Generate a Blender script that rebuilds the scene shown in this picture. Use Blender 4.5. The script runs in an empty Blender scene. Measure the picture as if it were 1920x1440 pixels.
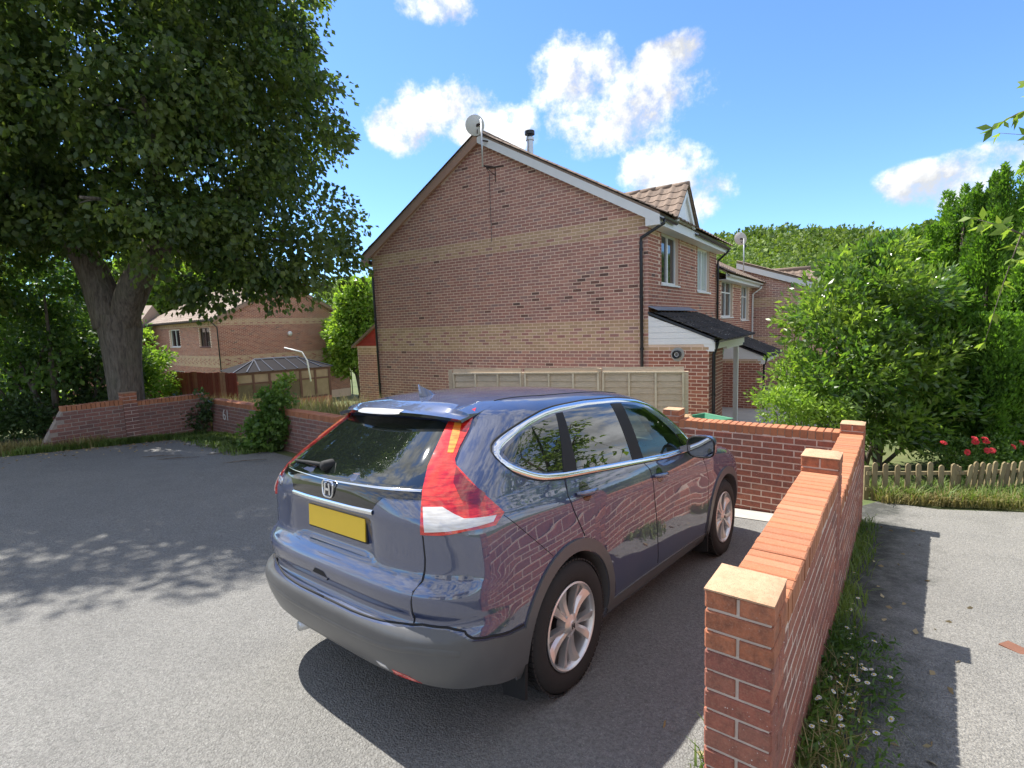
import bpy, bmesh, math, random
import numpy as np
from math import sin, cos, radians, pi, sqrt, hypot, atan2
from mathutils import Vector, Matrix
from mathutils.bvhtree import BVHTree
from mathutils.geometry import delaunay_2d_cdt

sc = bpy.context.scene
COL = sc.collection
rng = np.random.default_rng(7)
random.seed(7)

# ------------------------------------------------------------------ camera
FPX, PIT, ROLL, CAMH = 966.5, radians(6.46), radians(2.03), 1.797
_fw = Vector((0, cos(PIT), -sin(PIT))); _r0 = Vector((1, 0, 0)); _u0 = _r0.cross(_fw)
_r = cos(ROLL) * _r0 - sin(ROLL) * _u0
_u = sin(ROLL) * _r0 + cos(ROLL) * _u0
cam = bpy.data.cameras.new('camera'); camo = bpy.data.objects.new('camera', cam); COL.objects.link(camo)
cam.sensor_fit = 'HORIZONTAL'; cam.sensor_width = 36.0; cam.lens = FPX / 1920 * 36
cam.clip_start = 0.05; cam.clip_end = 3000
m = Matrix.Identity(4)
for i in range(3):
    m[i][0] = _r[i]; m[i][1] = _u[i]; m[i][2] = -_fw[i]
m[2][3] = CAMH
camo.matrix_world = m
sc.camera = camo

# ------------------------------------------------------------------ sky, sun, exposure
WY = radians(37.353)                       # heading of the brick wall on the right
WD = Vector((sin(WY), cos(WY), 0)); WR = Vector((cos(WY), -sin(WY), 0))
SUN_EL = radians(58.5)
SUN_H = (-WR * cos(radians(3)) + WD * sin(radians(3))).normalized()    # sun stands nearly square to that wall, over the car
SUN = Vector((SUN_H.x * cos(SUN_EL), SUN_H.y * cos(SUN_EL), sin(SUN_EL)))
sun = bpy.data.lights.new('sun', 'SUN'); suno = bpy.data.objects.new('sun', sun); COL.objects.link(suno)
sun.energy = 2.1; sun.angle = radians(0.53); sun.color = (1.0, 0.955, 0.88)
suno.rotation_euler = SUN.to_track_quat('Z', 'Y').to_euler()
suno.location = (0, 0, 30)
sc.view_settings.view_transform = 'Standard'
sc.view_settings.look = 'None'
sc.view_settings.exposure = 2.15
sc.view_settings.gamma = 1.0
sc.view_settings.use_curve_mapping = False

def pix_dir(px, py):
    return (_fw + _r * ((px - 960) / FPX) - _u * ((py - 720) / FPX)).normalized()

CLOUDS = [  # (px, py, half-width px, half-height px, tilt)
    (825, 8, 88, 36, 0), (755, 245, 66, 44, 0), (865, 215, 110, 62, -.1), (950, 240, 62, 48, .1),
    (1085, 150, 115, 68, -.35), (1250, 115, 82, 36, .1), (1190, 205, 165, 72, .05), (1245, 310, 90, 62, 0),
    (1300, 375, 82, 52, .1), (1765, 350, 90, 44, -.3), (1865, 305, 70, 36, -.3)]

def build_world():
    w = bpy.data.worlds.new('World'); sc.world = w; w.use_nodes = True
    nt = w.node_tree; N = nt.nodes; L = nt.links; N.clear()
    out = N.new('ShaderNodeOutputWorld'); bg = N.new('ShaderNodeBackground')
    sky = N.new('ShaderNodeTexSky'); sky.sky_type = 'NISHITA'; sky.sun_disc = False
    sky.sun_elevation = SUN_EL; sky.sun_rotation = atan2(SUN.x, SUN.y)
    sky.altitude = 60; sky.air_density = 1.0; sky.dust_density = 0.1; sky.ozone_density = 5.0
    bg.inputs['Strength'].default_value = 0.061
    L.new(bg.outputs[0], out.inputs['Surface'])
    tc = N.new('ShaderNodeTexCoord')
    def math_(op, a, b=None, clamp=False):
        n = N.new('ShaderNodeMath'); n.operation = op; n.use_clamp = clamp
        for i, v in enumerate((a, b)):
            if v is None: continue
            if isinstance(v, (int, float)): n.inputs[i].default_value = v
            else: L.new(v, n.inputs[i])
        return n.outputs[0]
    # fleecy noise in direction space
    def noise(scale, detail, rough, off=0.0, vec=None):
        mp = N.new('ShaderNodeVectorMath'); mp.operation = 'ADD'; mp.inputs[1].default_value = tuple(vec) if vec is not None else (off, off * .7, off * 1.3)
        L.new(tc.outputs['Generated'], mp.inputs[0])
        n = N.new('ShaderNodeTexNoise'); n.inputs['Scale'].default_value = scale; n.inputs['Detail'].default_value = detail
        n.inputs['Roughness'].default_value = rough
        L.new(mp.outputs[0], n.inputs['Vector']); return n.outputs['Fac']
    n1 = noise(8.5, 8, 0.66)
    field = None
    for px, py, a, b, t in CLOUDS:
        d = pix_dir(px, py)
        rx = (_r * cos(t) + _u * sin(t)).normalized(); uy = (_u * cos(t) - _r * sin(t)).normalized()
        depth = d.dot(_fw)
        sa, sb = a / FPX * depth, b / FPX * depth
        def dotn(v):
            n = N.new('ShaderNodeVectorMath'); n.operation = 'DOT_PRODUCT'
            L.new(tc.outputs['Generated'], n.inputs[0]); n.inputs[1].default_value = v; return n.outputs['Value']
        x = math_('DIVIDE', math_('SUBTRACT', dotn(rx), d.dot(rx)), sa)
        y = math_('DIVIDE', math_('SUBTRACT', dotn(uy), d.dot(uy)), sb)
        r2 = math_('ADD', math_('MULTIPLY', x, x), math_('MULTIPLY', y, y))
        front = math_('GREATER_THAN', dotn(d), 0.0)
        e = math_('MULTIPLY', math_('SUBTRACT', 1.35, r2, True), front)
        field = e if field is None else math_('MAXIMUM', field, e)
    # fair-weather clouds outside the view, cover thickened there to add neutral fill light
    n3 = noise(3.1, 1, 0.5, 9.4)
    gen = math_('MULTIPLY', math_('SUBTRACT', n3, 0.30, True), 7.0, True)
    dn = N.new('ShaderNodeVectorMath'); dn.operation = 'DOT_PRODUCT'; L.new(tc.outputs['Generated'], dn.inputs[0]); dn.inputs[1].default_value = _fw
    away = math_('SUBTRACT', 1.0, math_('MULTIPLY', math_('SUBTRACT', dn.outputs['Value'], 0.45, True), 8.0, True))
    field = math_('MAXIMUM', field, math_('MULTIPLY', gen, away))
    nm = n1
    nsh = noise(8.5, 5, 0.6, 0.0, SUN * .035)
    dens = math_('ADD', math_('MULTIPLY', field, 0.60), math_('MULTIPLY', math_('SUBTRACT', nm, 0.5), 2.7))
    mask = N.new('ShaderNodeMapRange'); mask.interpolation_type = 'SMOOTHSTEP'
    mask.inputs['From Min'].default_value = 0.20; mask.inputs['From Max'].default_value = 0.78
    L.new(dens, mask.inputs['Value'])
    has = math_('MULTIPLY', field, 4.0, True)
    fac = math_('MULTIPLY', mask.outputs[0], has)
    shade = N.new('ShaderNodeMapRange'); shade.inputs['From Min'].default_value = -0.10; shade.inputs['From Max'].default_value = 0.12
    shade.inputs['To Min'].default_value = 3.0; shade.inputs['To Max'].default_value = 5.3
    L.new(math_('SUBTRACT', n1, nsh), shade.inputs['Value'])
    sm = N.new('ShaderNodeVectorMath'); sm.operation = 'SCALE'; sm.inputs[0].default_value = (0.955, 0.975, 1.0)
    L.new(shade.outputs[0], sm.inputs['Scale'])
    mix = N.new('ShaderNodeMix'); mix.data_type = 'RGBA'
    tint = N.new('ShaderNodeMix'); tint.data_type = 'RGBA'; tint.blend_type = 'MULTIPLY'; tint.inputs['Factor'].default_value = 1.0
    L.new(sky.outputs[0], tint.inputs['A']); tint.inputs['B'].default_value = (.66, .80, 1.0, 1)
    L.new(fac, mix.inputs['Factor']); L.new(tint.outputs['Result'], mix.inputs['A']); L.new(sm.outputs[0], mix.inputs['B'])
    L.new(mix.outputs['Result'], bg.inputs['Color'])
build_world()

# ------------------------------------------------------------------ helpers
class MB:
    """collects polygons; build() links them as one mesh object"""
    def __init__(s): s.v = []; s.f = []; s.mi = []
    def add(s, vs, fs, mi=0):
        o = len(s.v); s.v += [tuple(p) for p in vs]
        for f in fs: s.f.append(tuple(i + o for i in f)); s.mi.append(mi)
        return s
    def box(s, a, b, mi=0):
        (x0, y0, z0), (x1, y1, z1) = a, b
        if x0 > x1: x0, x1 = x1, x0
        if y0 > y1: y0, y1 = y1, y0
        if z0 > z1: z0, z1 = z1, z0
        v = [(x, y, z) for z in (z0, z1) for y in (y0, y1) for x in (x0, x1)]
        return s.add(v, [(0, 2, 3, 1), (4, 5, 7, 6), (0, 1, 5, 4), (2, 6, 7, 3), (0, 4, 6, 2), (1, 3, 7, 5)], mi)
    def bar(s, p, q, w, h=None, up=(0, 0, 1), mi=0):
        p, q = Vector(p), Vector(q); d = (q - p).normalized(); up = Vector(up)
        if abs(d.dot(up)) > .98: up = Vector((1, 0, 0))
        a = d.cross(up).normalized() * (w / 2); b = a.cross(d).normalized() * ((h or w) / 2)
        v = [c + i * a + j * b for c in (p, q) for j in (-1, 1) for i in (-1, 1)]
        return s.add(v, [(0, 1, 3, 2), (4, 6, 7, 5), (0, 4, 5, 1), (2, 3, 7, 6), (0, 2, 6, 4), (1, 5, 7, 3)], mi)
    def tube(s, pts, rad, n=10, mi=0, cap=True):
        pts = [Vector(p) for p in pts]; R = rad if isinstance(rad, (list, tuple)) else [rad] * len(pts)
        base = len(s.v); a = None
        for i, p in enumerate(pts):
            d = ((pts[i + 1] if i + 1 < len(pts) else p) - (pts[i - 1] if i else p)).normalized()
            if a is None:
                a = d.orthogonal().normalized()
            a = (a - d * a.dot(d)).normalized(); b = d.cross(a)
            for k in range(n):
                t = 2 * pi * k / n; s.v.append(tuple(p + (a * cos(t) + b * sin(t)) * R[i]))
        for i in range(len(pts) - 1):
            for k in range(n):
                k2 = (k + 1) % n
                s.f.append((base + i * n + k, base + i * n + k2, base + (i + 1) * n + k2, base + (i + 1) * n + k)); s.mi.append(mi)
        if cap:
            s.f.append(tuple(base + k for k in range(n))[::-1]); s.mi.append(mi)
            e = base + (len(pts) - 1) * n
            s.f.append(tuple(e + k for k in range(n))); s.mi.append(mi)
        return s
    def lathe(s, prof, n=24, o=(0, 0, 0), axis='z', mi=0, closed=False):
        base = len(s.v); o = Vector(o)
        for (r, h) in prof:
            for k in range(n):
                t = 2 * pi * k / n
                p = (r * cos(t), r * sin(t), h)
                if axis == 'y': p = (r * cos(t), h, -r * sin(t))
                if axis == 'x': p = (h, r * cos(t), r * sin(t))
                s.v.append(tuple(o + Vector(p)))
        m_ = len(prof)
        for i in range(m_ - 1 + (1 if closed else 0)):
            j = (i + 1) % m_
            for k in range(n):
                k2 = (k + 1) % n
                s.f.append((base + i * n + k, base + i * n + k2, base + j * n + k2, base + j * n + k)); s.mi.append(mi)
        return s
    def prism(s, poly, ext, mi=0):
        """poly: list of 3D points (planar), ext: vector"""
        n = len(poly); e = Vector(ext); P = [Vector(p) for p in poly]
        nn = Vector((0, 0, 0))
        for i in range(n): nn += (P[i] - P[0]).cross(P[(i + 1) % n] - P[0])
        if nn.dot(e) > 0: P = P[::-1]
        v = P + [p + e for p in P]
        return s.add(v, [tuple(range(n)), tuple(range(2 * n - 1, n - 1, -1))] + [(i, i + n, (i + 1) % n + n, (i + 1) % n) for i in range(n)], mi)
    def mesh(s, name, mats, smooth=False, angle=None):
        me = bpy.data.meshes.new(name); me.from_pydata(s.v, [], s.f)
        for mm in (mats if isinstance(mats, (list, tuple)) else [mats]): me.materials.append(mm)
        if any(s.mi): me.polygons.foreach_set('material_index', s.mi)
        if smooth or angle: me.polygons.foreach_set('use_smooth', [True] * len(me.polygons))
        me.update()
        if angle: me.set_sharp_from_angle(angle=radians(angle))
        return me
    def build(s, name, mats, parent=None, smooth=False, angle=None, fix=False):
        me = s.mesh(name, mats, smooth, angle)
        if fix:
            bm = bmesh.new(); bm.from_mesh(me); bmesh.ops.recalc_face_normals(bm, faces=bm.faces); bm.to_mesh(me); bm.free()
        return link(name, me, parent)

def link(name, data, parent=None):
    o = bpy.data.objects.new(name, data); COL.objects.link(o)
    if parent is not None: o.parent = parent
    return o

def tag(o, label, cat, group=None):
    o['label'] = label; o['category'] = cat; o['kind'] = 'thing'
    if group: o['group'] = group
    return o

def thing(name, label, cat, loc=(0, 0, 0), rz=0.0, group=None):
    o = bpy.data.objects.new(name, None); COL.objects.link(o)
    o.empty_display_size = .2; o.location = loc; o.rotation_euler = (0, 0, rz)
    return tag(o, label, cat, group)

def structure(o): o['kind'] = 'structure'; return o
def stuff(o): o['kind'] = 'stuff'; return o

def np_mesh(name, V, F, mat, smooth=False):
    """V (n,3) float, F (m,k) int -> mesh, fast"""
    V = np.asarray(V, np.float32); F = np.asarray(F, np.int32); k = F.shape[1]
    me = bpy.data.meshes.new(name)
    me.vertices.add(len(V)); me.vertices.foreach_set('co', V.ravel())
    me.loops.add(F.size); me.loops.foreach_set('vertex_index', F.ravel())
    me.polygons.add(len(F)); me.polygons.foreach_set('loop_start', np.arange(0, F.size, k, dtype=np.int32))
    try: me.polygons.foreach_set('loop_total', np.full(len(F), k, np.int32))
    except Exception: pass
    if smooth: me.polygons.foreach_set('use_smooth', np.ones(len(F), bool))
    me.materials.append(mat); me.update(calc_edges=True); me.validate()
    return me

def pchip(xs, ys):
    xs = np.array(xs, float); ys = np.array(ys, float); h = np.diff(xs); d = np.diff(ys) / h
    mm = np.zeros_like(xs)
    for i in range(1, len(xs) - 1):
        if d[i - 1] * d[i] > 0:
            w1 = 2 * h[i] + h[i - 1]; w2 = h[i] + 2 * h[i - 1]
            mm[i] = (w1 + w2) / (w1 / d[i - 1] + w2 / d[i])
    mm[0] = d[0]; mm[-1] = d[-1]
    def f(x):
        x = min(max(x, xs[0]), xs[-1]); i = int(min(max(np.searchsorted(xs, x) - 1, 0), len(h) - 1))
        t = (x - xs[i]) / h[i]
        return float((2*t**3 - 3*t*t + 1) * ys[i] + (t**3 - 2*t*t + t) * h[i] * mm[i] + (-2*t**3 + 3*t*t) * ys[i+1] + (t**3 - t*t) * h[i] * mm[i+1])
    return f

def sstep(x, a, b):
    t = min(max((x - a) / (b - a), 0.0), 1.0); return t * t * (3 - 2 * t)
# ------------------------------------------------------------------ materials
MATS = {}
class NT:
    def __init__(s, name):
        m_ = bpy.data.materials.new(name); m_.use_nodes = True; s.m = m_
        s.t = m_.node_tree; s.N = s.t.nodes; s.L = s.t.links
        s.b = s.N['Principled BSDF']; s.out = s.N['Material Output']
        MATS[name] = m_
    def n(s, typ, **kw):
        nd = s.N.new(typ)
        for k, v in kw.items(): setattr(nd, k, v)
        return nd
    def set(s, sock, v):
        if hasattr(v, 'is_linked') or hasattr(v, 'links'): s.L.new(v, sock)
        else: sock.default_value = v
    def math(s, op, a, b=0.0, clamp=False):
        nd = s.n('ShaderNodeMath', operation=op, use_clamp=clamp); s.set(nd.inputs[0], a); s.set(nd.inputs[1], b); return nd.outputs[0]
    def coord(s, kind='Object'): return s.n('ShaderNodeTexCoord').outputs[kind]
    def pos(s): return s.n('ShaderNodeNewGeometry').outputs['Position']
    def noise(s, vec, scale, detail=4, rough=.55, dist=0.0):
        nd = s.n('ShaderNodeTexNoise'); s.set(nd.inputs['Vector'], vec); nd.inputs['Scale'].default_value = scale
        nd.inputs['Detail'].default_value = detail; nd.inputs['Roughness'].default_value = rough; nd.inputs['Distortion'].default_value = dist
        return nd.outputs['Fac']
    def vor(s, vec, scale, feature='F1', out='Distance', rnd=1.0):
        nd = s.n('ShaderNodeTexVoronoi', feature=feature); s.set(nd.inputs['Vector'], vec); nd.inputs['Scale'].default_value = scale
        nd.inputs['Randomness'].default_value = rnd
        return nd.outputs[out]
    def n_distort(s, vec):
        nd = s.n('ShaderNodeTexNoise'); s.set(nd.inputs['Vector'], vec); nd.inputs['Scale'].default_value = 1.6; nd.inputs['Detail'].default_value = 4
        m1 = s.n('ShaderNodeVectorMath', operation='SCALE'); m1.inputs['Scale'].default_value = .55; s.L.new(nd.outputs['Color'], m1.inputs[0])
        m2 = s.n('ShaderNodeVectorMath', operation='ADD'); s.set(m2.inputs[0], vec); s.L.new(m1.outputs[0], m2.inputs[1]); return m2.outputs[0]
    def ramp(s, fac, stops, interp='LINEAR'):
        nd = s.n('ShaderNodeValToRGB'); cr = nd.color_ramp; cr.interpolation = interp
        while len(cr.elements) < len(stops): cr.elements.new(.5)
        for e, (p, c) in zip(cr.elements, stops):
            e.position = p; e.color = (c[0], c[1], c[2], 1) if not isinstance(c, (int, float)) else (c, c, c, 1)
        s.set(nd.inputs['Fac'], fac); return nd.outputs['Color']
    def mix(s, fac, a, b, blend='MIX'):
        nd = s.n('ShaderNodeMix', data_type='RGBA', blend_type=blend)
        s.set(nd.inputs['Factor'], fac)
        for k, v in (('A', a), ('B', b)):
            if isinstance(v, tuple): nd.inputs[k].default_value = (v[0], v[1], v[2], 1)
            elif isinstance(v, (int, float)): nd.inputs[k].default_value = (v, v, v, 1)
            else: s.L.new(v, nd.inputs[k])
        return nd.outputs['Result']
    def remap(s, v, a, b, c=0.0, d=1.0):
        nd = s.n('ShaderNodeMapRange'); s.set(nd.inputs['Value'], v)
        nd.inputs['From Min'].default_value = a; nd.inputs['From Max'].default_value = b
        nd.inputs['To Min'].default_value = c; nd.inputs['To Max'].default_value = d
        return nd.outputs[0]
    def rnd(s):
        """one random number per piece, whether it is its own object or an island of a joined mesh"""
        o = s.n('ShaderNodeObjectInfo').outputs['Random']; g = s.n('ShaderNodeNewGeometry').outputs['Random Per Island']
        return s.math('FRACT', s.math('ADD', s.math('MULTIPLY', o, 7.31), s.math('MULTIPLY', g, 5.17)))
    def fin(s, color=None, rough=None, bump=None, bs=.3, bd=.01, **kw):
        if color is not None:
            if isinstance(color, tuple): s.b.inputs['Base Color'].default_value = (*color[:3], 1)
            else: s.L.new(color, s.b.inputs['Base Color'])
        if rough is not None: s.set(s.b.inputs['Roughness'], rough)
        if bump is not None:
            nd = s.n('ShaderNodeBump'); nd.inputs['Strength'].default_value = bs; nd.inputs['Distance'].default_value = bd
            s.L.new(bump, nd.inputs['Height']); s.L.new(nd.outputs[0], s.b.inputs['Normal'])
        for k, v in kw.items(): s.set(s.b.inputs[k.replace('_', ' ')], v)
        return s.m

def plain(name, col, rough=.5, metal=0.0, var=.0, scale=20, bump=0.0, **kw):
    t = NT(name); c = col
    if var:
        f = t.noise(t.pos(), scale, 5, .6)
        c = t.mix(f, tuple(x * (1 - var) for x in col), tuple(min(1, x * (1 + var)) for x in col))
    if bump:
        return t.fin(c, rough, t.noise(t.pos(), scale * 4, 4, .6), bump, .004, Metallic=metal, **kw)
    return t.fin(c, rough, Metallic=metal, **kw)

def brick_mat(name, stops, speck=.25, lichen=0.0, rough=.85, dark=.35):
    t = NT(name); r = t.rnd(); p = t.pos()
    c = t.ramp(r, stops)
    n1 = t.noise(p, 26, 6, .65); n2 = t.noise(p, 160, 3, .6); n3 = t.noise(p, 2.2, 4, .6)
    c = t.mix(t.remap(n1, .35, .75, 0, speck), c, (.03, .022, .02))
    c = t.mix(t.remap(n2, .45, .7, 0, .22), c, (.55, .33, .22))
    c = t.mix(t.remap(n3, .45, .75, 0, dark * .6), c, (.12, .085, .07))
    if lichen:
        v = t.vor(p, 60); l = t.math('MULTIPLY', t.remap(v, .16, .10), t.remap(t.noise(p, 9, 3), .5, .62), True)
        c = t.mix(t.math('MULTIPLY', l, lichen, True), c, (.62, .60, .56))
    b = t.math('ADD', t.math('MULTIPLY', n1, .6), t.math('MULTIPLY', n2, .5))
    return t.fin(c, rough, b, .55, .004)

BR_HOUSE = brick_mat('brick_house_red', [(0, (0.367, 0.172, 0.137)), (.3, (0.446, 0.206, 0.161)), (.6, (0.333, 0.172, 0.149)), (.8, (0.525, 0.263, 0.196)), (1, (0.289, 0.175, 0.161))], .16, dark=.25)
BR_HOUSE_R = brick_mat('brick_house_bright', [(0, (0.320, 0.099, 0.067)), (.35, (0.416, 0.141, 0.088)), (.7, (0.272, 0.096, 0.072)), (1, (0.480, 0.184, 0.112))], .2, dark=.2)
BR_BUFF = brick_mat('brick_buff', [(0, (0.468, 0.305, 0.176)), (.4, (0.546, 0.364, 0.215)), (.7, (0.429, 0.280, 0.169)), (1, (0.585, 0.403, 0.247))], .12, dark=.2)
BR_DARK = brick_mat('brick_burnt', [(0, (0.095, 0.053, 0.048)), (.5, (0.142, 0.068, 0.057)), (1, (0.190, 0.085, 0.067))], .2)
BR_WALL = brick_mat('brick_garden_wall', [(0, (0.300, 0.087, 0.060)), (.3, (0.383, 0.120, 0.075)), (.55, (0.255, 0.083, 0.063)), (.8, (0.450, 0.158, 0.093)), (1, (0.217, 0.090, 0.075))], .55, lichen=1.0)
BR_COPE = brick_mat('brick_coping', [(0, (0.391, 0.140, 0.061)), (.4, (0.442, 0.170, 0.076)), (.75, (0.357, 0.128, 0.060)), (1, (0.476, 0.200, 0.102))], .15, dark=.15)
BR_OLD = brick_mat('brick_old_wall', [(0, (0.232, 0.098, 0.083)), (.4, (0.300, 0.128, 0.102)), (.7, (0.180, 0.093, 0.084)), (1, (0.352, 0.158, 0.120))], .55, lichen=.35)
BR_PIL = brick_mat('brick_pillar_orange', [(0, (.42, .135, .062)), (.5, (.48, .165, .078)), (1, (.38, .125, .06))], .7, lichen=.2)
MORTAR = plain('mortar', (.74, .56, .44), .95, var=.18, scale=30, bump=.4)
MORTAR_P = plain('mortar_grey', (.56, .47, .40), .95, var=.2, scale=30, bump=.5)
MORTAR_OLD = plain('mortar_old', (.30, .245, .205), .95, var=.35, scale=18, bump=.6)
MORTAR_W = plain('mortar_garden_wall', (.60, .46, .38), .95, var=.3, scale=14, bump=.5)
MORTAR_DK = plain('coping_mortar', (.26, .19, .14), .95, var=.3, scale=30, bump=.4)
def _cap():
    t = NT('pillar_cap'); p = t.pos(); n1 = t.noise(p, 40, 5, .6); v = t.vor(p, 190)
    c = t.mix(n1, (.40, .235, .135), (.55, .36, .225)); c = t.mix(t.remap(v, .30, .12, 0, .9), c, (.10, .07, .05)); c = t.mix(t.remap(t.noise(p, 12, 5, .7), .5, .7, 0, .5), c, (.28, .15, .08))
    return t.fin(c, .9, n1, .5, .004)
CAP = _cap()

def _asphalt(name, lo, hi, patch, speck=.5, moss_shade=False):
    t = NT(name); p = t.pos()
    big = t.noise(p, .35, 5, .6); mid = t.noise(p, 2.2, 6, .7); fine = t.noise(p, 55, 5, .7); v = t.vor(p, 95); v2 = t.vor(p, 230)
    c = t.mix(t.remap(big, .3, .7), lo, hi)
    c = t.mix(t.remap(mid, .46, .70, 0, .6), c, patch)
    st = t.noise(p, .9, 6, .75, 1.5); c = t.mix(t.remap(st, .60, .72, 0, .35), c, tuple(x * .55 for x in lo))
    c = t.mix(t.remap(fine, .40, .66, 0, .75), c, tuple(x * .42 for x in lo))
    sp = t.math('MULTIPLY', t.remap(v, .30, .12), t.remap(t.noise(p, 20, 3), .42, .58), True)
    c = t.mix(t.math('MULTIPLY', sp, speck, True), c, (.62, .61, .57))
    c = t.mix(t.remap(v2, .40, .70, 0, .45), c, tuple(x * .3 for x in lo))
    if moss_shade:      # mossy old tarmac along the wall foot, painted darker to deepen the wall's shadow
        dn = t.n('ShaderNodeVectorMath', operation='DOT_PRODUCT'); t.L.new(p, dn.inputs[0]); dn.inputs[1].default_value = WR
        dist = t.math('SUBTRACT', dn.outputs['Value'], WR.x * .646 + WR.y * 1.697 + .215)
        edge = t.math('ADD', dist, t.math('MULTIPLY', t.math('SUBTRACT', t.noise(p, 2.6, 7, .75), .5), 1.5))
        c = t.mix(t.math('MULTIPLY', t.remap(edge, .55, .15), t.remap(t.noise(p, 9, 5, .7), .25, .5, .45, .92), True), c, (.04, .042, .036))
    h = t.math('ADD', t.math('MULTIPLY', fine, .9), t.math('MULTIPLY', v, -.9))
    return t.fin(c, .9, h, 1.0, .008)
ASPHALT = _asphalt('asphalt_drive', (0.232, 0.228, 0.215), (0.292, 0.286, 0.267), (0.189, 0.185, 0.176))
ASPHALT2 = _asphalt('asphalt_path', (0.258, 0.249, 0.228), (0.318, 0.305, 0.275), (0.206, 0.200, 0.182), moss_shade=True)
def _moss():
    t = NT('mossy_tarmac'); p = t.pos(); n1 = t.noise(p, 7, 6, .7); n2 = t.noise(p, 60, 4, .7)
    c = t.mix(t.remap(n1, .38, .62), (.035, .036, .034), (.12, .118, .11)); c = t.mix(t.remap(n2, .5, .7, 0, .6), c, (.16, .16, .15)); c = t.mix(t.remap(t.noise(p, 3, 4), .55, .7, 0, .5), c, (.05, .06, .02))
    return t.fin(c, .95, n2, 1.0, .01)
MOSS = _moss()
PAVING = plain('concrete_paving', (.42, .40, .36), .9, var=.2, scale=5, bump=.4)
CONCRETE = plain('concrete_apron', (.40, .385, .35), .9, var=.25, scale=6, bump=.5)
def _soil():
    t = NT('ground_grass_soil'); p = t.pos(); n1 = t.noise(p, .6, 6, .65); n2 = t.noise(p, 9, 5, .65)
    c = t.mix(t.remap(n1, .35, .65), (.07, .105, .03), (.14, .155, .06)); c = t.mix(t.remap(n2, .5, .75, 0, .6), c, (.11, .082, .045))
    return t.fin(c, .95, n2, .8, .03)
SOIL = _soil()

def leaf_mat(name, stops, rough=.5, trans=.45, tcol=None, spec=.5, cl_scale=1.3):
    t = NT(name); r = t.rnd(); c = t.ramp(r, stops)
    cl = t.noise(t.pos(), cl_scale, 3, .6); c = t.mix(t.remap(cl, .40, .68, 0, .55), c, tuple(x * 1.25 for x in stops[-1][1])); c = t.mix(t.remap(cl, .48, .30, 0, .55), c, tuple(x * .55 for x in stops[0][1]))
    t.fin(c, rough, Specular_IOR_Level=spec)
    tr = t.n('ShaderNodeBsdfTranslucent')
    hs = t.mix(1.0, c, tcol or (1.25, 1.35, .55), 'MULTIPLY'); t.L.new(hs, tr.inputs['Color'])
    ms = t.n('ShaderNodeMixShader'); ms.inputs[0].default_value = trans
    t.L.new(t.b.outputs[0], ms.inputs[1]); t.L.new(tr.outputs[0], ms.inputs[2]); t.L.new(ms.outputs[0], t.out.inputs['Surface'])
    return t.m
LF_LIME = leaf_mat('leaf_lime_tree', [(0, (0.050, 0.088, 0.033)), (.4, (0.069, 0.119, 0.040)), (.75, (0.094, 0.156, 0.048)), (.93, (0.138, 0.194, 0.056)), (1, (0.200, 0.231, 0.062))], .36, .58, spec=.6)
LF_LAUREL = leaf_mat('leaf_laurel', [(0, (0.065, 0.138, 0.032)), (.4, (0.094, 0.189, 0.041)), (.8, (0.123, 0.239, 0.046)), (1, (0.275, 0.348, 0.072))], .26, .55, spec=.9)
LF_CONIF = leaf_mat('leaf_conifer', [(0, (0.072, 0.167, 0.026)), (.5, (0.113, 0.239, 0.032)), (1, (0.189, 0.319, 0.043))], .6, .5)
LF_SHRUB = leaf_mat('leaf_shrub', [(0, (0.058, 0.123, 0.029)), (.5, (0.087, 0.174, 0.038)), (1, (0.160, 0.246, 0.051))], .45, .4)
LF_BRIGHT = leaf_mat('leaf_bright', [(0, (0.116, 0.217, 0.036)), (.5, (0.174, 0.297, 0.046)), (1, (0.290, 0.392, 0.072))], .45, .5)
LF_DARK = leaf_mat('leaf_dark', [(0, (0.036, 0.072, 0.023)), (.6, (0.055, 0.101, 0.029)), (1, (0.085, 0.137, 0.039))], .45, .3)
LF_WOOD = leaf_mat('leaf_woodland', [(0, (.042, .085, .020)), (.35, (.075, .135, .026)), (.7, (.12, .19, .034)), (1, (.19, .25, .045))], .7, .3, cl_scale=.11)
LF_CHERRY = leaf_mat('leaf_cherry', [(0, (0.145, 0.246, 0.043)), (.6, (0.217, 0.319, 0.058)), (1, (0.319, 0.392, 0.087))], .35, .5)
GR_GREEN = leaf_mat('grass_green', [(0, (0.065, 0.124, 0.026)), (.5, (0.104, 0.182, 0.034)), (1, (0.195, 0.247, 0.065))], .6, .4)
GR_DRY = leaf_mat('grass_dry', [(0, (0.260, 0.202, 0.091)), (.5, (0.390, 0.305, 0.143)), (.85, (0.494, 0.403, 0.208)), (1, (0.169, 0.195, 0.052))], .7, .35, tcol=(1.1, 1.05, .7))
def _bark():
    t = NT('bark'); p = t.n('ShaderNodeMapping'); t.L.new(t.coord('Object'), p.inputs[0]); p.inputs['Scale'].default_value = (9, 9, 1.6)
    n1 = t.noise(p.outputs[0], 2.4, 7, .68, .5); n2 = t.noise(t.pos(), 1.4, 4)
    c = t.ramp(n1, [(.3, (.050, .040, .031)), (.52, (.165, .135, .105)), (.75, (.27, .23, .18))]); c = t.mix(t.remap(n2, .5, .7, 0, .35), c, (.12, .13, .08))
    return t.fin(c, .95, n1, 1.0, .04)
BARK = _bark()
WHITE = plain('upvc_white', (.80, .80, .79), .35, var=.04, scale=5)
WHITE_D = plain('painted_white_board', (.72, .72, .71), .45, var=.08, scale=4)
BLACKP = plain('black_plastic_pipe', (.016, .017, .022), .38)
LEAD = plain('lead_flashing', (.22, .26, .33), .5, .2, var=.2, scale=12)
TIMBER_BROWN = plain('brown_bargeboard', (.33, .20, .145), .6, var=.15, scale=8)
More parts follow.
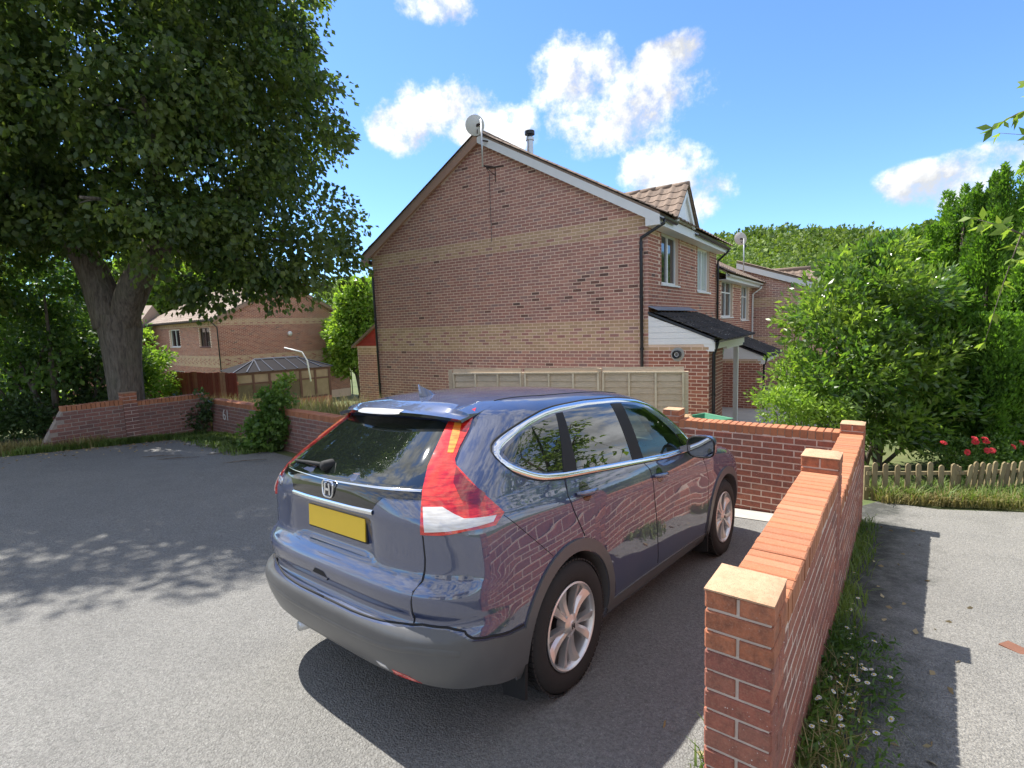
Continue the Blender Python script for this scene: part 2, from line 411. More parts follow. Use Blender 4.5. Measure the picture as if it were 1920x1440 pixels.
GLASSW = plain('window_glass', (.018, .024, .028), .03, Specular_IOR_Level=.9)
CURTAIN = plain('net_curtain', (.42, .47, .45), .25, var=.1, scale=3, Specular_IOR_Level=.8)
def tile_mat(name, stops, lichen=.25):
    t = NT(name); c = t.ramp(t.rnd(), stops); p = t.pos(); n1 = t.noise(p, 18, 5, .65); v = t.vor(p, 24)
    c = t.mix(t.remap(n1, .45, .75, 0, .5), c, tuple(x * .35 for x in stops[0][1]))
    c = t.mix(t.math('MULTIPLY', t.remap(v, .3, .12), t.remap(t.noise(p, 5, 3), .5, .65, 0, lichen), True), c, (.5, .49, .44))
    return t.fin(c, .9, n1, .6, .006)
TILE = tile_mat('roof_tile_brown', [(0, (.17, .122, .092)), (.5, (.215, .155, .115)), (1, (.26, .19, .145))], .5)
TILE_DK = tile_mat('roof_tile_dark', [(0, (.022, .020, .020)), (.5, (.034, .029, .027)), (1, (.048, .040, .036))], .9)
TILE_PALE = tile_mat('roof_tile_pale', [(0, (.25, .19, .15)), (.5, (.30, .235, .19)), (1, (.35, .275, .22))], .3)
def wood_mat(name, stops, grain=14, axis=(1, 1, 12)):
    t = NT(name); c = t.ramp(t.rnd(), stops)
    mp = t.n('ShaderNodeMapping'); t.L.new(t.coord('Object'), mp.inputs[0]); mp.inputs['Scale'].default_value = axis
    n1 = t.noise(mp.outputs[0], grain / 4, 6, .65, 1.2); n2 = t.noise(t.pos(), 3, 4)
    c = t.mix(t.remap(n1, .42, .7, 0, .6), c, tuple(x * .45 for x in stops[0][1])); c = t.mix(t.remap(n2, .5, .75, 0, .35), c, tuple(x * .6 for x in stops[0][1]))
    return t.fin(c, .85, n1, .5, .004)
WOOD_FENCE = wood_mat('fence_larch', [(0, (0.540, 0.416, 0.289)), (.5, (0.630, 0.496, 0.350)), (1, (0.495, 0.416, 0.315))], 14, (2, 2, 30))
WOOD_BATTEN = wood_mat('fence_batten', [(0, (0.630, 0.512, 0.350)), (1, (0.750, 0.624, 0.455))], 14, (20, 20, 2))
WOOD_RED = wood_mat('fence_red_stain', [(0, (0.238, 0.049, 0.035)), (.45, (0.322, 0.077, 0.049)), (.75, (0.392, 0.140, 0.084)), (1, (0.560, 0.336, 0.210))], 14, (20, 20, 1.5))
WOOD_PICKET = wood_mat('picket', [(0, (.26, .20, .105)), (.5, (.33, .27, .15)), (1, (.20, .145, .085))], 14, (18, 18, 2))
WOOD_DARK = plain('conservatory_frame', (.105, .045, .035), .5, var=.15, scale=10)
RED_BOARD = wood_mat('red_board', [(0, (.42, .045, .03)), (.5, (.48, .06, .04)), (1, (.36, .04, .03))], 12, (2, 2, 25))
METAL = plain('galvanised', (.55, .56, .57), .4, .85, var=.12, scale=30)
RUST = plain('rusty_bracket', (.045, .03, .026), .8, var=.4, scale=30)
DISH = plain('dish_grey', (.62, .62, .60), .6, var=.12, scale=6)
# ------------------------------------------------------------------ terrain
CAR_O = Vector((-0.4025083, 3.186501, -0.23809698))
CAR_F = Vector((0.63565338, 0.76782708, -0.07991469)); CAR_R = Vector((0.77178044, -0.63440087, 0.04347988)); CAR_U = Vector((0.01731292, 0.08931473, 0.99585297))
_ah = Vector((CAR_F.x, CAR_F.y)).normalized(); _th = Vector((_ah.y, -_ah.x))
def gz(x, y):
    a = x * _ah.x + y * _ah.y - (CAR_O.x * _ah.x + CAR_O.y * _ah.y)
    s_ = x * _th.x + y * _th.y - (CAR_O.x * _th.x + CAR_O.y * _th.y)
    z = CAR_O.z
    if a < 8.5: z -= .0802 * max(a, -14)
    else: z -= .0802 * 8.5 + .012 * min(a - 8.5, 40)
    if s_ > -1.4: c = .0437 * min(s_, 4.2)
    else:
        c = -.0612 + .07 * sstep(-s_, 1.4, 7.0) - min(.26, .09 * max(0.0, -9.8 - s_))
    z += c
    drop = max(0.0, min(y, 36) - 13)
    z -= .062 * drop * sstep(-x, 1.0, 8.0)
    return z
def gpix(px, py, dz=0.0):
    """where the ray through a photo pixel meets the terrain (raised by dz)"""
    d = pix_dir(px, py); o = Vector((0, 0, CAMH)); t = 1.0
    while t < 120:
        p = o + d * t
        if p.z < gz(p.x, p.y) + dz: break
        t += .05
    return o + d * t
def at_y(px, py, Y):
    d = pix_dir(px, py); return Vector((0, 0, CAMH)) + d * (Y / d.y)

def terrain():
    def axis(a, b, fine0, fine1, st):
        xs = list(np.arange(fine0, fine1 + 1e-6, st)); x = fine0; g = st
        while x > a: g *= 1.35; x -= g; xs.insert(0, x)
        x = fine1; g = st
        while x < b: g *= 1.35; x += g; xs.append(x)
        return xs
    xs = axis(-700, 700, -16, 14, .5); ys = axis(-300, 900, -8, 22, .5)
    V = [(x, y, gz(x, y) - .02) for y in ys for x in xs]; n = len(xs)
    F = [(j * n + i, j * n + i + 1, (j + 1) * n + i + 1, (j + 1) * n + i) for j in range(len(ys) - 1) for i in range(n - 1)]
    structure(link('ground', np_mesh('ground', V, F, SOIL, True)))
terrain()

def cdt(poly, step, holes=()):
    """polygon (2D) -> points, triangles, with an even inner grid"""
    pts = []; edges = []
    def ring(pl):
        o = len(pts); m_ = []
        for i, p in enumerate(pl):
            q_ = pl[(i + 1) % len(pl)]; L_ = hypot(q_[0] - p[0], q_[1] - p[1]); k = max(1, int(L_ / step))
            for j in range(k): m_.append((p[0] + (q_[0] - p[0]) * j / k, p[1] + (q_[1] - p[1]) * j / k))
        pts.extend(m_); n = len(m_)
        for i in range(n): edges.append((o + i, o + (i + 1) % n))
        return list(range(o, o + n))
    fc = [ring(poly)]
    P = np.array([pts[i] for i in fc[0]])
    x0, y0 = P.min(0); x1, y1 = P.max(0)
    gx = np.arange(x0 + step / 2, x1, step); gy = np.arange(y0 + step / 2, y1, step * .87)
    G = np.array([(x + (step / 2 if j % 2 else 0), y) for j, y in enumerate(gy) for x in gx]) if len(gx) and len(gy) else np.zeros((0, 2))
    if len(G):
        ins = np.zeros(len(G), bool); n = len(P); dmin = np.full(len(G), 9e9)
        for i in range(n):
            a, b = P[i], P[(i + 1) % n]
            cnd = ((a[1] > G[:, 1]) != (b[1] > G[:, 1]))
            with np.errstate(divide='ignore', invalid='ignore'):
                xi = (b[0] - a[0]) * (G[:, 1] - a[1]) / (b[1] - a[1]) + a[0]
            ins ^= cnd & (G[:, 0] < xi)
            dmin = np.minimum(dmin, np.hypot(G[:, 0] - a[0], G[:, 1] - a[1]))
        G = G[ins & (dmin > step * .45)]
        pts.extend(map(tuple, G))
    vo, eo, fo, *_ = delaunay_2d_cdt([Vector(p) for p in pts], edges, fc, 1, 1e-7)
    return [tuple(p) for p in vo], [tuple(f) for f in fo]

def drape(name, poly, dz, mat, step=.5):
    P, F = cdt(poly, step)
    V = [(x, y, gz(x, y) + dz) for x, y in P]
    me = bpy.data.meshes.new(name); me.from_pydata(V, [], F); me.materials.append(mat)
    me.polygons.foreach_set('use_smooth', [True] * len(F))
    if len(me.polygons) and me.polygons[0].normal.z < 0: me.flip_normals()
    return link(name, me)

# ------------------------------------------------------------------ brick laying
WA = Vector((0.646, 1.697, 0))                       # front left corner of the wall's end pillar
def wp(d, off=0.0): return WA + WD * d + WR * off
_bm_cache = {}
def brick_geom(L, h, d, ch=.004):
    """brick seen from its face: x along, z up, face at y=0, body to +y ; chamfered arrises"""
    x, z = L / 2, h / 2
    v = [(-x + ch, 0, -z + ch), (x - ch, 0, -z + ch), (x - ch, 0, z - ch), (-x + ch, 0, z - ch),
         (-x, ch, -z), (x, ch, -z), (x, ch, z), (-x, ch, z), (-x, d, -z), (x, d, -z), (x, d, z), (-x, d, z)]
    f = [(0, 1, 2, 3), (0, 4, 5, 1), (1, 5, 6, 2), (2, 6, 7, 3), (3, 7, 4, 0), (4, 8, 9, 5), (5, 9, 10, 6), (6, 10, 11, 7), (7, 11, 8, 4)]
    return v, f
def brick_data(L, h, d, mat, name='brick'):
    k = (round(L, 3), round(h, 3), round(d, 3), mat.name)
    if k not in _bm_cache:
        v, f = brick_geom(*k[:3]); me = bpy.data.meshes.new(name); me.from_pydata(v, [], f); me.materials.append(mat); _bm_cache[k] = me
    return _bm_cache[k]

CAMP = Vector((0, 0, CAMH))
def lay(parent, items, base_matrix, nmax=300, name='brick', rest_name='brickwork', jitter=.0016):
    """items: (centre of face [parent space], along, outward normal, length, height, depth, material).
    The nmax that show largest become parts, the rest one joined part."""
    def score(it):
        c = base_matrix @ it[0]; n = (base_matrix.to_3x3() @ it[2]); d = c - CAMP
        rel = d.length; fy = d.dot(_fw)
        if fy < .3: return 0
        px = abs(d.dot(_r) / fy) * FPX; py = abs(d.dot(_u) / fy) * FPX
        face = max(0.0, -n.normalized().dot(d) / rel)
        s_ = face * it[3] * it[4] / rel ** 2
        return s_ * (1 if px < 970 and py < 730 else .01)
    order = sorted(range(len(items)), key=lambda i: -score(items[i]))
    top = [i for i in order[:nmax] if score(items[i]) > 0]; rest = order[len(top):]
    for i in top:
        c, al, nn, L, h, dp, mat = items[i]
        up = (-nn).cross(-al).normalized() if False else nn.cross(al).normalized()
        o = link(name, brick_data(L, h, dp, mat, name), parent)
        R_ = Matrix((al, -nn, up)).transposed()
        if R_.determinant() < 0: R_ = Matrix((-al, -nn, up)).transposed()
        o.matrix_local = Matrix.Translation(c + nn * random.uniform(-jitter, jitter)) @ (R_ @ Matrix.Rotation(random.uniform(-.004, .004), 3, 'Y')).to_4x4()
    if rest:
        V, F, MI = [], [], []; mats = []
        for i in rest:
            c, al, nn, L, h, dp, mat = items[i]
            if mat not in mats: mats.append(mat)
            up = nn.cross(al).normalized(); a2 = al
            if Matrix((a2, -nn, up)).determinant() < 0: a2 = -al
            v, f = brick_geom(L, h, dp); o = len(V); c2 = c + nn * random.uniform(-jitter, jitter)
            V += [tuple(c2 + a2 * p[0] - nn * p[1] + up * p[2]) for p in v]
            F += [tuple(q_ + o for q_ in ff) for ff in f]; MI += [mats.index(mat)] * len(f)
        me = bpy.data.meshes.new(rest_name); me.from_pydata(V, [], F)
        for mm in mats: me.materials.append(mm)
        me.polygons.foreach_set('material_index', MI); me.update()
        stuff(link(rest_name, me, parent))

def face_bricks(origin, along, normal, length, z0, ncourse, matf, hide=None, shift=0.0, depth=.03, L=.2125, pitch=.075, bh=.0625, proud=.003):
    """stretcher courses on a vertical face; origin at z=0 of parent space. matf(u, z, row, k) -> material or None"""
    out = []; al = Vector(along); nn = Vector(normal); o = Vector(origin)
    for r_ in range(ncourse):
        zc = z0 + r_ * pitch + bh / 2 + .005
        u = -.225 * ((.5 if r_ % 2 else 0.0) + shift)
        k = 0
        while u < length - .02:
            a, b = max(u, 0.0) , min(u + L, length)
            if b - a > .03:
                uc = (a + b) / 2
                mat = matf(uc, zc, r_, k)
                if mat is not None and not (hide and hide(a, b, zc)):
                    out.append((o + al * uc + nn * proud + Vector((0, 0, zc)), al, nn, b - a, bh, depth, mat))
            u += .225; k += 1
    return out

# ------------------------------------------------------------------ right-hand garden wall (level copings that step down the slope)
def right_wall():
    rz = pi / 2 - WY
    base = -.62
    t = thing('brick_wall', 'low red brick wall with orange brick-on-edge coping running beside the parked car', 'wall', (WA.x, WA.y, base), rz)
    # local frame: x along wall, y = -WR (towards the car), z up
    M_ = Matrix.Translation((WA.x, WA.y, base)) @ Matrix.Rotation(rz, 4, 'Z')
    T = .215; X, Y = Vector((1, 0, 0)), Vector((0, 1, 0))
    def zz(z): return z - base
    P1, P2, P3 = (0.0, .215), (2.09, 2.305), (4.81, 5.025)
    secs = [(P1[1], P2[0], zz(.765)), (P2[1], P3[0], zz(.505))]
    core = MB()
    for a, b, top in secs: core.box((a - .005, -T + .001, 0), (b + .005, -.001, top - .095))
    core.build('mortar_core', MORTAR_W, t)
    items = []; copes = []
    wmat = lambda u, z, r_, k: BR_WALL
    for a, b, top in secs:
        nc = 14; z0 = top - .1075 - nc * .075
        items += face_bricks((a, -T, 0), X, -Y, b - a, z0, nc, wmat, shift=random.random() * .3, proud=.0012)
        items += face_bricks((a, 0, 0), X, Y, b - a, z0, nc, wmat, shift=random.random() * .3)
        n = int(round((b - a) / .0757)); w = (b - a) / n
        for i in range(n):
            c = Vector((a + (i + .5) * w, -T / 2, top)); copes.append((c, w))
    lay(t, items, M_, 300)
    cm = {}
    for c, w in copes:
        key = round(w, 4)
        if key not in cm:
            v, f = brick_geom(w - .0085, T, .1025, .006)      # face up
            me = bpy.data.meshes.new('coping_brick'); me.from_pydata([(p[0], p[2], -p[1]) for p in v], [], [ff[::-1] for ff in f]); me.materials.append(BR_COPE); cm[key] = me
            me.flip_normals()
        o = link('coping_brick', cm[key], t); o.location = c + Vector((0, random.uniform(-.003, .003), random.uniform(-.0025, .0025))); o.rotation_euler = (random.uniform(-.006, .006), 0, random.uniform(-.006, .006))
    mort = MB()
    for a, b, top in secs: mort.box((a, -T + .004, top - .10), (b, -.004, top - .016))
    mort.build('coping_mortar', MORTAR_DK, t)
    for (a, b), top, mt in ((P1, zz(.875), 3), (P2, zz(.875), 2), (P3, zz(.615), 2)):
        p = MB().box((a + .006, -T + .006, 0), (b - .006, -.006, top - .02)).build('pillar', MORTAR_P, t)
        its = []
        nc = int(top / .075) + 1; z0 = top - .006 - nc * .075
        for r_ in range(nc):
            zc = z0 + r_ * .075 + .0375
            if zc < .03: continue
            mat = BR_PIL if r_ >= nc - mt else BR_WALL
            two = (nc - 1 - r_) % 2 == 0
            for (nrm, og, al) in ((-X, Vector((a, -T / 2, zc)), Y), (X, Vector((b, -T / 2, zc)), Y), (-Y, Vector(((a + b) / 2, -T, zc)), X), (Y, Vector(((a + b) / 2, 0, zc)), X)):
                tw = two if abs(nrm.x) > .5 else not two
                if tw:
                    for s_ in (-1, 1): its.append((og + al * s_ * .0563 + nrm * .003, al, nrm, .1005, .0625, .03, mat))
                else: its.append((og + nrm * .003, al, nrm, .215 if abs(nrm.x) > .5 else .209, .065, .03, mat))
        lay(p, its, M_, 300)
        capm = MB(); e = .004
        n = 8; V_ = []
        for j in range(n + 1):
            for i in range(n + 1):
                fx, fy = i / n, j / n
                d_ = min(fx, 1 - fx, fy, 1 - fy)
                V_.append((a - e + (b - a + 2 * e) * fx, -T - e + (T + 2 * e) * fy, top - .006 + .012 * sstep(d_, 0, .16) + random.uniform(-.0008, .0008)))
        capm.add(V_, [(j * (n + 1) + i, j * (n + 1) + i + 1, (j + 1) * (n + 1) + i + 1, (j + 1) * (n + 1) + i) for j in range(n) for i in range(n)])
        capm.box((a - e, -T - e, top - .012), (b + e, e, top - .006))
        capm.build('pillar_cap', CAP, p, angle=60)
    return t
right_wall()

def back_wall():
    # square to the other, from its far pillar towards the left
    o = wp(4.83, -.003); rz = pi / 2 - WY + pi / 2      # local x points to -WR, local y = -WD (towards the camera)
    base = -.68; L_ = 1.78; T = .215
    t = thing('brick_wall', 'short red brick wall with pale-topped coping behind the car bonnet, ending in a pillar', 'wall', (o.x, o.y, base), rz)
    M_ = Matrix.Translation((o.x, o.y, base)) @ Matrix.Rotation(rz, 4, 'Z')
    X, Y = Vector((1, 0, 0)), Vector((0, 1, 0)); top = .505 - base
    MB().box((0, -T + .001, 0), (L_, -.001, top - .095)).build('mortar_core', MORTAR_W, t)
    z0 = top - .1075 - 15 * .075
    its = face_bricks((0, 0, 0), X, Y, L_, z0, 15, lambda *a: BR_WALL) + face_bricks((0, -T, 0), X, -Y, L_, z0, 15, lambda *a: BR_WALL)
    lay(t, its, M_, 300)
    n = int(L_ / .0757); w = L_ / n
    v, f = brick_geom(w - .0085, T, .1025, .006)
    me = bpy.data.meshes.new('coping_brick'); me.from_pydata([(p[0], p[2], -p[1]) for p in v], [], f); me.materials.append(BR_COPE)
    for i in range(n):
        b = link('coping_brick', me, t); b.location = ((i + .5) * w, -T / 2 + random.uniform(-.003, .003), top + random.uniform(-.002, .002))
    MB().box((0, -T + .004, top - .10), (L_, -.004, top - .016)).build('coping_mortar', MORTAR_DK, t)
    # end pillar
    a, b = L_, L_ + .215; tp = top + .12
    p = MB().box((a + .006, -T + .006, 0), (b - .006, -.006, tp - .01)).build('pillar', MORTAR_P, t)
    its = []
    nc = int(tp / .075)
    for r_ in range(nc):
        zc = tp - .006 - r_ * .075 - .0375
        for nrm, og, al in ((Y, Vector(((a + b) / 2, 0, zc)), X), (-X, Vector((a, -T / 2, zc)), Y), (X, Vector((b, -T / 2, zc)), Y), (-Y, Vector(((a + b) / 2, -T, zc)), X)):
            if (r_ % 2 == 0) == (abs(nrm.y) > .5):
                for s_ in (-1, 1): its.append((og + al * s_ * .0563 + nrm * .003, al, nrm, .1005, .0625, .03, BR_PIL if r_ < 3 else BR_WALL))
            else: its.append((og + nrm * .003, al, nrm, .21, .065, .03, BR_PIL if r_ < 3 else BR_WALL))
    lay(p, its, M_, 300)
    MB().box((a - .003, -T - .003, tp - .008), (b + .003, .003, tp)).build('pillar_cap', CAP, p)
back_wall()

# ------------------------------------------------------------------ left boundary walls
LW_A0 = gpix(38, 852); LW_K = gpix(397, 816); _b = gpix(532, 843)
LW_A0.z = LW_K.z = _b.z = 0
def left_wall(name_label, p0, p1, tops, end_ruin=False, pillar=None, maxb=300):
    d = (p1 - p0); L_ = d.length; d = d.normalized(); rz = atan2(d.y, d.x)
    zb = min(gz(p0.x, p0.y), gz(p1.x, p1.y)) - .12
    t = thing('brick_wall', name_label, 'wall', (p0.x, p0.y, zb), rz)
    M_ = Matrix.Translation((p0.x, p0.y, zb)) @ Matrix.Rotation(rz, 4, 'Z')
    X, Y = Vector((1, 0, 0)), Vector((0, 1, 0)); T = .215        # camera side is -Y
    its = []; core = MB(); cop = []
    v, f = brick_geom(.066, T, .1025, .006)
    me = bpy.data.meshes.new('coping_brick'); me.from_pydata([(p[0], p[2], -p[1]) for p in v], [], f); me.materials.append(BR_COPE)
    for a, b, top in tops:
        tp = top - zb
        nc = int((tp - .1075) / .075) + 1; z0 = tp - .1075 - nc * .075
        def hide(u0, u1, z, a=a, tp=tp):
            return end_ruin and a < .01 and u0 < .10 + .56 * max(0, z / (tp - .095)) ** 1.1 - .05
        its += face_bricks((a, 0, 0), X, -Y, b - a, z0, nc, lambda *q_: BR_OLD, hide)
        its += face_bricks((a, T, 0), X, Y, b - a, z0, nc, lambda *q_: BR_OLD, hide)
        if end_ruin and a < .01:
            core.prism([(a + .08, .001, 0), (b, .001, 0), (b, .001, tp - .095), (a + .66, .001, tp - .095), (a + .40, .001, tp * .52)], (0, T - .002, 0))
        else: core.box((a, .001, 0), (b, T - .001, tp - .095))
        x = a + (.7 if end_ruin and a < .01 else .04)
        while x < b - .03:
            o = link('coping_brick', me, t); o.location = (x, T / 2 + random.uniform(-.004, .004), tp + random.uniform(-.003, .003)); o.rotation_euler = (random.uniform(-.01, .01), 0, random.uniform(-.01, .01)); x += .0758
    core.build('mortar_core', MORTAR_OLD, t)
    lay(t, its, M_, maxb, jitter=.003)
    if pillar:
        x, top = pillar; tp = top - zb
        p = MB().box((x + .006, -.02, 0), (x + .25, T + .02, tp - .02)).build('pillar', MORTAR_P, t)
        its = []
        for r_ in range(int(tp / .075)):
            zc = tp - .006 - r_ * .075 - .0375
            for s_ in ((-1, 1) if r_ % 2 else (0,)):
                its.append((Vector((x + .128 + s_ * .064, -.026, zc)), X, -Y, .118 if s_ else .25, .065, .03, BR_PIL if r_ < 3 else BR_OLD))
            its.append((Vector((x + .003, T / 2, zc)), Y, -X, .215, .065, .03, BR_PIL if r_ < 3 else BR_OLD))
            its.append((Vector((x + .253, T / 2, zc)), Y, X, .215, .065, .03, BR_PIL if r_ < 3 else BR_OLD))
        lay(p, its, M_, 100)
        MB().box((x - .004, -.034, tp - .008), (x + .26, T + .03, tp)).build('pillar_cap', CAP, p)
    return t
_yA = (LW_A0.y + LW_K.y) / 2
_zA = at_y(300, 753, _yA).z
_LA = (LW_K - LW_A0).length
_zK = at_y(395, 746, LW_K.y).z
_zA0 = at_y(130, 761, LW_A0.y + (LW_K.y - LW_A0.y) * .25).z
left_wall('old dark red brick wall below the big tree, broken down at its far end', LW_A0, LW_K, [(0.0, _LA * .5, _zA + .06), (_LA * .5 + .25, _LA, _zA)], True, (_LA * .5, _zA + .2))
_dB = (_b - LW_K).normalized(); LW_B1 = LW_K + _dB * 5.2
left_wall('old dark red brick wall with chalk marks in front of the tall dry grass', LW_K + _dB * .12, LW_B1, [(0.0, 5.08, _zK - .02)])

# ------------------------------------------------------------------ hard surfaces
_wl = [wp(-.02, .0), wp(5.0, .0)]
drive_poly = [(-16, -11), (-.9, -11), tuple(wp(-9.5)[:2]), tuple(wp(-.0, .1)[:2]), tuple(wp(4.9, .1)[:2]), tuple((wp(4.9) - WR * 2.2)[:2]), (-.6, 9.6),
              tuple((LW_B1 - Vector((.15, .25, 0)))[:2]), tuple((LW_K - Vector((.05, .35, 0)))[:2]), tuple((LW_A0 - Vector((.0, .45, 0)))[:2]), (-13, 9.0)]
structure(drape('asphalt_drive', drive_poly, .004, ASPHALT, .45))
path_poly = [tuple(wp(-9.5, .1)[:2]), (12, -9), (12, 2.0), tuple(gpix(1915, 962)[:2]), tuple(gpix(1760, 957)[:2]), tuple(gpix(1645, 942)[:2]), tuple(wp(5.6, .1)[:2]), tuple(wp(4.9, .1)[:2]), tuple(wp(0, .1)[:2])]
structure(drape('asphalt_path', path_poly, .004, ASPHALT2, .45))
_hf = Vector((sin(radians(34.311)), cos(radians(34.311)), 0)); _hg = Vector((-_hf.y, _hf.x, 0)); _hc = Vector((2.9648, 11.0966, 0))
structure(drape('paved_yard', [tuple((_hc + _hg * v_ + _hf * u_)[:2]) for v_, u_ in ((5.0, -2.4), (-.2, -2.6), (-3.4, -2.6), (-3.6, 12.0), (-.02, 12.0), (-.02, -.03), (5.0, -.03))], .006, PAVING, .5))
structure(drape('concrete_apron', [tuple(wp(4.42, -.03)[:2]), tuple(wp(4.8, -.01)[:2]), tuple((wp(4.8) - WR * 1.2)[:2]), tuple((wp(4.42) - WR * 1.15)[:2])], .012, CONCRETE, .2))
# ------------------------------------------------------------------ houses
HYAW = radians(34.311); HO = Vector((2.9648, 11.0966, -.95)); HRZ = pi / 2 - HYAW
def hmat(o=HO): return Matrix.Translation(o) @ Matrix.Rotation(HRZ, 4, 'Z')
HX, HYv, HZ = Vector((1, 0, 0)), Vector((0, 1, 0)), Vector((0, 0, 1))
def core_wall(mb, origin, al, length, z0, z1, thick, holes=(), n_out=None):
    """wall slab split round rectangular openings (u0,u1,z0,z1)"""
    us = sorted({0.0, length, *[h[0] for h in holes], *[h[1] for h in holes]}); zs = sorted({z0, z1, *[h[2] for h in holes], *[h[3] for h in holes]})
    o = Vector(origin); al = Vector(al); nn = Vector(n_out)
    for a, b in zip(us, us[1:]):
        for c, d in zip(zs, zs[1:]):
            if any(h[0] <= a + 1e-6 and b <= h[1] + 1e-6 and h[2] <= c + 1e-6 and d <= h[3] + 1e-6 for h in holes): continue
            P = [o + al * a + HZ * c, o + al * b + HZ * c, o + al * b + HZ * d, o + al * a + HZ * d]
            mb.prism(P, -nn * thick)
def window(parent, origin, al, nn, u0, u1, z0, z1, mat=WHITE, mull=(.5,), trans=(), pane=GLASSW, recess=.07, sill=True, fw=.055):
    o = Vector(origin); al = Vector(al); nn = Vector(nn)
    P = lambda u, d, z: o + al * u + nn * d + HZ * z
    def rect(m_, a, b, c, d, f0, f1):
        m_.prism([P(a, f0, c), P(b, f0, c), P(b, f0, d), P(a, f0, d)], nn * (f1 - f0))
    m_ = MB(); r0, r1 = -recess - .06, -recess
    rect(m_, u0, u1, z0, z0 + fw, r0, r1); rect(m_, u0, u1, z1 - fw, z1, r0, r1)
    rect(m_, u0, u0 + fw, z0 + fw, z1 - fw, r0, r1); rect(m_, u1 - fw, u1, z0 + fw, z1 - fw, r0, r1)
    xs = [u0 + fw] ; 
    for q_ in mull:
        x = u0 + (u1 - u0) * q_; rect(m_, x - fw * .6, x + fw * .6, z0 + fw, z1 - fw, r0, r1 + .004); xs += [x - fw * .6, x + fw * .6]
    xs.append(u1 - fw)
    for q_ in trans:
        z = z0 + (z1 - z0) * q_
        for a, b in zip(xs[::2], xs[1::2]): rect(m_, a, b, z - fw * .4, z + fw * .4, r0, r1 + .002)
    w = m_.build('window', mat, parent, fix=True)
    for a, b in zip(xs[::2], xs[1::2]):
        g = MB(); rect(g, a, b, z0 + fw, z1 - fw, r0 + .02, r0 + .03); g.build('pane', pane, w, fix=True)
    # reveals
    rv = MB(); e = .002
    rect(rv, u0 - .02, u0 - e, z0, z1, -recess - .1, -.008); rect(rv, u1 + e, u1 + .02, z0, z1, -recess - .1, -.008)
    rect(rv, u0, u1, z1 + e, z1 + .02, -recess - .1, -.008)
    rv.build('reveal', BR_HOUSE, w, fix=True)
    bk = MB(); rect(bk, u0, u1, z0, z1, -recess - .11, -recess - .10); bk.build('curtain', CURTAIN if pane is CURTAIN else plain_room, w, fix=True)
    if sill:
        s_ = MB(); rect(s_, u0 - .05, u1 + .05, z0 - .045, z0 - .002, -recess - .05, .045); s_.build('sill', mat, w, fix=True)
    return w
plain_room = plain('dim_room', (.06, .065, .06), .9)

def tile_mesh(w=.30, h=.30, t=.014, mat=TILE, amp=.032, n=8):
    """interlocking pantile: x across (S profile), y down the slope, z out"""
    m_ = MB(); V = []
    for j, y in enumerate((0, h)):
        for top in (1, 0):
            for i in range(n + 1):
                f = i / n; z = amp * (.5 - .5 * math.cos(2 * pi * min(1, f * 1.6))) if f < .625 else amp * .05
                V.append((f * w, y, z + (t if top else 0)))
    k = n + 1
    F = [(i, i + 1, 2 * k + i + 1, 2 * k + i) for i in range(n)]
    F += [(2 * k + i, 2 * k + i + 1, 3 * k + i + 1, 3 * k + i) for i in range(n)]
    F += [(k + i, 3 * k + i, 3 * k + i + 1, k + i + 1) for i in range(n)] + [(i, k + i, k + i + 1, i + 1) for i in range(n)]
    F += [(0, 2 * k, 3 * k, k), (n, k + n, 3 * k + n, 2 * k + n)]
    m_.add(V, F); me = m_.mesh('roof_tile', mat, angle=40); return me
_tm = {}
def tiled(parent, origin, across, down, length, run, mat=TILE, w=.30, gauge=.26, nmax=300, name='roof_tile', clip=None):
    """courses of tiles on a slope; origin = top corner. parts up to nmax (lowest rows first), rest joined"""
    a = Vector(across).normalized(); d = Vector(down).normalized(); nn = a.cross(d)
    if nn.z < 0: nn = -nn
    key = (mat.name, w)
    if key not in _tm: _tm[key] = tile_mesh(w, gauge + .05, mat=mat)
    me = _tm[key]; rows = int(math.ceil(run / gauge)); cols = int(math.ceil(length / w)); pos = []
    for r_ in range(rows):
        for c in range(cols):
            p = Vector(origin) + a * (c * w) + d * (r_ * gauge) + nn * (.012)
            if clip and not clip(p + a * w / 2 + d * gauge / 2): continue
            pos.append((r_, c, p))
    pos.sort(key=lambda q_: -q_[0])
    R_ = Matrix((a, d, nn)).transposed()
    if R_.determinant() < 0: flip = True
    else: flip = False
    tilt = Matrix.Rotation(radians(2.6) * (-1 if flip else 1), 3, a if False else 'X')
    V, F = [], []
    base_v = [Vector(v.co) for v in me.vertices]; base_f = [tuple(p.vertices) for p in me.polygons]
    for i, (r_, c, p) in enumerate(pos):
        X_ = R_.copy()
        if i < nmax:
            if flip:       # mirror across so the frame is right-handed
                X_ = Matrix((-a, d, nn)).transposed(); p = p + a * w
            o = link(name, me, parent); o.matrix_local = Matrix.Translation(p) @ (X_ @ Matrix.Rotation(radians(3.0), 3, 'X')).to_4x4()
        else:
            o = len(V); V += [tuple(p + X_ @ v) for v in base_v]; F += [tuple(q_ + o for q_ in f) for f in base_f]
    if V:
        me2 = bpy.data.meshes.new('roof_tiles'); me2.from_pydata(V, [], F); me2.materials.append(mat); stuff(link('roof_tiles', me2, parent))

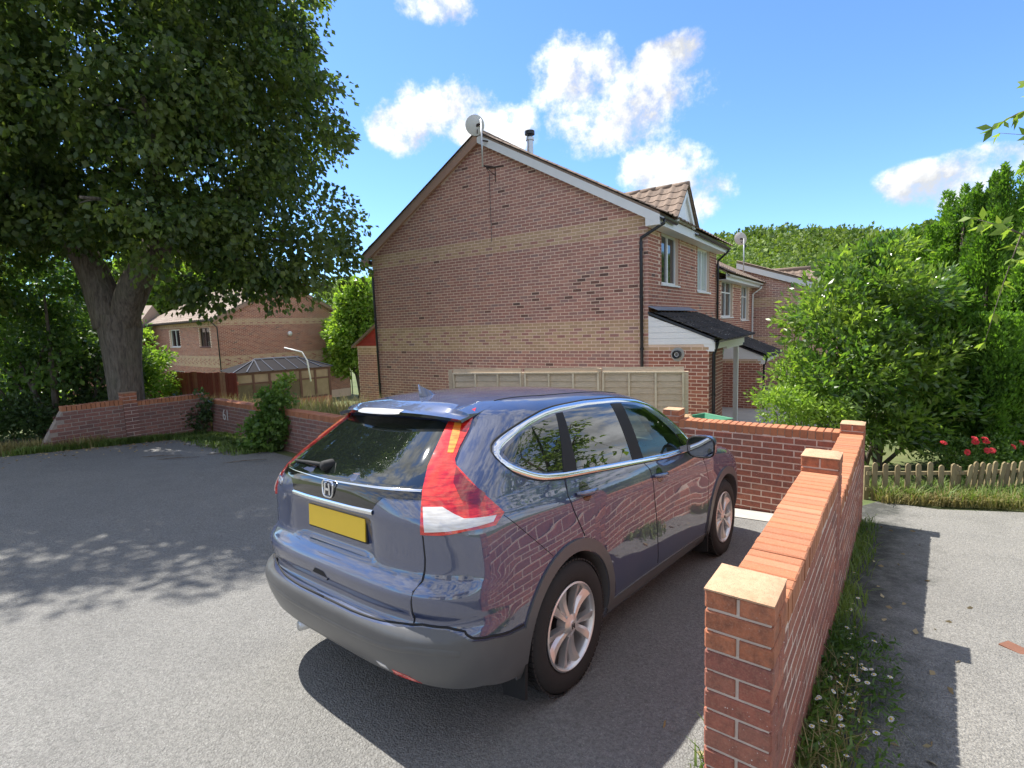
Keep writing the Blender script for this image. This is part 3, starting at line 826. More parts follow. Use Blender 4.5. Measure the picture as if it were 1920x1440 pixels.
COURSE0 = .014
def band_mat(red, buff, dark, lower=28, upper=61, pdark=.01, cluster=None):
    def f(u, z, row, k):
        if lower <= row < lower + 9:
            q_ = row - lower                       # 0 bottom ... 8 top
            ph = (u / .675) % 1.0
            if q_ in (2, 6): m_ = abs(ph - .5) < .30
            elif q_ in (3, 5): m_ = abs(ph - .5) < .17
            elif q_ == 4: m_ = min(ph, 1 - ph) < .17
            else: m_ = False
            return red if m_ else buff
        if upper <= row < upper + 5:
            if row - upper == 1: return red if int(u / .225) % 2 == 0 else buff
            return buff
        p = pdark
        if cluster: p += cluster(u, z)
        return dark if random.random() < p else red
    return f

def downpipe(parent, pts, clips=()):
    p = MB().tube(pts, .034, 12).build('downpipe', BLACKP, parent, smooth=True)
    for c in clips: MB().tube([Vector(c) - HZ * .025, Vector(c) + HZ * .025], .042, 12).build('clip', BLACKP, p, angle=40)
    return p
def gutter(parent, p, q_, mat=BLACKP, r=.058):
    p, q_ = Vector(p), Vector(q_); d = (q_ - p).normalized(); s_ = d.cross(HZ).normalized()
    m_ = MB(); n = 10; V = []
    for e in (p, q_):
        for rr in (r, r - .006):
            for i in range(n + 1):
                t = pi * i / n; V.append(e + s_ * (rr * cos(t)) - HZ * (rr * sin(t)))
    k = n + 1
    F = [(i, i + 1, 2 * k + i + 1, 2 * k + i) for i in range(n)] + [(k + i, 3 * k + i, 3 * k + i + 1, k + i + 1) for i in range(n)]
    F += [(i, k + i, k + i + 1, i + 1) for i in range(n)] + [(2 * k + i, 2 * k + i + 1, 3 * k + i + 1, 3 * k + i) for i in range(n)]
    F += [(0, 2 * k, 3 * k, k), (n, k + n, 3 * k + n, 2 * k + n)]
    m_.add(V, F); return m_.build('gutter', mat, parent, angle=40)

def porch(parent, M_, u0, z_shift=0.0, roof_u=3.1, block=1.25, flue=True, post=True, nb=300):
    """lean-to porch: brick block, white boarded cheek, dark tiles, post; built into its house"""
    zt, zb = 2.95 + z_shift, 2.37 + z_shift; out = 1.36
    p = MB()
    # brick block under the cheek
    core = MB().box((u0, -1.245, 0), (u0 + block, 0, 2.24 + z_shift)).build('porch_wall', MORTAR, parent)
    red = lambda u, z, r_, k: (BR_BUFF if z > 2.10 + z_shift else BR_HOUSE_R)
    nc = int((2.24 + z_shift - COURSE0) / .075)
    its = face_bricks((u0, 0, 0), -HYv, -HX, 1.245, COURSE0, nc, red) + face_bricks((u0, -1.245, 0), HX, -HYv, block, COURSE0, nc, red, shift=.5)
    its += face_bricks((u0 + block, -1.245, 0), HYv, HX, 1.2, COURSE0, nc, red)
    lay(core, its, M_, nb)
    # boarded cheek
    ck = MB().prism([(u0 - .002, 0, zt - .1), (u0 - .002, 0, 2.235 + z_shift), (u0 - .002, -1.14, 2.235 + z_shift), (u0 - .002, -1.2, 2.09 + z_shift), (u0 - .002, -1.35, 2.09 + z_shift), (u0 - .002, -1.35, 2.33 + z_shift)], (.03, 0, 0)).build('cheek_backing', WHITE, parent, fix=True)
    z = 2.24 + z_shift; k = 0
    while z < zt - .12:
        zc = z + .118
        ymax = lambda zz: -1.35 * min(1, max(0, (zt - .1 - zz) / (zt - .1 - (2.33 + z_shift))))
        y0, y1 = ymax(z), ymax(zc)
        MB().prism([(u0 - .016, -.002, z), (u0 - .016, y0 + .0, z), (u0 - .016, y1, zc), (u0 - .016, -.002, zc)], (.014, 0, 0)).build('cladding_board', WHITE, ck, fix=True)
        z += .125; k += 1
    # roof: battens slab, tiles, lead
    sl = Vector((0, -out, zb - zt)); L_ = sl.length; sd = sl.normalized()
    rf = MB().prism([(u0 - .04, .0, zt - .06), (u0 + roof_u, .0, zt - .06), (u0 + roof_u, -out, zb - .06), (u0 - .04, -out, zb - .06)], (0, 0, .05)).build('porch_roof', BLACKP, parent, fix=True)
    tiled(rf, (u0 - .05, -.14, zt - .14 * (zt - zb) / out + .005), HX, sd, roof_u + .08, L_ - .1, TILE_DK, .30, .30)
    MB().prism([(u0 - .05, -.001, zt + .06), (u0 + roof_u, -.001, zt + .06), (u0 + roof_u, -.012, zt + .06), (u0 + roof_u, -.2, zt - .03), (u0 - .05, -.2, zt - .03), (u0 - .05, -.012, zt + .06)][:0] or [(u0 - .05, -.006, zt + .10), (u0 + roof_u, -.006, zt + .10), (u0 + roof_u, -.24, zt + .005), (u0 - .05, -.24, zt + .005)], (0, -.004, .008)).build('lead_flashing', LEAD, rf, fix=True)
    gutter(parent, (u0 - .03, -out - .04, zb - .05), (u0 + roof_u, -out - .04, zb - .05))
    MB().box((u0 + .0, -out + .0, zb - .24), (u0 + roof_u, -out + .025, zb - .065)).build('fascia', WHITE, parent)
    if post:
        MB().box((u0 + roof_u - .62, -out + .03, -.1), (u0 + roof_u - .52, -out + .13, zb - .18)).build('porch_post', WHITE, parent)
        MB().box((u0 + block, -out + .03, zb - .30), (u0 + roof_u, -out + .13, zb - .18)).build('porch_beam', WHITE, parent)
    downpipe(parent, [(u0 + .10, -out - .04, zb - .08), (u0 + .10, -out - .0, zb - .22), (u0 + .10, -1.32, zb - .34), (u0 + .10, -1.32, 0)], [(u0 + .10, -1.32, 1.2 + z_shift), (u0 + .10, -1.32, .5)])

def main_house():
    t = thing('brick_house', 'two-storey red brick end house with buff brick bands and blank gable wall', 'house', HO, HRZ)
    M_ = hmat(); W, U = 8.554, 6.12; Z0 = 0.95
    zb0, zb1 = 2.114, 2.789; zu0, zu1 = 4.589, 4.964; apex = 7.36; slope = (apex - zu1) / (W / 2)
    rake = lambda v: zu1 + slope * (W / 2 - abs(v - W / 2))
    win = [(.87, 2.15, 2.62 + Z0, 3.77 + Z0), (3.92, 5.25, 2.56 + Z0, 3.75 + Z0)]
    # walls
    g = MB(); g.prism([(.0, .0, -.3), (.0, W, -.3), (.0, W, zu1), (.0, W / 2, apex), (.0, .0, zu1)], (.2, 0, 0)).build('gable_wall', MORTAR, t, fix=True)
    f = MB(); core_wall(f, (.21, .0, 0), HX, U - .21, -.3, zu1, .2, [(a - .21, b - .21, c, d) for a, b, c, d in win], -HYv); f.build('front_wall', MORTAR, t, fix=True)
    MB().box((.21, W - .2, -.3), (U, W - .006, zu1)).build('rear_wall', MORTAR, t)
    MB().prism([(U - .2, .21, -.3), (U - .2, W - .21, -.3), (U - .2, W - .21, zu1), (U - .2, W / 2, apex), (U - .2, .21, zu1)], (.19, 0, 0)).build('party_wall', MORTAR, t, fix=True)
    # gable bricks: random burnt ones gather towards the right-hand side
    def cl(u, z):
        return .22 * math.exp(-((u - 1.35) / .75) ** 2 - ((z - 3.55) / .45) ** 2) + .10 * math.exp(-((u - 2.4) / 1.1) ** 2 - ((z - 3.1) / .25) ** 2) + .16 * math.exp(-((u - 7.2) / .9) ** 2 - ((z - 2.98) / .1) ** 2)
    nc = int((apex - COURSE0) / .075)
    its = face_bricks((0, 0, 0), HYv, -HX, W, COURSE0, nc, band_mat(BR_HOUSE, BR_BUFF, BR_DARK, cluster=cl), lambda a, b, z: z + .02 > rake((a + b) / 2) - .02, depth=.02)
    gw = [o for o in t.children if o.name.startswith('gable_wall')][0]
    lay(gw, its, M_, 300)
    fm = band_mat(BR_HOUSE_R, BR_BUFF, BR_DARK, pdark=.025)
    its = face_bricks((0, 0, 0), HX, -HYv, U, COURSE0, 66, fm, lambda a, b, z: any(a < w[1] + .0 and b > w[0] - .0 and w[2] - .02 < z < w[3] + .01 for w in win), shift=.5, depth=.02)
    # part bricks closing up to the window jambs
    for w in win:
        for r_ in range(66):
            zc = COURSE0 + r_ * .075 + .0375
            if not (w[2] - .02 < zc < w[3] + .01): continue
            for side, e in ((-1, w[0]), (1, w[1])):
                L_ = .10 if r_ % 2 else .16
                its.append((Vector((e + side * L_ / 2, -.0045, zc)), HX, -HYv, L_ - .006, .065, .02, BR_HOUSE_R))
    fw_ = [o for o in t.children if o.name.startswith('front_wall')][0]
    lay(fw_, its, M_, 300)
    for w, pn in zip(win, (GLASSW, CURTAIN)): window(t, (0, 0, 0), HX, -HYv, *w, pane=pn)
    # roof slab and coverings
    ov = .16; eo = .30
    for sgn in (1, -1):
        y_e = -eo if sgn == 1 else W + eo; z_e = zu1 - slope * eo + .10; z_a = apex + .12
        P = [(-ov, y_e, z_e), (U, y_e, z_e), (U, W / 2, z_a), (-ov, W / 2, z_a)]
        rf = MB().prism(P, (0, 0, .05)).build('roof', TILE, t, fix=True)
        dn = Vector((0, y_e - W / 2, z_e - z_a)); run = dn.length
        tiled(rf, (-ov - .03, W / 2, z_a + .055), HX, dn, U + .2, run + .04, TILE, .30, .28, 60)
    for i in range(int((U + ov) / .40)):
        m_ = MB(); x = -ov - .02 + i * .40
        m_.tube([(x, W / 2, apex + .17), (x + .42, W / 2, apex + .165)], .115, 14); m_.build('ridge_tile', TILE, t, smooth=True)
    # bargeboards and verge
    for sgn, mt in ((1, WHITE_D), (-1, TIMBER_BROWN)):
        y_e = -eo if sgn == 1 else W + eo; z_e = zu1 - slope * eo + .10; z_a = apex + .12
        MB().prism([(-ov, y_e, z_e - .20), (-ov, y_e, z_e), (-ov, W / 2, z_a), (-ov, W / 2, z_a - .20)], (.03, 0, 0)).build('bargeboard', mt, t, fix=True)
        MB().prism([(-ov + .03, y_e, z_e - .13), (-.002, y_e, z_e - .13), (-.002, W / 2, z_a - .13), (-ov + .03, W / 2, z_a - .13)], (0, 0, .02)).build('soffit', mt, t, fix=True)
    # box ends, fascia and gutters
    for y_e, sg, mt in ((-eo, 1, WHITE_D), (W + eo, -1, TIMBER_BROWN)):
        ze = zu1 - slope * eo + .10
        MB().prism([(-ov + .002, y_e, ze - .2), (-ov + .002, y_e + sg * eo, ze - .2), (-ov + .002, y_e + sg * eo, ze - .2 + slope * eo)], (.028, 0, 0)).build('box_end', mt, t, fix=True)
        MB().box((-ov + .03, y_e, ze - .2), (U, y_e + sg * .02, ze - .01)).build('fascia', mt, t)
        MB().box((-ov + .03, y_e + sg * .02, ze - .2), (U, y_e + sg * (eo - .006), ze - .185)).build('eaves_soffit', mt, t)
    ze = zu1 - slope * eo + .05
    gutter(t, (-ov, -eo - .06, ze), (.78, -eo - .06, ze)); gutter(t, (2.52, -eo - .06, ze), (U + .05, -eo - .06, ze)); gutter(t, (-ov, W + eo + .06, ze), (U, W + eo + .06, ze))
    downpipe(t, [(-.06, -eo - .06, ze - .03), (-.06, -eo - .06, ze - .12), (-.06, .13, ze - .36), (-.06, .13, ze - .46), (-.06, .13, 0)], [(-.06, .13, z) for z in (4.25, 3.25, 2.15, 1.1)])
    downpipe(t, [(-.06, W + eo + .06, ze - .03), (-.06, W + eo + .06, ze - .1), (-.06, W - .06, ze - .33), (-.06, W - .06, ze - .43), (-.06, W - .06, 0)], [(-.06, W - .06, z) for z in (4.1, 3.1, 2.1, 1.1)])
    downpipe(t, [(U - .06, -eo - .06, ze - .03), (U - .06, -eo - .06, ze - .1), (U - .06, -.06, ze - .36), (U - .06, -.06, ze - .46), (U - .06, -.06, 1.6)], [(U - .06, -.06, z) for z in (4.2, 3.2, 2.4)])
    # gablet over the first window
    a0, a1, za, zb_ = .78, 2.30, 4.76 + Z0, 4.00 + Z0; am = (a0 + a1) / 2; yb = -.33
    d = MB().prism([(a0 + .1, yb, zb_ - .02), (a1 - .1, yb, zb_ - .02), (am, yb, za - .12)], (0, .05, 0)).build('gablet_panel', WHITE, t, fix=True)
    for s_ in (-1, 1):
        e = a0 if s_ < 0 else a1
        MB().prism([(e, yb - .05, zb_ - .05), (e - s_ * .16, yb - .05, zb_ - .05), (am, yb - .05, za - .16), (am, yb - .05, za)], (0, .045, 0)).build('bargeboard', WHITE, d, fix=True)
        back = 3.0
        rf = MB().prism([(e + s_ * .06, yb - .08, zb_ - .02), (am, yb - .08, za + .04), (am, back, za + .04), (e + s_ * .06, back * .35, zb_ - .02)], (0, 0, .04)).build('gablet_roof', TILE, t, fix=True)
        dn = Vector((e + s_ * .06 - am, 0, zb_ - .02 - za - .04)); run = dn.length
        lim = lambda p: p.z > zu1 - slope * (eo) + .10 + slope * (p.y + eo) - .05
        tiled(rf, (am, yb - .1, za + .085), HYv, dn, 2.9, run + .03, TILE, .27, .24, 200, clip=lim)
    for i in range(7):
        MB().tube([(am, yb - .10 + i * .38, za + .085), (am, yb + .28 + i * .38, za + .083)], .075, 12).build('ridge_tile', TILE, t, smooth=True)
    MB().box((a0 + .02, yb + .05, zb_ - .25), (a1 - .02, yb + .07, zb_ - .03)).build('fascia', WHITE, d)
    # flue on the back of the ridge slope
    fl = MB(); fl.lathe([(.0, 7.1), (.085, 7.1), (.085, 7.75), (.11, 7.75), (.11, 7.82), (.0, 7.82)], 20, (1.62, W / 2 - .45, -.05)); q_ = fl.build('flue', METAL, t, angle=35)
    MB().lathe([(.0, 7.82), (.075, 7.82), (.075, 7.88), (.135, 7.90), (.135, 7.99), (.0, 8.0)], 20, (1.62, W / 2 - .45, -.05)).build('cowl', BLACKP, q_, angle=35)
    porch(t, M_, 0.0)
    # lean-to at the back with red boarded cheek
    y0, y1, x0 = W + .02, W + 1.62, .55; e0, e1 = 3.18, 2.27
    lw = MB().box((x0, y0, -1.2), (x0 + 3, y1 - .006, e1 - .02)).build('lean_to_wall', MORTAR, t)
    lay(lw, face_bricks((x0, y0, 0), HYv, -HX, y1 - y0, COURSE0 - .6, 37, lambda *a: BR_HOUSE if a[1] < 2.0 else BR_BUFF, depth=.02), M_, 120)
    ck = MB().prism([(x0 - .01, y0, e1 - .02), (x0 - .01, y1 + .05, e1 - .02), (x0 - .01, y0, e0)], (.03, 0, 0)).build('lean_to_cheek', RED_BOARD, t, fix=True)
    for i in range(6):
        z = e1 - .015 + i * .145; zt_ = z + .138
        yy = lambda zz: y0 + (y1 + .05 - y0) * max(0, (e0 - zz) / (e0 - e1 + .02))
        if zt_ < e0 + .05: MB().prism([(x0 - .03, y0, z), (x0 - .03, yy(z), z), (x0 - .022, max(yy(zt_), y0 + .005), zt_), (x0 - .022, y0, zt_)], (.015, 0, 0)).build('cheek_board', RED_BOARD, ck, fix=True)
    MB().prism([(x0 - .12, y0, e0 + .02), (x0 + 3.1, y0, e0 + .02), (x0 + 3.1, y1 + .16, e1 - .08), (x0 - .12, y1 + .16, e1 - .08)], (0, 0, .07)).build('lean_to_roof', TILE, t, fix=True)
    return t
main_house()

def flue_and_lamp():
    M_ = hmat()
    o = M_ @ Vector((-.0, -.62, 2.03))
    t = thing('flue_outlet', 'round black boiler flue outlet with white inner pipe on the porch brick wall', 'flue', o, HRZ)
    MB().lathe([(.0, .0), (.15, .0), (.14, -.012), (.0, -.013)], 11, (0, 0, 0), 'x').build('cement_patch', CONCRETE, t)
    MB().lathe([(.062, -.01), (.085, -.01), (.085, -.12), (.065, -.12), (.065, -.01)], 24, axis='x').build('outer_pipe', BLACKP, t, angle=40)
    MB().lathe([(.035, -.01), (.045, -.01), (.045, -.09), (.035, -.09)], 20, axis='x').build('inner_pipe', WHITE, t, angle=40)
    o = M_ @ Vector((1.25, -1.18, 2.03))
    t = thing('wall_lantern', 'black coach lantern with clear glass beside the porch drainpipe', 'lantern', o, HRZ)
    MB().lathe([(0, .17), (.02, .16), (.03, .12), (.09, .07), (.1, .04), (.085, .035), (0, .035)], 8, (.12, 0, 0)).build('roof', BLACKP, t)
    MB().lathe([(.07, .035), (.05, -.12), (0, -.12)], 8, (.12, 0, 0)).build('glass', CURTAIN, t)
    MB().lathe([(.055, -.12), (.05, -.16), (.02, -.2), (0, -.22)], 8, (.12, 0, 0)).build('base', BLACKP, t)
    MB().tube([(0, 0, -.28), (.08, 0, -.27), (.12, 0, -.2)], .012, 8).build('arm', BLACKP, t)
flue_and_lamp()

def dish(o, rz, label, mast_h, size=.30, bracket=True, face=2.3):
    t = thing('satellite_dish', label, 'satellite dish', o, rz)
    MB().tube([(0, 0, 0), (0, 0, mast_h)], .021, 12).build('mast', METAL, t, smooth=True)
    d = MB(); n = 26; prof = [(size * i / 7, .20 * size * (i / 7) ** 2) for i in range(8)]
    pts = prof + [(size * i / 7, .20 * size * (i / 7) ** 2 + .006) for i in range(7, -1, -1)]
    d.lathe(pts, n)
    r_ = d.build('reflector', DISH, t, angle=50); r_.rotation_euler = (radians(68), 0, face); r_.location = (.05 * cos(face), .16, mast_h - .12)
    MB().bar((0, 0, mast_h - .12), (.0, .14, mast_h - .12), .035, .06).build('mount', RUST, t)
    MB().bar((.0, .12, mast_h - .22), (.38 * sin(face) * .9, .12 - .38 * cos(face) * .9, mast_h - .40), .018).build('feed_arm', RUST, t)
    MB().tube([(.38 * sin(face) * .9, .12 - .38 * cos(face) * .9, mast_h - .44), (.38 * sin(face) * .9, .12 - .38 * cos(face) * .9, mast_h - .34)], .03, 10).build('receiver', BLACKP, t)
    if bracket:
        for z in (.03, .62):
            b = MB(); b.bar((0, 0, z), (.30, -.16, z), .03, .03).bar((.30, -.42, z - .02), (.30, .1, z + .03), .05, .03)
            if z < .3: b.bar((.3, -.16, z), (.30, -.16, z - .36), .02, .02).bar((.05, -.02, z), (.28, -.16, z - .2), .012, .012)
            b.build('bracket', RUST, t)
        MB().tube([(.1, -.03, .0), (.285, .02, -.1), (.29, .03, -1.75)], .006, 6).build('cable', BLACKP, t)
    return t
dish(hmat() @ Vector((-.30, 4.02, 6.62)), HRZ, 'pale satellite dish on a bracketed mast at the gable peak', 1.12, .235)

# ---- the next houses down the terrace
def row_house(label, u0, u1, dz, wins, y_front=0.0, gut=WHITE_D, roof_edge=True, pipe_mat=WHITE, seed=0):
    t = thing('terraced_house', label, 'house', hmat() @ Vector((u0, 0, dz)), HRZ)
    M_ = hmat() @ Matrix.Translation((u0, 0, dz)); U = u1 - u0; W = 8.4; zt = 4.964; yf = y_front
    f = MB(); core_wall(f, (.0, yf, 0), HX, U, -.3, zt, .2, wins, -HYv); fw_ = f.build('front_wall', MORTAR, t, fix=True)
    MB().box((0, yf + W - .2, -.3), (U, yf + W, zt)).build('rear_wall', MORTAR, t)
    its = face_bricks((0, yf, 0), HX, -HYv, U, COURSE0, 66, band_mat(BR_HOUSE_R, BR_BUFF, BR_DARK), lambda a, b, z: any(a < w[1] and b > w[0] and w[2] - .02 < z < w[3] + .01 for w in wins), depth=.02)
    lay(fw_, its, M_, 300)
    for w in wins: window(t, (0, yf, 0), HX, -HYv, *w, mull=(.52,), trans=(.68,))
    sl = .558; eo = .3
    for sg in (1, -1):
        ye = yf - eo if sg == 1 else yf + W + eo
        P = [(0, ye, zt - sl * eo + .1), (U, ye, zt - sl * eo + .1), (U, yf + W / 2, zt + sl * W / 2 + .1), (0, yf + W / 2, zt + sl * W / 2 + .1)]
        rf = MB().prism(P, (0, 0, .05)).build('roof', TILE, t, fix=True)
        if sg == 1: tiled(rf, (0, yf + W / 2, zt + sl * W / 2 + .155), HX, Vector((0, -W / 2 - eo, -sl * (W / 2 + eo))), U, hypot(W / 2 + eo, sl * (W / 2 + eo)), TILE, .3, .28, 80)
    MB().box((0, yf - eo, zt - sl * eo - .1), (U, yf - eo + .02, zt - sl * eo + .09)).build('fascia', WHITE_D, t)
    MB().box((0, yf - eo + .02, zt - sl * eo - .1), (U, yf - .006, zt - sl * eo - .085)).build('eaves_soffit', WHITE_D, t)
    gutter(t, (0, yf - eo - .06, zt - sl * eo + .05), (U, yf - eo - .06, zt - sl * eo + .05), gut)
    return t, M_
h2, M2 = row_house('lower brick terraced house with white framed open windows beyond the end house', 6.14, 12.4, -.78, [(.72, 2.42, 1.83 + 1.73, 3.02 + 1.73), (4.0, 5.4, 1.70 + 1.73, 3.0 + 1.73)])
porch(h2, M2, .35, 0.0, 2.6, 1.1, post=False, nb=200)
_pp = MB().tube([(6.1, -.36, 4.75), (6.1, -.36, 4.68), (6.1, -.05, 4.45), (6.1, -.05, 0)], .034, 12).build('downpipe', WHITE, h2, smooth=True)
fl2 = MB().lathe([(0, 5.4), (.09, 5.4), (.09, 6.45), (.0, 6.5)], 16, (2.6, 1.2, 0)).build('flue', METAL, h2, angle=40)
dish(hmat() @ Vector((11.6, .2, 4.2)), HRZ, 'grey satellite dish on a tall pole above the lower terraced house', 1.75, .26, False, 1.2)
# flue pipe on the end house's far slope
def house3():
    o = hmat() @ Vector((12.42, 0, -.85))
    t = thing('terraced_house', 'brick house with projecting gable half hidden by the laurel', 'house', o, HRZ)
    M_ = hmat() @ Matrix.Translation((12.42, 0, -.85)); y1 = -3.6; zt = 4.2; top = 5.7; y_ap = .6
    rk = lambda y: zt + (top - zt) * (y - y1) / (y_ap - y1)
    g = MB().prism([(.0, y1, -.3), (.0, y_ap, -.3), (.0, y_ap, top), (.0, y1, zt)], (.2, 0, 0)).build('gable_wall', MORTAR, t, fix=True)
    its = face_bricks((0, y_ap, 0), -HYv, -HX, y_ap - y1, COURSE0, 76, band_mat(BR_HOUSE, BR_BUFF, BR_DARK, 28, 53), lambda a, b, z: z > rk(y_ap - (a + b) / 2) - .03, depth=.02)
    lay(g, its, M_, 300)
    MB().prism([(-.12, y1 - .3, rk(y1 - .3) - .1), (-.12, y1 - .3, rk(y1 - .3) + .12), (-.12, y_ap, top + .12), (-.12, y_ap, top - .1)], (.03, 0, 0)).build('bargeboard', WHITE_D, t, fix=True)
    rf = MB().prism([(-.12, y1 - .3, rk(y1 - .3) + .13), (-.12, y_ap, top + .13), (5, y_ap, top + .13), (5, y1 - .3, rk(y1 - .3) + .13)], (0, 0, .05)).build('roof', TILE, t, fix=True)
    tiled(rf, (-.14, y_ap, top + .19), HX, Vector((0, y1 - .3 - y_ap, rk(y1 - .3) - top)), 5, hypot(y1 - .3 - y_ap, rk(y1 - .3) - top), TILE, .3, .28, 60)
    # higher cross roof behind, pantiles facing the street
    rf2 = MB().prism([(2.2, y1 + 1.2, 4.6), (2.2, y_ap + 1, 4.6), (3.4, y_ap + 1, 5.55), (3.4, y1 + 1.2, 5.55)], (0, 0, .05)).build('cross_roof', TILE, t, fix=True)
    tiled(rf2, (3.4, y1 + 1.2, 5.61), HYv, Vector((-1.2, 0, -.95)), 3.6, 1.5, TILE, .3, .28, 140)
    MB().tube([(3.4, y1 + 1.1, 5.65), (3.4, y_ap + 1, 5.65)], .11, 12).build('ridge_tile', TILE, t, smooth=True)
    # white bay at the gable's foot
    window(t, (-.18, 0, 0), HYv, -HX, -2.6, -1.6, .75, 2.0, mull=(.35, .68), sill=True, recess=.02)
house3()

# ---- house beyond the trees on the left
def left_house():
    # nearest corner stands at px 416; gable recedes to the right, eaves side to the left
    Y0 = 30.0; a = at_y(416, 690, Y0); W = 8.4; rz = radians(50); d = Vector((cos(rz), sin(rz), 0))
    zl = at_y(430, 668, Y0).z                          # top of lower band
    base = zl - 2.789
    t = thing('brick_house', 'brick house with pale tiled roof and brown and white upstairs windows behind the tree', 'house', (a.x, a.y, base), rz)
    M_ = Matrix.Translation((a.x, a.y, base)) @ Matrix.Rotation(rz, 4, 'Z')
    sl = .5; U = 13.0; zt = 4.964; ap = zt + sl * W / 2
    X, Y = Vector((1, 0, 0)), Vector((0, 1, 0))
    g = MB().prism([(0, .0, -1), (W, .0, -1), (W, .0, zt), (W / 2, .0, ap), (0, .0, zt)], (0, .2, 0)).build('gable_wall', MORTAR, t, fix=True)
    rk = lambda x: zt + sl * (W / 2 - abs(x - W / 2))
    its = face_bricks((0, 0, 0), X, -Y, W, COURSE0, int(ap / .075), band_mat(BR_HOUSE_R, BR_BUFF, BR_DARK), lambda a_, b_, z: z > rk((a_ + b_) / 2) - .05, depth=.02)
    lay(g, its, M_, 60)
    wins = [(1.3, 2.9, 3.35, 4.5), (6.3, 8.1, 3.35, 4.5), (6.2, 8.2, .6, 1.75), (1.2, 3.0, .6, 1.75)]
    f = MB(); core_wall(f, (.0, .2, 0), Y, U, -1, zt, .2, [(w[0] - .2, w[1] - .2, w[2], w[3]) for w in wins], -X); fw_ = f.build('front_wall', MORTAR, t, fix=True)
    its = face_bricks((0, 0, 0), Y, -X, U, COURSE0, 66, band_mat(BR_HOUSE_R, BR_BUFF, BR_DARK), lambda a_, b_, z: any(a_ < w[1] and b_ > w[0] and w[2] - .02 < z < w[3] + .01 for w in wins), depth=.02)
    lay(fw_, its, M_, 60)
    for w, mt in zip(wins, (WOOD_DARK, WHITE, WHITE, WOOD_DARK)): window(t, (0, 0, 0), Y, -X, *w, mat=mt, pane=GLASSW)
    for sg in (1, -1):
        xe = -.35 if sg == 1 else W + .35
        rf = MB().prism([(xe, -.15, zt - sl * .35 + .1), (W / 2, -.15, ap + .1), (W / 2, U, ap + .1), (xe, U, zt - sl * .35 + .1)], (0, 0, .06)).build('roof', TILE_PALE, t, fix=True)
        if sg == 1: tiled(rf, (W / 2, -.18, ap + .165), Y, Vector((xe - W / 2, 0, -sl * (W / 2 + .35))), U, hypot(W / 2 + .35, sl * (W / 2 + .35)), TILE_PALE, .33, .34, 250)
        MB().prism([(xe, -.16, zt - sl * .35 - .08), (xe, -.16, zt - sl * .35 + .1), (W / 2, -.16, ap + .1), (W / 2, -.16, ap - .08)], (0, .03, 0)).build('bargeboard', TIMBER_BROWN, t, fix=True)
    MB().tube([(W / 2, -.18, ap + .17), (W / 2, U, ap + .17)], .12, 10).build('ridge_tile', TILE_PALE, t, smooth=True)
    gutter(t, (-.42, -.15, zt - .08), (-.42, U, zt - .08)); gutter(t, (W + .42, -.15, zt - .08), (W + .42, U, zt - .08))
    downpipe(t, [(-.42, -.08, zt - .1), (-.08, -.08, zt - .5), (-.08, -.08, -.5)]); downpipe(t, [(W + .42, -.08, zt - .1), (W + .06, -.08, zt - .5), (W + .06, -.08, -.5)])
    # outside lamp high on the gable
    l = MB().lathe([(0, 0), (.12, -.03), (.16, -.1), (.12, -.17), (0, -.2)], 14, (W * .5, -.02, 3.98), 'y').build('bulkhead_lamp', WHITE, t, smooth=True)
    return M_, W
LHM, LHW = left_house()

def far_left_house():
    p = at_y(95, 690, 33)
    t = thing('brick_house', 'distant brick house glimpsed through the shrubs at the far left', 'house', (p.x - 5, p.y, gz(p.x, p.y) - 1), radians(14))
    M_ = Matrix.Translation(t.location) @ Matrix.Rotation(radians(14), 4, 'Z')
    X, Y = Vector((1, 0, 0)), Vector((0, 1, 0)); W = 9.0; zt = 5.2
    wins = [(1.4, 2.8, 3.4, 4.5), (5.6, 7.0, 3.4, 4.5), (1.2, 3.0, .8, 2.0)]
    f = MB(); core_wall(f, (0, .006, 0), X, W, -1, zt, .2, wins, -Y); fw_ = f.build('front_wall', MORTAR, t, fix=True)
    lay(fw_, face_bricks((0, 0, 0), X, -Y, W, 0, 69, lambda *a: BR_HOUSE_R, lambda a_, b_, z: any(a_ < w[1] and b_ > w[0] and w[2] < z < w[3] for w in wins), depth=.02), M_, 0)
    for w in wins: window(t, (0, 0, 0), X, -Y, *w)
    MB().box((0, .21, -1), (W, 7, zt)).build('house_body', BR_HOUSE_R, t)
    rf = MB().prism([(-.2, -.4, zt), (-.2, 3.5, zt + 2.1), (-.2, 7.4, zt)], (W + .4, 0, 0)).build('roof', TILE_PALE, t, fix=True)
far_left_house()

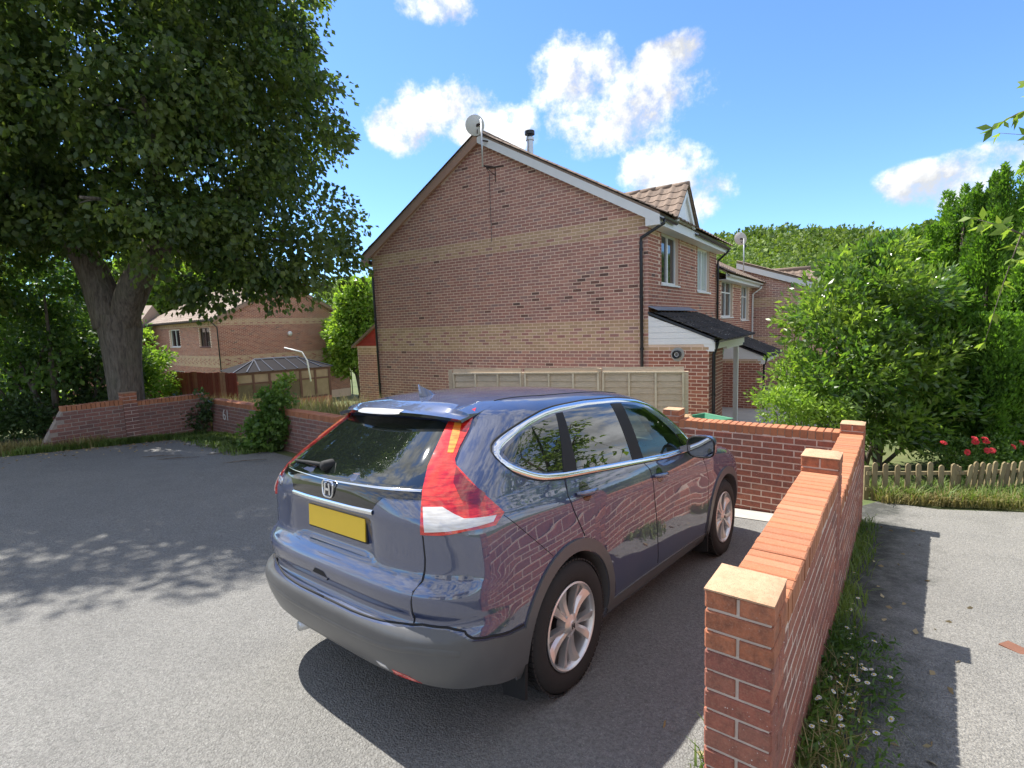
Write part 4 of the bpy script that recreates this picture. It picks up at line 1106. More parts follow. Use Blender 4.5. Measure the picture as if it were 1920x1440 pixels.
# ---- conservatory against the left house
def conservatory():
    M_, W = LHM, LHW
    c0 = at_y(444, 742, 23.5); c1 = at_y(622, 735, 26.2); d = Vector((c1.x - c0.x, c1.y - c0.y, 0)); L_ = d.length; d.normalize(); rz = atan2(d.y, d.x)
    top = at_y(444, 700, 23.5).z; base = top - 2.1
    t = thing('conservatory', 'dark brown framed conservatory with low glazed roof behind the dry grass', 'conservatory', (c0.x, c0.y, base), rz)
    H_ = 2.1; D = 3.0
    b = MB().box((0, 0, -.8), (L_, .12, .62)).box((0, .12, -.8), (.12, D, .62)).build('dwarf_wall', BR_HOUSE_R, t)
    n = 6
    fr = MB()
    fr.box((-.03, -.03, H_ - .12), (L_ + .03, .1, H_)); fr.box((-.03, .1, H_ - .12), (.1, D, H_)); fr.box((0, .0, .62), (L_, .09, .70)); fr.box((0, .1, .62), (.09, D, .70))
    fr.box((0.02, .0, 1.52), (L_ - .02, .08, 1.60)); fr.build('frame_rail', WOOD_DARK, t)
    for i in range(n + 1):
        x = i * (L_ - .1) / n; MB().box((x, -.01, .70), (x + .1, .088, H_ - .12)).build('frame_post', WOOD_DARK, t)
        if i < n:
            for z0, z1 in ((.70, 1.52), (1.60, H_ - .12)): MB().box((x + .1, .03, z0), ((i + 1) * (L_ - .1) / n, .04, z1)).build('pane', CONS_GLASS if z0 > 1 or i > 3 else CONS_DARK, t)
    for i in range(1, 4):
        MB().box((-.01, i * D / 4 - .05, .70), (.088, i * D / 4 + .05, H_ - .12)).build('frame_post', WOOD_DARK, t)
    for i in range(4): MB().box((.03, i * D / 4 + .06, .70), (.04, (i + 1) * D / 4 - .06, H_ - .12)).build('pane', CONS_GLASS, t)
    # hipped glazed roof
    r0, r1, rz_ = (1.3, D * .7), (L_ - .9, D * .7), H_ + .46
    P = [(-.15, -.15, H_), (L_ + .15, -.15, H_), (L_ + .15, D, H_), (-.15, D, H_), (r0[0], r0[1], rz_), (r1[0], r1[1], rz_)]
    rf = MB().add(P, [(0, 1, 5, 4), (1, 2, 5), (3, 0, 4), (2, 3, 4, 5)]).build('roof', CONS_ROOF, t, fix=True)
    for i in range(9):
        x = -.1 + i * (L_ + .2) / 8; e = min(max(x, r0[0]), r1[0]); f_ = 1.0
        MB().bar((x, -.15, H_ + .02), (e, r0[1], rz_ + .02), .05, .04).build('glazing_bar', BLACKP, rf)
    MB().bar((r0[0], r0[1], rz_ + .04), (r1[0], r1[1], rz_ + .04), .12, .06).build('ridge', LEAD, rf)
    return t
CONS_GLASS = plain('conservatory_glass', (.26, .20, .135), .10, var=.55, scale=1.6)  # beige paints the blinds and peach reflections into the pane colour
CONS_ROOF = plain('conservatory_roof', (.020, .018, .019), .9, var=.2, scale=2, Specular_IOR_Level=.1)
CONS_DARK = plain('conservatory_glass_dim', (.12, .09, .065), .06, var=.6, scale=2.2)
conservatory()

# ---- houses across the court (seen only as reflections in the car)
def court_house(label, x, y, rz, wall):
    t = thing('rendered_house', label, 'house', (x, y, gz(x, y) - .3), rz)
    X, Y = Vector((1, 0, 0)), Vector((0, 1, 0)); W = 8.0; zt = 5.1
    wins = [(1.0, 2.5, 3.2, 4.4), (5.3, 6.8, 3.2, 4.4), (5.0, 7.0, .9, 2.2)]
    f = MB(); core_wall(f, (0, 0, 0), X, W, -.5, zt, .25, wins, -Y); f.build('front_wall', wall, t, fix=True)
    for w in wins: window(t, (0, 0, 0), X, -Y, *w)
    MB().box((0, .26, -.5), (W, 7, zt)).build('house_body', wall, t)
    MB().prism([(-.3, -.45, zt - .1), (-.3, 3.5, zt + 2.2), (-.3, 7.4, zt - .1)], (W + .6, 0, 0)).build('roof', TILE, t, fix=True)
    MB().box((1.2, -.03, -.2), (2.15, .0, 2.05)).build('door', WHITE, t)
RENDER_W = plain('pale_render', (.66, .60, .50), .9, var=.08, scale=2)
court_house('cream rendered house across the court, mirrored in the car rear window', -6.5, -13.0, pi + .15, RENDER_W)
court_house('second cream rendered house across the court beside the path', 9.5, -11.5, pi - .25, RENDER_W)
# ------------------------------------------------------------------ foliage
def leaf_faces(P, D, size, width=.55, fold=.18, seed=0, jit=.35):
    """P positions, D leaf axes (n,3): one folded 4-point leaf each -> V, F"""
    r_ = np.random.default_rng(seed); n = len(P); P = np.asarray(P, float)
    D = np.asarray(D, float) + r_.normal(0, jit, (n, 3)); D /= np.linalg.norm(D, axis=1, keepdims=True) + 1e-9
    q_ = r_.normal(0, 1, (n, 3)); S = np.cross(D, q_); S /= np.linalg.norm(S, axis=1, keepdims=True) + 1e-9
    N_ = np.cross(S, D); L = (size * r_.uniform(.65, 1.25, n))[:, None]
    V = np.stack([P, P + D * L * .45 + S * L * width * .5 + N_ * L * fold * .5, P + D * L, P + D * L * .45 - S * L * width * .5 + N_ * L * fold * .5], 1).reshape(-1, 3)
    F = np.arange(4 * n).reshape(-1, 4); return V, F

def ell_points(lobes, n, r_, shell=.55):
    """random points in a union of ellipsoids, denser towards the skin"""
    vol = np.array([l[1][0] * l[1][1] * l[1][2] for l in lobes]) ** .75; k = r_.choice(len(lobes), n, p=vol / vol.sum())
    u = r_.normal(0, 1, (n, 3)); u /= np.linalg.norm(u, axis=1, keepdims=True)
    rad = (shell + (1 - shell) * r_.uniform(0, 1, n))[:, None] * np.where(r_.uniform(0, 1, n) < .25, r_.uniform(.3, 1, n), 1)[:, None]
    C_ = np.array([l[0] for l in lobes])[k]; R_ = np.array([l[1] for l in lobes])[k]
    return C_ + u * R_ * rad, u

def crown_mesh(name, lobes, nclump, per, clump_r, size, mat, seed, droop=.5, width=.7, up=0.0, shell=.6, jit=.5, keep=None):
    r_ = np.random.default_rng(seed)
    C_, U_ = ell_points(lobes, nclump, r_, shell)
    if keep is not None:
        ok = keep(C_); C_, U_ = C_[ok], U_[ok]; nclump = len(C_)
    k = np.repeat(np.arange(nclump), per); n = len(k)
    off = r_.normal(0, 1, (n, 3)); off /= np.linalg.norm(off, axis=1, keepdims=True); off *= (r_.uniform(0, 1, n) ** .45)[:, None]
    cr = clump_r * r_.uniform(.6, 1.25, nclump)[k][:, None]
    P = C_[k] + off * cr * np.array([1, 1, .72])
    D = off * .6 + U_[k] * .5 + np.array([0, 0, -droop + up])
    V, F = leaf_faces(P, D, size, width, .2, seed, jit)
    return np_mesh(name, V, F, mat)

def limb(mb, p, q_, r0, r1, bend=.15, n=7, seed=0, sides=9):
    r_ = random.Random(seed); p, q_ = Vector(p), Vector(q_); d = q_ - p; o = d.orthogonal().normalized() * d.length * bend * r_.uniform(-1, 1) + Vector((0, 0, d.length * bend * .5))
    pts = []; rad = []
    for i in range(n + 1):
        t = i / n; pts.append(p + d * t + o * sin(pi * t)); rad.append(r0 + (r1 - r0) * t)
    mb.tube(pts, rad, sides); return pts

def big_tree():
    b = Vector((-8.55, 11.35, 0)); b.z = gz(b.x, b.y)
    t = thing('lime_tree', 'large leafy tree with thick grey trunk behind the old brick wall', 'tree', b)
    tr = MB(); rr = []; pts = []
    prof = [(0, .40), (.25, .35), (.7, .325), (1.4, .32), (2.1, .345), (2.6, .40), (2.9, .37)]
    for h, r_ in prof: pts.append((.02 * h, 0, h - .1)); rr.append(r_)
    n = 28; base = 0
    for (x, y, h), r_ in zip(pts, rr):
        for k in range(n):
            a = 2 * pi * k / n; w = r_ * (1 + .05 * sin(5 * a + h) + .035 * sin(11 * a + 2 * h))
            tr.v.append((x + w * cos(a), y + w * sin(a), h))
    for i in range(len(pts) - 1):
        for k in range(n):
            tr.f.append((i * n + k, i * n + (k + 1) % n, (i + 1) * n + (k + 1) % n, (i + 1) * n + k)); tr.mi.append(0)
    limbs = [((-.1, 0, 2.55), (-1.2, -.5, 5.4), .36, .17), ((.15, 0, 2.5), (1.15, -.2, 4.1), .30, .18), ((0, .1, 2.6), (.3, 1.2, 6.2), .28, .13)]
    ends = []
    for i, (p, q_, r0, r1) in enumerate(limbs): ends.append(limb(tr, p, q_, r0, r1, .1, 8, i, 14)[-1])
    more = [(ends[0], (-3.4, -1.6, 7.2), .16, .04), (ends[0], (-.9, -2.6, 8.2), .15, .04), (ends[0], (-2.3, 1.2, 8.4), .14, .04), (ends[1], (3.2, -.6, 5.2), .15, .04), (ends[1], (2.4, -2.0, 6.4), .14, .04), (ends[1], (3.9, .6, 4.3), .1, .03),
            (ends[2], (2.2, .6, 8.6), .12, .03), (ends[2], (-.4, 1.6, 10), .12, .03), (ends[1], (1.6, -2.6, 4.6), .09, .025), (ends[0], (-3.2, -.6, 4.6), .1, .03), (ends[1], (4.4, -.4, 3.2), .06, .015), (ends[0], (-4.6, -1.2, 5.4), .09, .02)]
    for i, (p, q_, r0, r1) in enumerate(more):
        e = limb(tr, p, q_, r0, r1, .12, 7, 20 + i, 8)
        for j in range(5):
            s_ = e[2 + j % 5]; r_ = random.Random(i * 7 + j)
            limb(tr, s_, s_ + Vector((r_.uniform(-1.3, 1.3), r_.uniform(-1.3, 1.3), r_.uniform(-.4, 1.0))), max(.012, r1 * .6), .006, .2, 5, 60 + i * 5 + j, 5)
    tr.build('trunk', BARK, t, smooth=True)
    lobes = [((.3, .1, 7.9), (4.6, 4.3, 4.6)), ((.9, -1.5, 7.2), (2.5, 1.9, 2.5)), ((-1.5, -1.9, 6.2), (3.0, 2.0, 2.8)), ((3.75, .3, 4.3), (1.55, 1.9, 1.2)), ((3.4, .1, 6.9), (1.75, 2.0, 1.7)),
             ((2.9, 0, 9.2), (1.9, 2.2, 1.8)), ((1.9, -1.0, 4.2), (1.9, 1.7, 1.0)), ((-2.0, -2.2, 4.2), (2.0, 1.4, 1.0)), ((-4.2, -.5, 6.0), (3.4, 3.4, 3.6)), ((-4.6, -.8, 3.6), (2.0, 1.8, 1.2)), ((3.0, -.6, 3.5), (1.5, 1.3, .7)), ((.4, .8, 11.2), (2.6, 2.6, 1.8))]
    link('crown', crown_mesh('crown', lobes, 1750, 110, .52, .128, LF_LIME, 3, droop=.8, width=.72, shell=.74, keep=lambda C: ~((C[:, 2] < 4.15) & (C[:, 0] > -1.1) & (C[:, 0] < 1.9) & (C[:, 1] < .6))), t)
big_tree()

def shrub(name, label, base, lobes, nclump, per, cr, size, mat, seed, stems=4, sr=.035, droop=.1, width=.5, group=None, h=None, cat='shrub', shell=.6, jit=.5):
    b = Vector(base); t = thing(name, label, cat, b, 0, group)
    top = max(l[0][2] for l in lobes)
    m_ = MB(); r_ = random.Random(seed)
    for i in range(stems):
        l = lobes[i % len(lobes)]; e = Vector(l[0]) + Vector((r_.uniform(-.5, .5) * l[1][0], r_.uniform(-.5, .5) * l[1][1], r_.uniform(-.2, .5) * l[1][2]))
        limb(m_, (r_.uniform(-.15, .15), r_.uniform(-.15, .15), -.15), e, sr, sr * .3, .12, 6, seed + i, 7)
    m_.build('stem' if cat != 'tree' else 'trunk', BARK, t, smooth=True)
    link('foliage' if cat != 'tree' else 'crown', crown_mesh('foliage', lobes, nclump, per, cr, size, mat, seed, droop, width, 0, shell, jit), t)
    return t
def on_ground(px, py, Y):
    p = at_y(px, py, Y); p.z = gz(p.x, p.y); return p

def left_shrubs():
    def at(px, Y): return on_ground(px, 740, Y)
    shrub('tall_shrub', 'dark multi-stemmed shrub beside the broken end of the old wall', at(88, 12.4), [((-.4, 0, 2.6), (1.3, 1.0, 1.0)), ((.6, .1, 2.0), (.9, .8, .8)), ((-1.0, .2, 1.6), (.7, .7, .6)), ((.2, -.2, 3.5), (1.2, 1.0, .8))], 95, 60, .42, .13, LF_SHRUB, 31, 6, .075, .3, .7)
    shrub('tall_shrub', 'dense dark shrub immediately left of the big tree trunk', at(150, 13.2), [((-.3, 0, 1.1), (.9, .8, .9)), ((.5, .2, 1.7), (.8, .8, .9)), ((-.5, .3, 2.5), (.9, .8, .8))], 120, 60, .4, .12, LF_DARK, 32, 5, .05, .3, .7)
    shrub('bright_shrub', 'sunlit green bush right of the big tree trunk', at(248, 14.5), [((.0, 0, 1.0), (1.05, .9, .95)), ((.2, .1, 2.0), (.8, .7, .7)), ((-.4, 0, 2.9), (.7, .6, .7)), ((.4, .2, .4), (.9, .8, .5))], 150, 70, .34, .11, LF_BRIGHT, 33, 5, .03, .1, .6)
    shrub('bright_shrub', 'low sunlit bush glimpsed at the far left edge under the trees', at(20, 15.5), [((0, 0, .7), (1.6, 1.0, .8)), ((-1.2, .3, 1.2), (1.2, 1.0, .9))], 110, 60, .4, .13, LF_BRIGHT, 34, 4, .03, .1, .6)
    shrub('leafy_tree', 'sunlit leafy tree behind the shrubs at the far left', at(70, 20), [((0, 0, 4.4), (2.6, 2.2, 2.2)), ((-2.4, .4, 3.6), (2.2, 1.8, 1.8)), ((1.8, .5, 3.2), (1.7, 1.5, 1.4))], 220, 60, .6, .2, LF_SHRUB, 35, 3, .12, .3, .7, cat='tree')
    shrub('leafy_tree', 'bright yellow-green tree between the two brick houses', on_ground(672, 690, 34), [((0, 0, 4.2), (2.0, 1.8, 2.0)), ((.5, 0, 6.3), (1.7, 1.5, 1.5)), ((-.6, .3, 2.6), (1.6, 1.4, 1.2)), ((1.6, .4, 3.6), (1.4, 1.3, 1.6))], 260, 70, .55, .26, LF_BRIGHT, 36, 3, .12, .1, .7, cat='tree')
    shrub('leafy_tree', 'tall tree rising behind the roof of the house on the left', on_ground(330, 690, 46), [((0, 0, 9), (5, 4, 3.6)), ((4.5, 0, 8), (4, 3, 3)), ((-5, 0, 8), (4, 3, 3))], 300, 60, 1.1, .45, LF_BRIGHT, 37, 3, .2, .1, .7, cat='tree')
    shrub('dark_bush', 'dark bush hanging over the wall corner near the far left grass', at(32, 11.6), [((0, 0, .6), (.9, .7, .55)), ((-.8, .2, .5), (.8, .6, .5))], 70, 60, .32, .10, LF_DARK, 38, 4, .02, .1, .6)
left_shrubs()

def wall_plants():
    k = LW_K; d = _dB
    p = k - Vector((.35, .28, 0)); p.z = gz(p.x, p.y)
    shrub('ivy_clump', 'dark ivy climbing the corner of the old brick walls', p, [((.0, .1, .35), (.42, .2, .35)), ((.35, .12, .75), (.22, .18, .4)), ((-.35, .1, .25), (.4, .2, .25)), ((-.1, .12, .7), (.2, .15, .3))], 70, 40, .16, .075, LF_DARK, 41, 5, .012, .2, .8, cat='climber')
    p = k + d * 3.1 - Vector((-.05, .28, 0)); p.z = gz(p.x, p.y)
    shrub('self_sown_shrub', 'leafy green self-sown shrub at the foot of the old wall near the car', p, [((0, 0, .45), (.42, .32, .45)), ((.15, 0, .95), (.25, .22, .3)), ((-.25, 0, .25), (.3, .25, .25))], 80, 46, .17, .095, LF_SHRUB, 42, 5, .01, .2, .75)
    p = k + d * 3.0 + Vector((.1, .35, 0)); p.z = gz(p.x, p.y) + .75
    shrub('weed', 'tall green weed growing above the coping of the old wall', p, [((0, 0, .3), (.18, .14, .3)), ((.1, 0, .55), (.12, .1, .15))], 16, 30, .12, .08, LF_BRIGHT, 43, 3, .008, .1, .6, cat='weed')
wall_plants()

# ---- grasses
def blades(P, h, lean, mat, name, seed, w=.006, seg=2):
    r_ = np.random.default_rng(seed); n = len(P); a = r_.uniform(0, 2 * pi, n); H_ = h * r_.uniform(.5, 1.2, n); L_ = lean * r_.uniform(.2, 1.2, n)
    d = np.stack([np.cos(a), np.sin(a), np.zeros(n)], 1); s_ = np.stack([-np.sin(a), np.cos(a), np.zeros(n)], 1) * (w * r_.uniform(.6, 1.4, n))[:, None]
    up = np.array([0, 0, 1.0]); p1 = P + up * (H_ * .55)[:, None] + d * (L_ * H_ * .25)[:, None]; p2 = P + up * (H_ * (1 - .25 * L_))[:, None] + d * (L_ * H_ * .8)[:, None]
    V = np.stack([P - s_, P + s_, p1 + s_ * .8, p1 - s_ * .8, p2 + s_ * .1, p2 - s_ * .1], 1).reshape(-1, 3)
    o = np.arange(n)[:, None] * 6; F = np.concatenate([o + np.array([[0, 1, 2, 3]]), o + np.array([[3, 2, 4, 5]])])
    return np_mesh(name, V, F, mat)
def scatter(poly_fn, n, seed):
    r_ = np.random.default_rng(seed); return np.array([poly_fn(r_) for _ in range(n)])
def strip(p, q_, width, n, seed, dens=None, dz=0.0, side=None):
    r_ = np.random.default_rng(seed); p, q_ = Vector(p), Vector(q_); d = (q_ - p); s_ = side or Vector((-d.y, d.x, 0)).normalized(); out = []
    while len(out) < n:
        t = r_.uniform(); w = r_.uniform() ** 1.4 * width
        if dens is not None and r_.uniform() > dens(t, w / width): continue
        c = p + d * t + s_ * w; out.append((c.x, c.y, gz(c.x, c.y) + dz))
    return np.array(out)
def grass(name, label_, P, h, lean, mat, seed, w=.006):
    o = link(name, blades(P, h, lean, mat, name, seed, w)); o['label'] = label_; o['category'] = 'grass'; return stuff(o)
def grasses():
    k, d = LW_K, _dB; sB = Vector((d.y, -d.x, 0)); 
    if sB.y > 0: sB = -sB
    grass('tall_dry_grass', 'tall straw-coloured grass growing between the old wall and the conservatory', strip(k + d * .3 + Vector((0, .6, 0)), k + d * 5.5 + Vector((0, .5, 0)), 3.5, 3600, 1, dz=.0, side=Vector((.2, 1, 0)).normalized()), .85, .75, GR_DRY, 1, .009)
    grass('tall_green_grass', 'green grass among the dry grass behind the old wall', strip(k + d * 1.2 + Vector((0, .4, 0)), k + d * 5.8 + Vector((0, .4, 0)), 2.4, 2600, 2, side=Vector((.2, 1, 0)).normalized()), .75, .7, GR_GREEN, 2, .009)
    grass('dry_grass', 'dry grass under the big tree in front of the red fence', strip(LW_A0 + (k - LW_A0) * .35 + Vector((-.1, .55, 0)), k + Vector((-.2, .6, 0)), 3.0, 2400, 3, side=Vector((.2, 1, 0)).normalized()), .95, .6, GR_DRY, 3, .008)
    grass('verge_grass', 'grass growing along the foot of the old brick wall', strip(LW_A0 + Vector((.1, -.06, 0)), k + Vector((0, -.06, 0)), .42, 5200, 4, lambda t, w: (1 if .30 < t < .75 else .55) * (1 - .6 * w), side=Vector((.1, -1, 0)).normalized()), .16, .9, GR_GREEN, 4, .006)
    grass('dry_verge_grass', 'dry brown grass around the broken end of the old wall', strip(LW_A0 + Vector((-1.6, -.1, 0)), LW_A0 + (k - LW_A0) * .42 + Vector((0, -.06, 0)), .55, 3200, 5, lambda t, w: 1 - .5 * w, side=Vector((.1, -1, 0)).normalized()), .26, .9, GR_DRY, 5, .007)
    grass('corner_weeds', 'low green weeds spreading over the tarmac at the wall corner', strip(k + d * .0 + sB * .03, k + d * 3.4 + sB * .03, 1.0, 7000, 6, lambda t, w: (1 - w) * (.5 + .5 * sin(t * 17) ** 2), side=sB), .11, 1.2, GR_GREEN, 6, .009)
    # right-hand wall foot, path side
    w0, w1 = wp(.1, .225), wp(4.95, .225)
    grass('wall_foot_grass', 'grass along the path side of the red brick wall', strip(w0, w1, .17, 1300, 7, lambda t, w: (1 - w) * (.35 + .65 * sin(t * 9 + .7) ** 2), side=WR), .13, 1.0, GR_GREEN, 7, .004)
    grass('front_wall_weeds', 'straggling dry weeds by the daisies at the wall foot', strip(wp(.0, .22), wp(1.5, .22), .2, 420, 8, side=WR), .2, 1.1, GR_DRY, 8, .003)
    # under the picket fence
    f0, f1 = gpix(1628, 930), gpix(1915, 945)
    grass('fence_grass', 'long grass growing through the picket fence', strip(f0 + Vector((-.1, -.35, 0)), f1 + Vector((.3, -.45, 0)), .8, 2000, 9, lambda t, w: .12 + .88 * sin(t * 23 + 2 * w) ** 4, side=Vector((.15, 1, 0)).normalized()), .26, 1.0, GR_GREEN, 9, .006)
    grass('fence_dry_grass', 'dry grass stems along the path edge by the picket fence', strip(f0 + Vector((-.1, -.42, 0)), f1 + Vector((.3, -.5, 0)), .4, 1800, 10, side=Vector((.15, 1, 0)).normalized()), .2, 1.1, GR_DRY, 10, .005)
    # small tufts between car and wall
    grass('drive_edge_tufts', 'small grass tufts at the foot of the red wall beside the car', strip(wp(.15, -.01), wp(4.7, -.01), .14, 1500, 11, lambda t, w: (1 - w) * max(0, sin(t * 22)) , side=-WR), .12, .9, GR_GREEN, 11, .005)
grasses()

# ---- daisies at the wall foot
def daisies():
    pet = plain('daisy_petal', (.82, .80, .80), .6); eye = plain('daisy_eye', (.72, .50, .06), .6)
    v, f = [], []
    m_ = MB(); n = 11
    for k in range(n):
        a = 2 * pi * k / n; b = pi / n * .8
        m_.add([(.003 * cos(a), .003 * sin(a), 0), (.010 * cos(a - b), .010 * sin(a - b), .001), (.0115 * cos(a), .0115 * sin(a), .0), (.010 * cos(a + b), .010 * sin(a + b), .001)], [(0, 1, 2, 3)])
    pm = m_.mesh('petals', pet); em = MB().lathe([(.0045, .0005), (.0035, .003), (0, .0038)], 8).mesh('eye', eye, smooth=True); sm = MB().tube([(0, 0, -.13), (.004, 0, -.06), (0, 0, 0)], .0009, 4).mesh('stem', GR_GREEN)
    r_ = random.Random(5)
    for i in range(64):
        d_ = r_.gauss(1.15, .36) if i < 50 else r_.uniform(.3, 3.0); off = .24 + abs(r_.gauss(.13, .1)) * (1.0 if i < 50 else .35)
        p = wp(d_, off); p.z = gz(p.x, p.y) + r_.uniform(.05, .16)
        t = link('daisy', pm); tag(t, 'small white daisy with yellow eye growing at the foot of the red brick wall', 'daisy', 'daisies along the wall foot')
        t.location = p; t.rotation_euler = (r_.uniform(-.7, .2), r_.uniform(-.4, .6), r_.uniform(0, 6)); s_ = r_.uniform(.85, 1.35); t.scale = (s_, s_, s_)
        link('eye', em, t); link('flower_stem', sm, t)
    P = strip(wp(.55, .23), wp(1.9, .23), .34, 1500, 21, lambda t, w: 1 - .7 * w, dz=.03, side=WR); q_ = np.random.default_rng(4); P[:, 2] += q_.uniform(0, .1, len(P))
    V, F = leaf_faces(P, np.tile([0.3, -.2, .5], (len(P), 1)), .045, .3, .1, 3, .7); o = stuff(link('daisy_foliage', np_mesh('daisy_foliage', V, F, LF_SHRUB))); o['label'] = 'soft green leaf mat under the daisies'; o['category'] = 'foliage'
daisies()

def litter():
    lm = leaf_mat('dry_leaf', [(0, (.20, .13, .06)), (.5, (.34, .24, .11)), (1, (.46, .38, .22))], .7, .2, tcol=(1, 1, 1))
    r_ = np.random.default_rng(77); P = []
    kk = LW_K
    for i in range(420):
        if i < 260: c = LW_A0 + (kk - LW_A0) * r_.uniform(.1, 1) + Vector((r_.normal(.1, .3), -.35 - abs(r_.normal(0, .9)), 0))
        elif i < 330: c = kk + _dB * r_.uniform(0, 3.5) + Vector((-.3, -.45, 0)) * r_.uniform(.5, 2.2)
        elif i < 380: c = wp(r_.uniform(.0, 4.7), -.05 - abs(r_.normal(0, .12)))
        else: c = wp(r_.uniform(-.2, 5.0), .3 + abs(r_.normal(0, .5)))
        P.append((c.x, c.y, gz(c.x, c.y) + .010))
    V, F = leaf_faces(np.array(P), np.stack([r_.normal(0, 1, len(P)), r_.normal(0, 1, len(P)), r_.normal(0, .08, len(P))], 1), .05, .55, .12, 78, .02)
    o = stuff(link('leaf_litter', np_mesh('leaf_litter', V, F, lm))); o['label'] = 'dry fallen leaves scattered over the tarmac along the walls'; o['category'] = 'leaf litter'
litter()

# ------------------------------------------------------------------ right-hand planting
def right_planting():
    b = on_ground(1640, 800, 8.7)
    c = lambda px, py, Y: tuple(at_y(px, py, Y) - b)
    lob = [(c(1625, 565, 8.9), (1.1, 1.0, .85)), (c(1555, 600, 8.6), (.62, .8, .8)), (c(1720, 570, 9.0), (.85, .8, .75)), (c(1585, 690, 8.4), (.85, .8, .8)), (c(1680, 690, 8.6), (1.1, .9, .9)), (c(1525, 730, 8.1), (.5, .6, .5)), (c(1760, 660, 8.7), (.6, .7, .6)), (c(1640, 790, 8.1), (1.0, .6, .5)), (c(1740, 780, 8.3), (.7, .6, .5)), (c(1650, 500, 9.1), (.7, .6, .5))]
    shrub('laurel_shrub', 'large glossy-leaved green shrub behind the brick wall and picket fence', b, lob, 460, 46, .30, .135, LF_LAUREL, 51, 9, .04, -.15, .38, jit=.45)
    b = on_ground(1490, 800, 7.9); c = lambda px, py, Y: tuple(at_y(px, py, Y) - b)
    shrub('bright_shrub', 'bright yellow-green bush peeping over the short brick wall', b, [(c(1470, 760, 7.9), (.42, .4, .3)), (c(1540, 770, 7.9), (.5, .4, .3)), (c(1478, 700, 8.3), (.2, .35, .4))], 110, 40, .2, .075, LF_BRIGHT, 52, 5, .015, -.2, .42)
    # conifers: spires made of many upright sprays
    r_ = np.random.default_rng(61)
    cons = [(1897, 285, 9.6, 1.0, 'tallest spire conifer at the back of the conifer group'), (1812, 328, 10.0, .95, 'tall spire conifer just left of the tallest one'), (1748, 400, 10.4, .85, 'mid-height conifer spire at the left of the group behind the laurel'),
            (1690, 412, 11.2, .8, 'slender conifer tip furthest left above the laurel'), (1858, 395, 9.0, .72, 'conifer spire standing in front of the two tallest'), (1872, 560, 8.1, .62, 'broad low conifer in front, reaching down to the red roses'), (1800, 520, 8.7, .55, 'narrow conifer between the laurel and the broad low one'), (1935, 470, 8.4, .7, 'conifer partly cut off beside the cherry leaves')]
    for i, (px, py, Y, rad, lab) in enumerate(cons):
        top = at_y(px, py, Y); b = Vector((top.x, top.y, gz(top.x, top.y))); H_ = top.z - b.z
        t = thing('conifer', lab, 'tree', b, 0, 'conifers behind the picket fence')
        MB().tube([(0, 0, -.1), (0, 0, H_ * .9)], [.09, .02], 8).build('trunk', BARK, t, smooth=True)
        nsp = 85; P = []; D = []
        for s_ in range(nsp):
            f = 1 - (r_.uniform() ** .8); a = r_.uniform(0, 2 * pi); h = H_ * (.06 + .80 * (1 - f)) if s_ else H_ * .8
            R_ = rad * (1 - (h / H_) ** 1.4) ** .8 * r_.uniform(.55, 1.0) if s_ else 0
            cx, cy = R_ * cos(a), R_ * sin(a); sh = min(H_ - h, r_.uniform(.55, 1.15)) * (1 if s_ else 1.0); sr = r_.uniform(.13, .22)
            m_ = 330; tt = r_.uniform(0, 1, m_) ** .8; aa = r_.uniform(0, 2 * pi, m_); rr = sr * (1 - tt) ** .7 * (r_.uniform(.55, 1.0, m_))
            P.append(np.stack([cx + rr * np.cos(aa), cy + rr * np.sin(aa), h - .25 + tt * sh], 1)); D.append(np.stack([np.cos(aa) * .55, np.sin(aa) * .55, np.full(m_, .8)], 1))
        V, F = leaf_faces(np.concatenate(P), np.concatenate(D), .075, .42, .1, 70 + i, .3)
        link('crown', np_mesh('crown', V, F, LF_CONIF), t)
    # rose bush
    b = on_ground(1840, 880, 7.5); c = lambda px, py, Y: tuple(at_y(px, py, Y) - b)
    t = shrub('rose_bush', 'low rose bush with red blooms behind the picket fence', b, [(c(1790, 850, 7.5), (.45, .3, .22)), (c(1870, 850, 7.4), (.5, .3, .25)), (c(1830, 880, 7.3), (.5, .25, .2))], 70, 40, .16, .055, LF_SHRUB, 53, 6, .008, 0, .5)
    red = plain('rose_red', (.62, .035, .045), .5, var=.25, scale=40)
    pm = MB(); rr = random.Random(3)
    for ring_, (n, rad, z) in enumerate(((7, .042, 0), (6, .03, .012), (4, .016, .02))):
        for k in range(n):
            a = 2 * pi * k / n + ring_ * .4; w = rad * .75
            pm.add([(rad * .2 * cos(a), rad * .2 * sin(a), z), (rad * cos(a - .5), rad * sin(a - .5), z + .012), (rad * 1.15 * cos(a), rad * 1.15 * sin(a), z + .006), (rad * cos(a + .5), rad * sin(a + .5), z + .012)], [(0, 1, 2, 3)])
    me = pm.mesh('bloom', red)
    for px, py in ((1769, 831), (1827, 823), (1829, 829), (1846, 823), (1849, 829), (1813, 848), (1850, 845), (1860, 845), (1899, 838), (1916, 831)):
        p = at_y(px, py, 7.15) - b; o = link('bloom', me, t); o.location = p; o.rotation_euler = (rr.uniform(.2, 1.3), 0, rr.uniform(-.8, .8))
right_planting()

def far_hedge():
    for i, (x, y, lab) in enumerate(((8.6, 8.2, 'rounded privet bush beyond the end of the pale pickets'), (10.6, 6.2, 'broad privet bush by the path edge past the roses'), (12.5, 9.5, 'tall garden shrub standing behind the privet bushes'))):
        shrub('privet_bush', lab, (x, y, gz(x, y)), [((0, 0, .9), (1.3, 1.1, .9)), ((.5, .3, 1.7), (1.0, .9, .8)), ((-.7, .1, 1.4), (.8, .8, .7))], 130, 60, .35, .09, LF_SHRUB, 81 + i, 5, .03, 0, .55)
far_hedge()

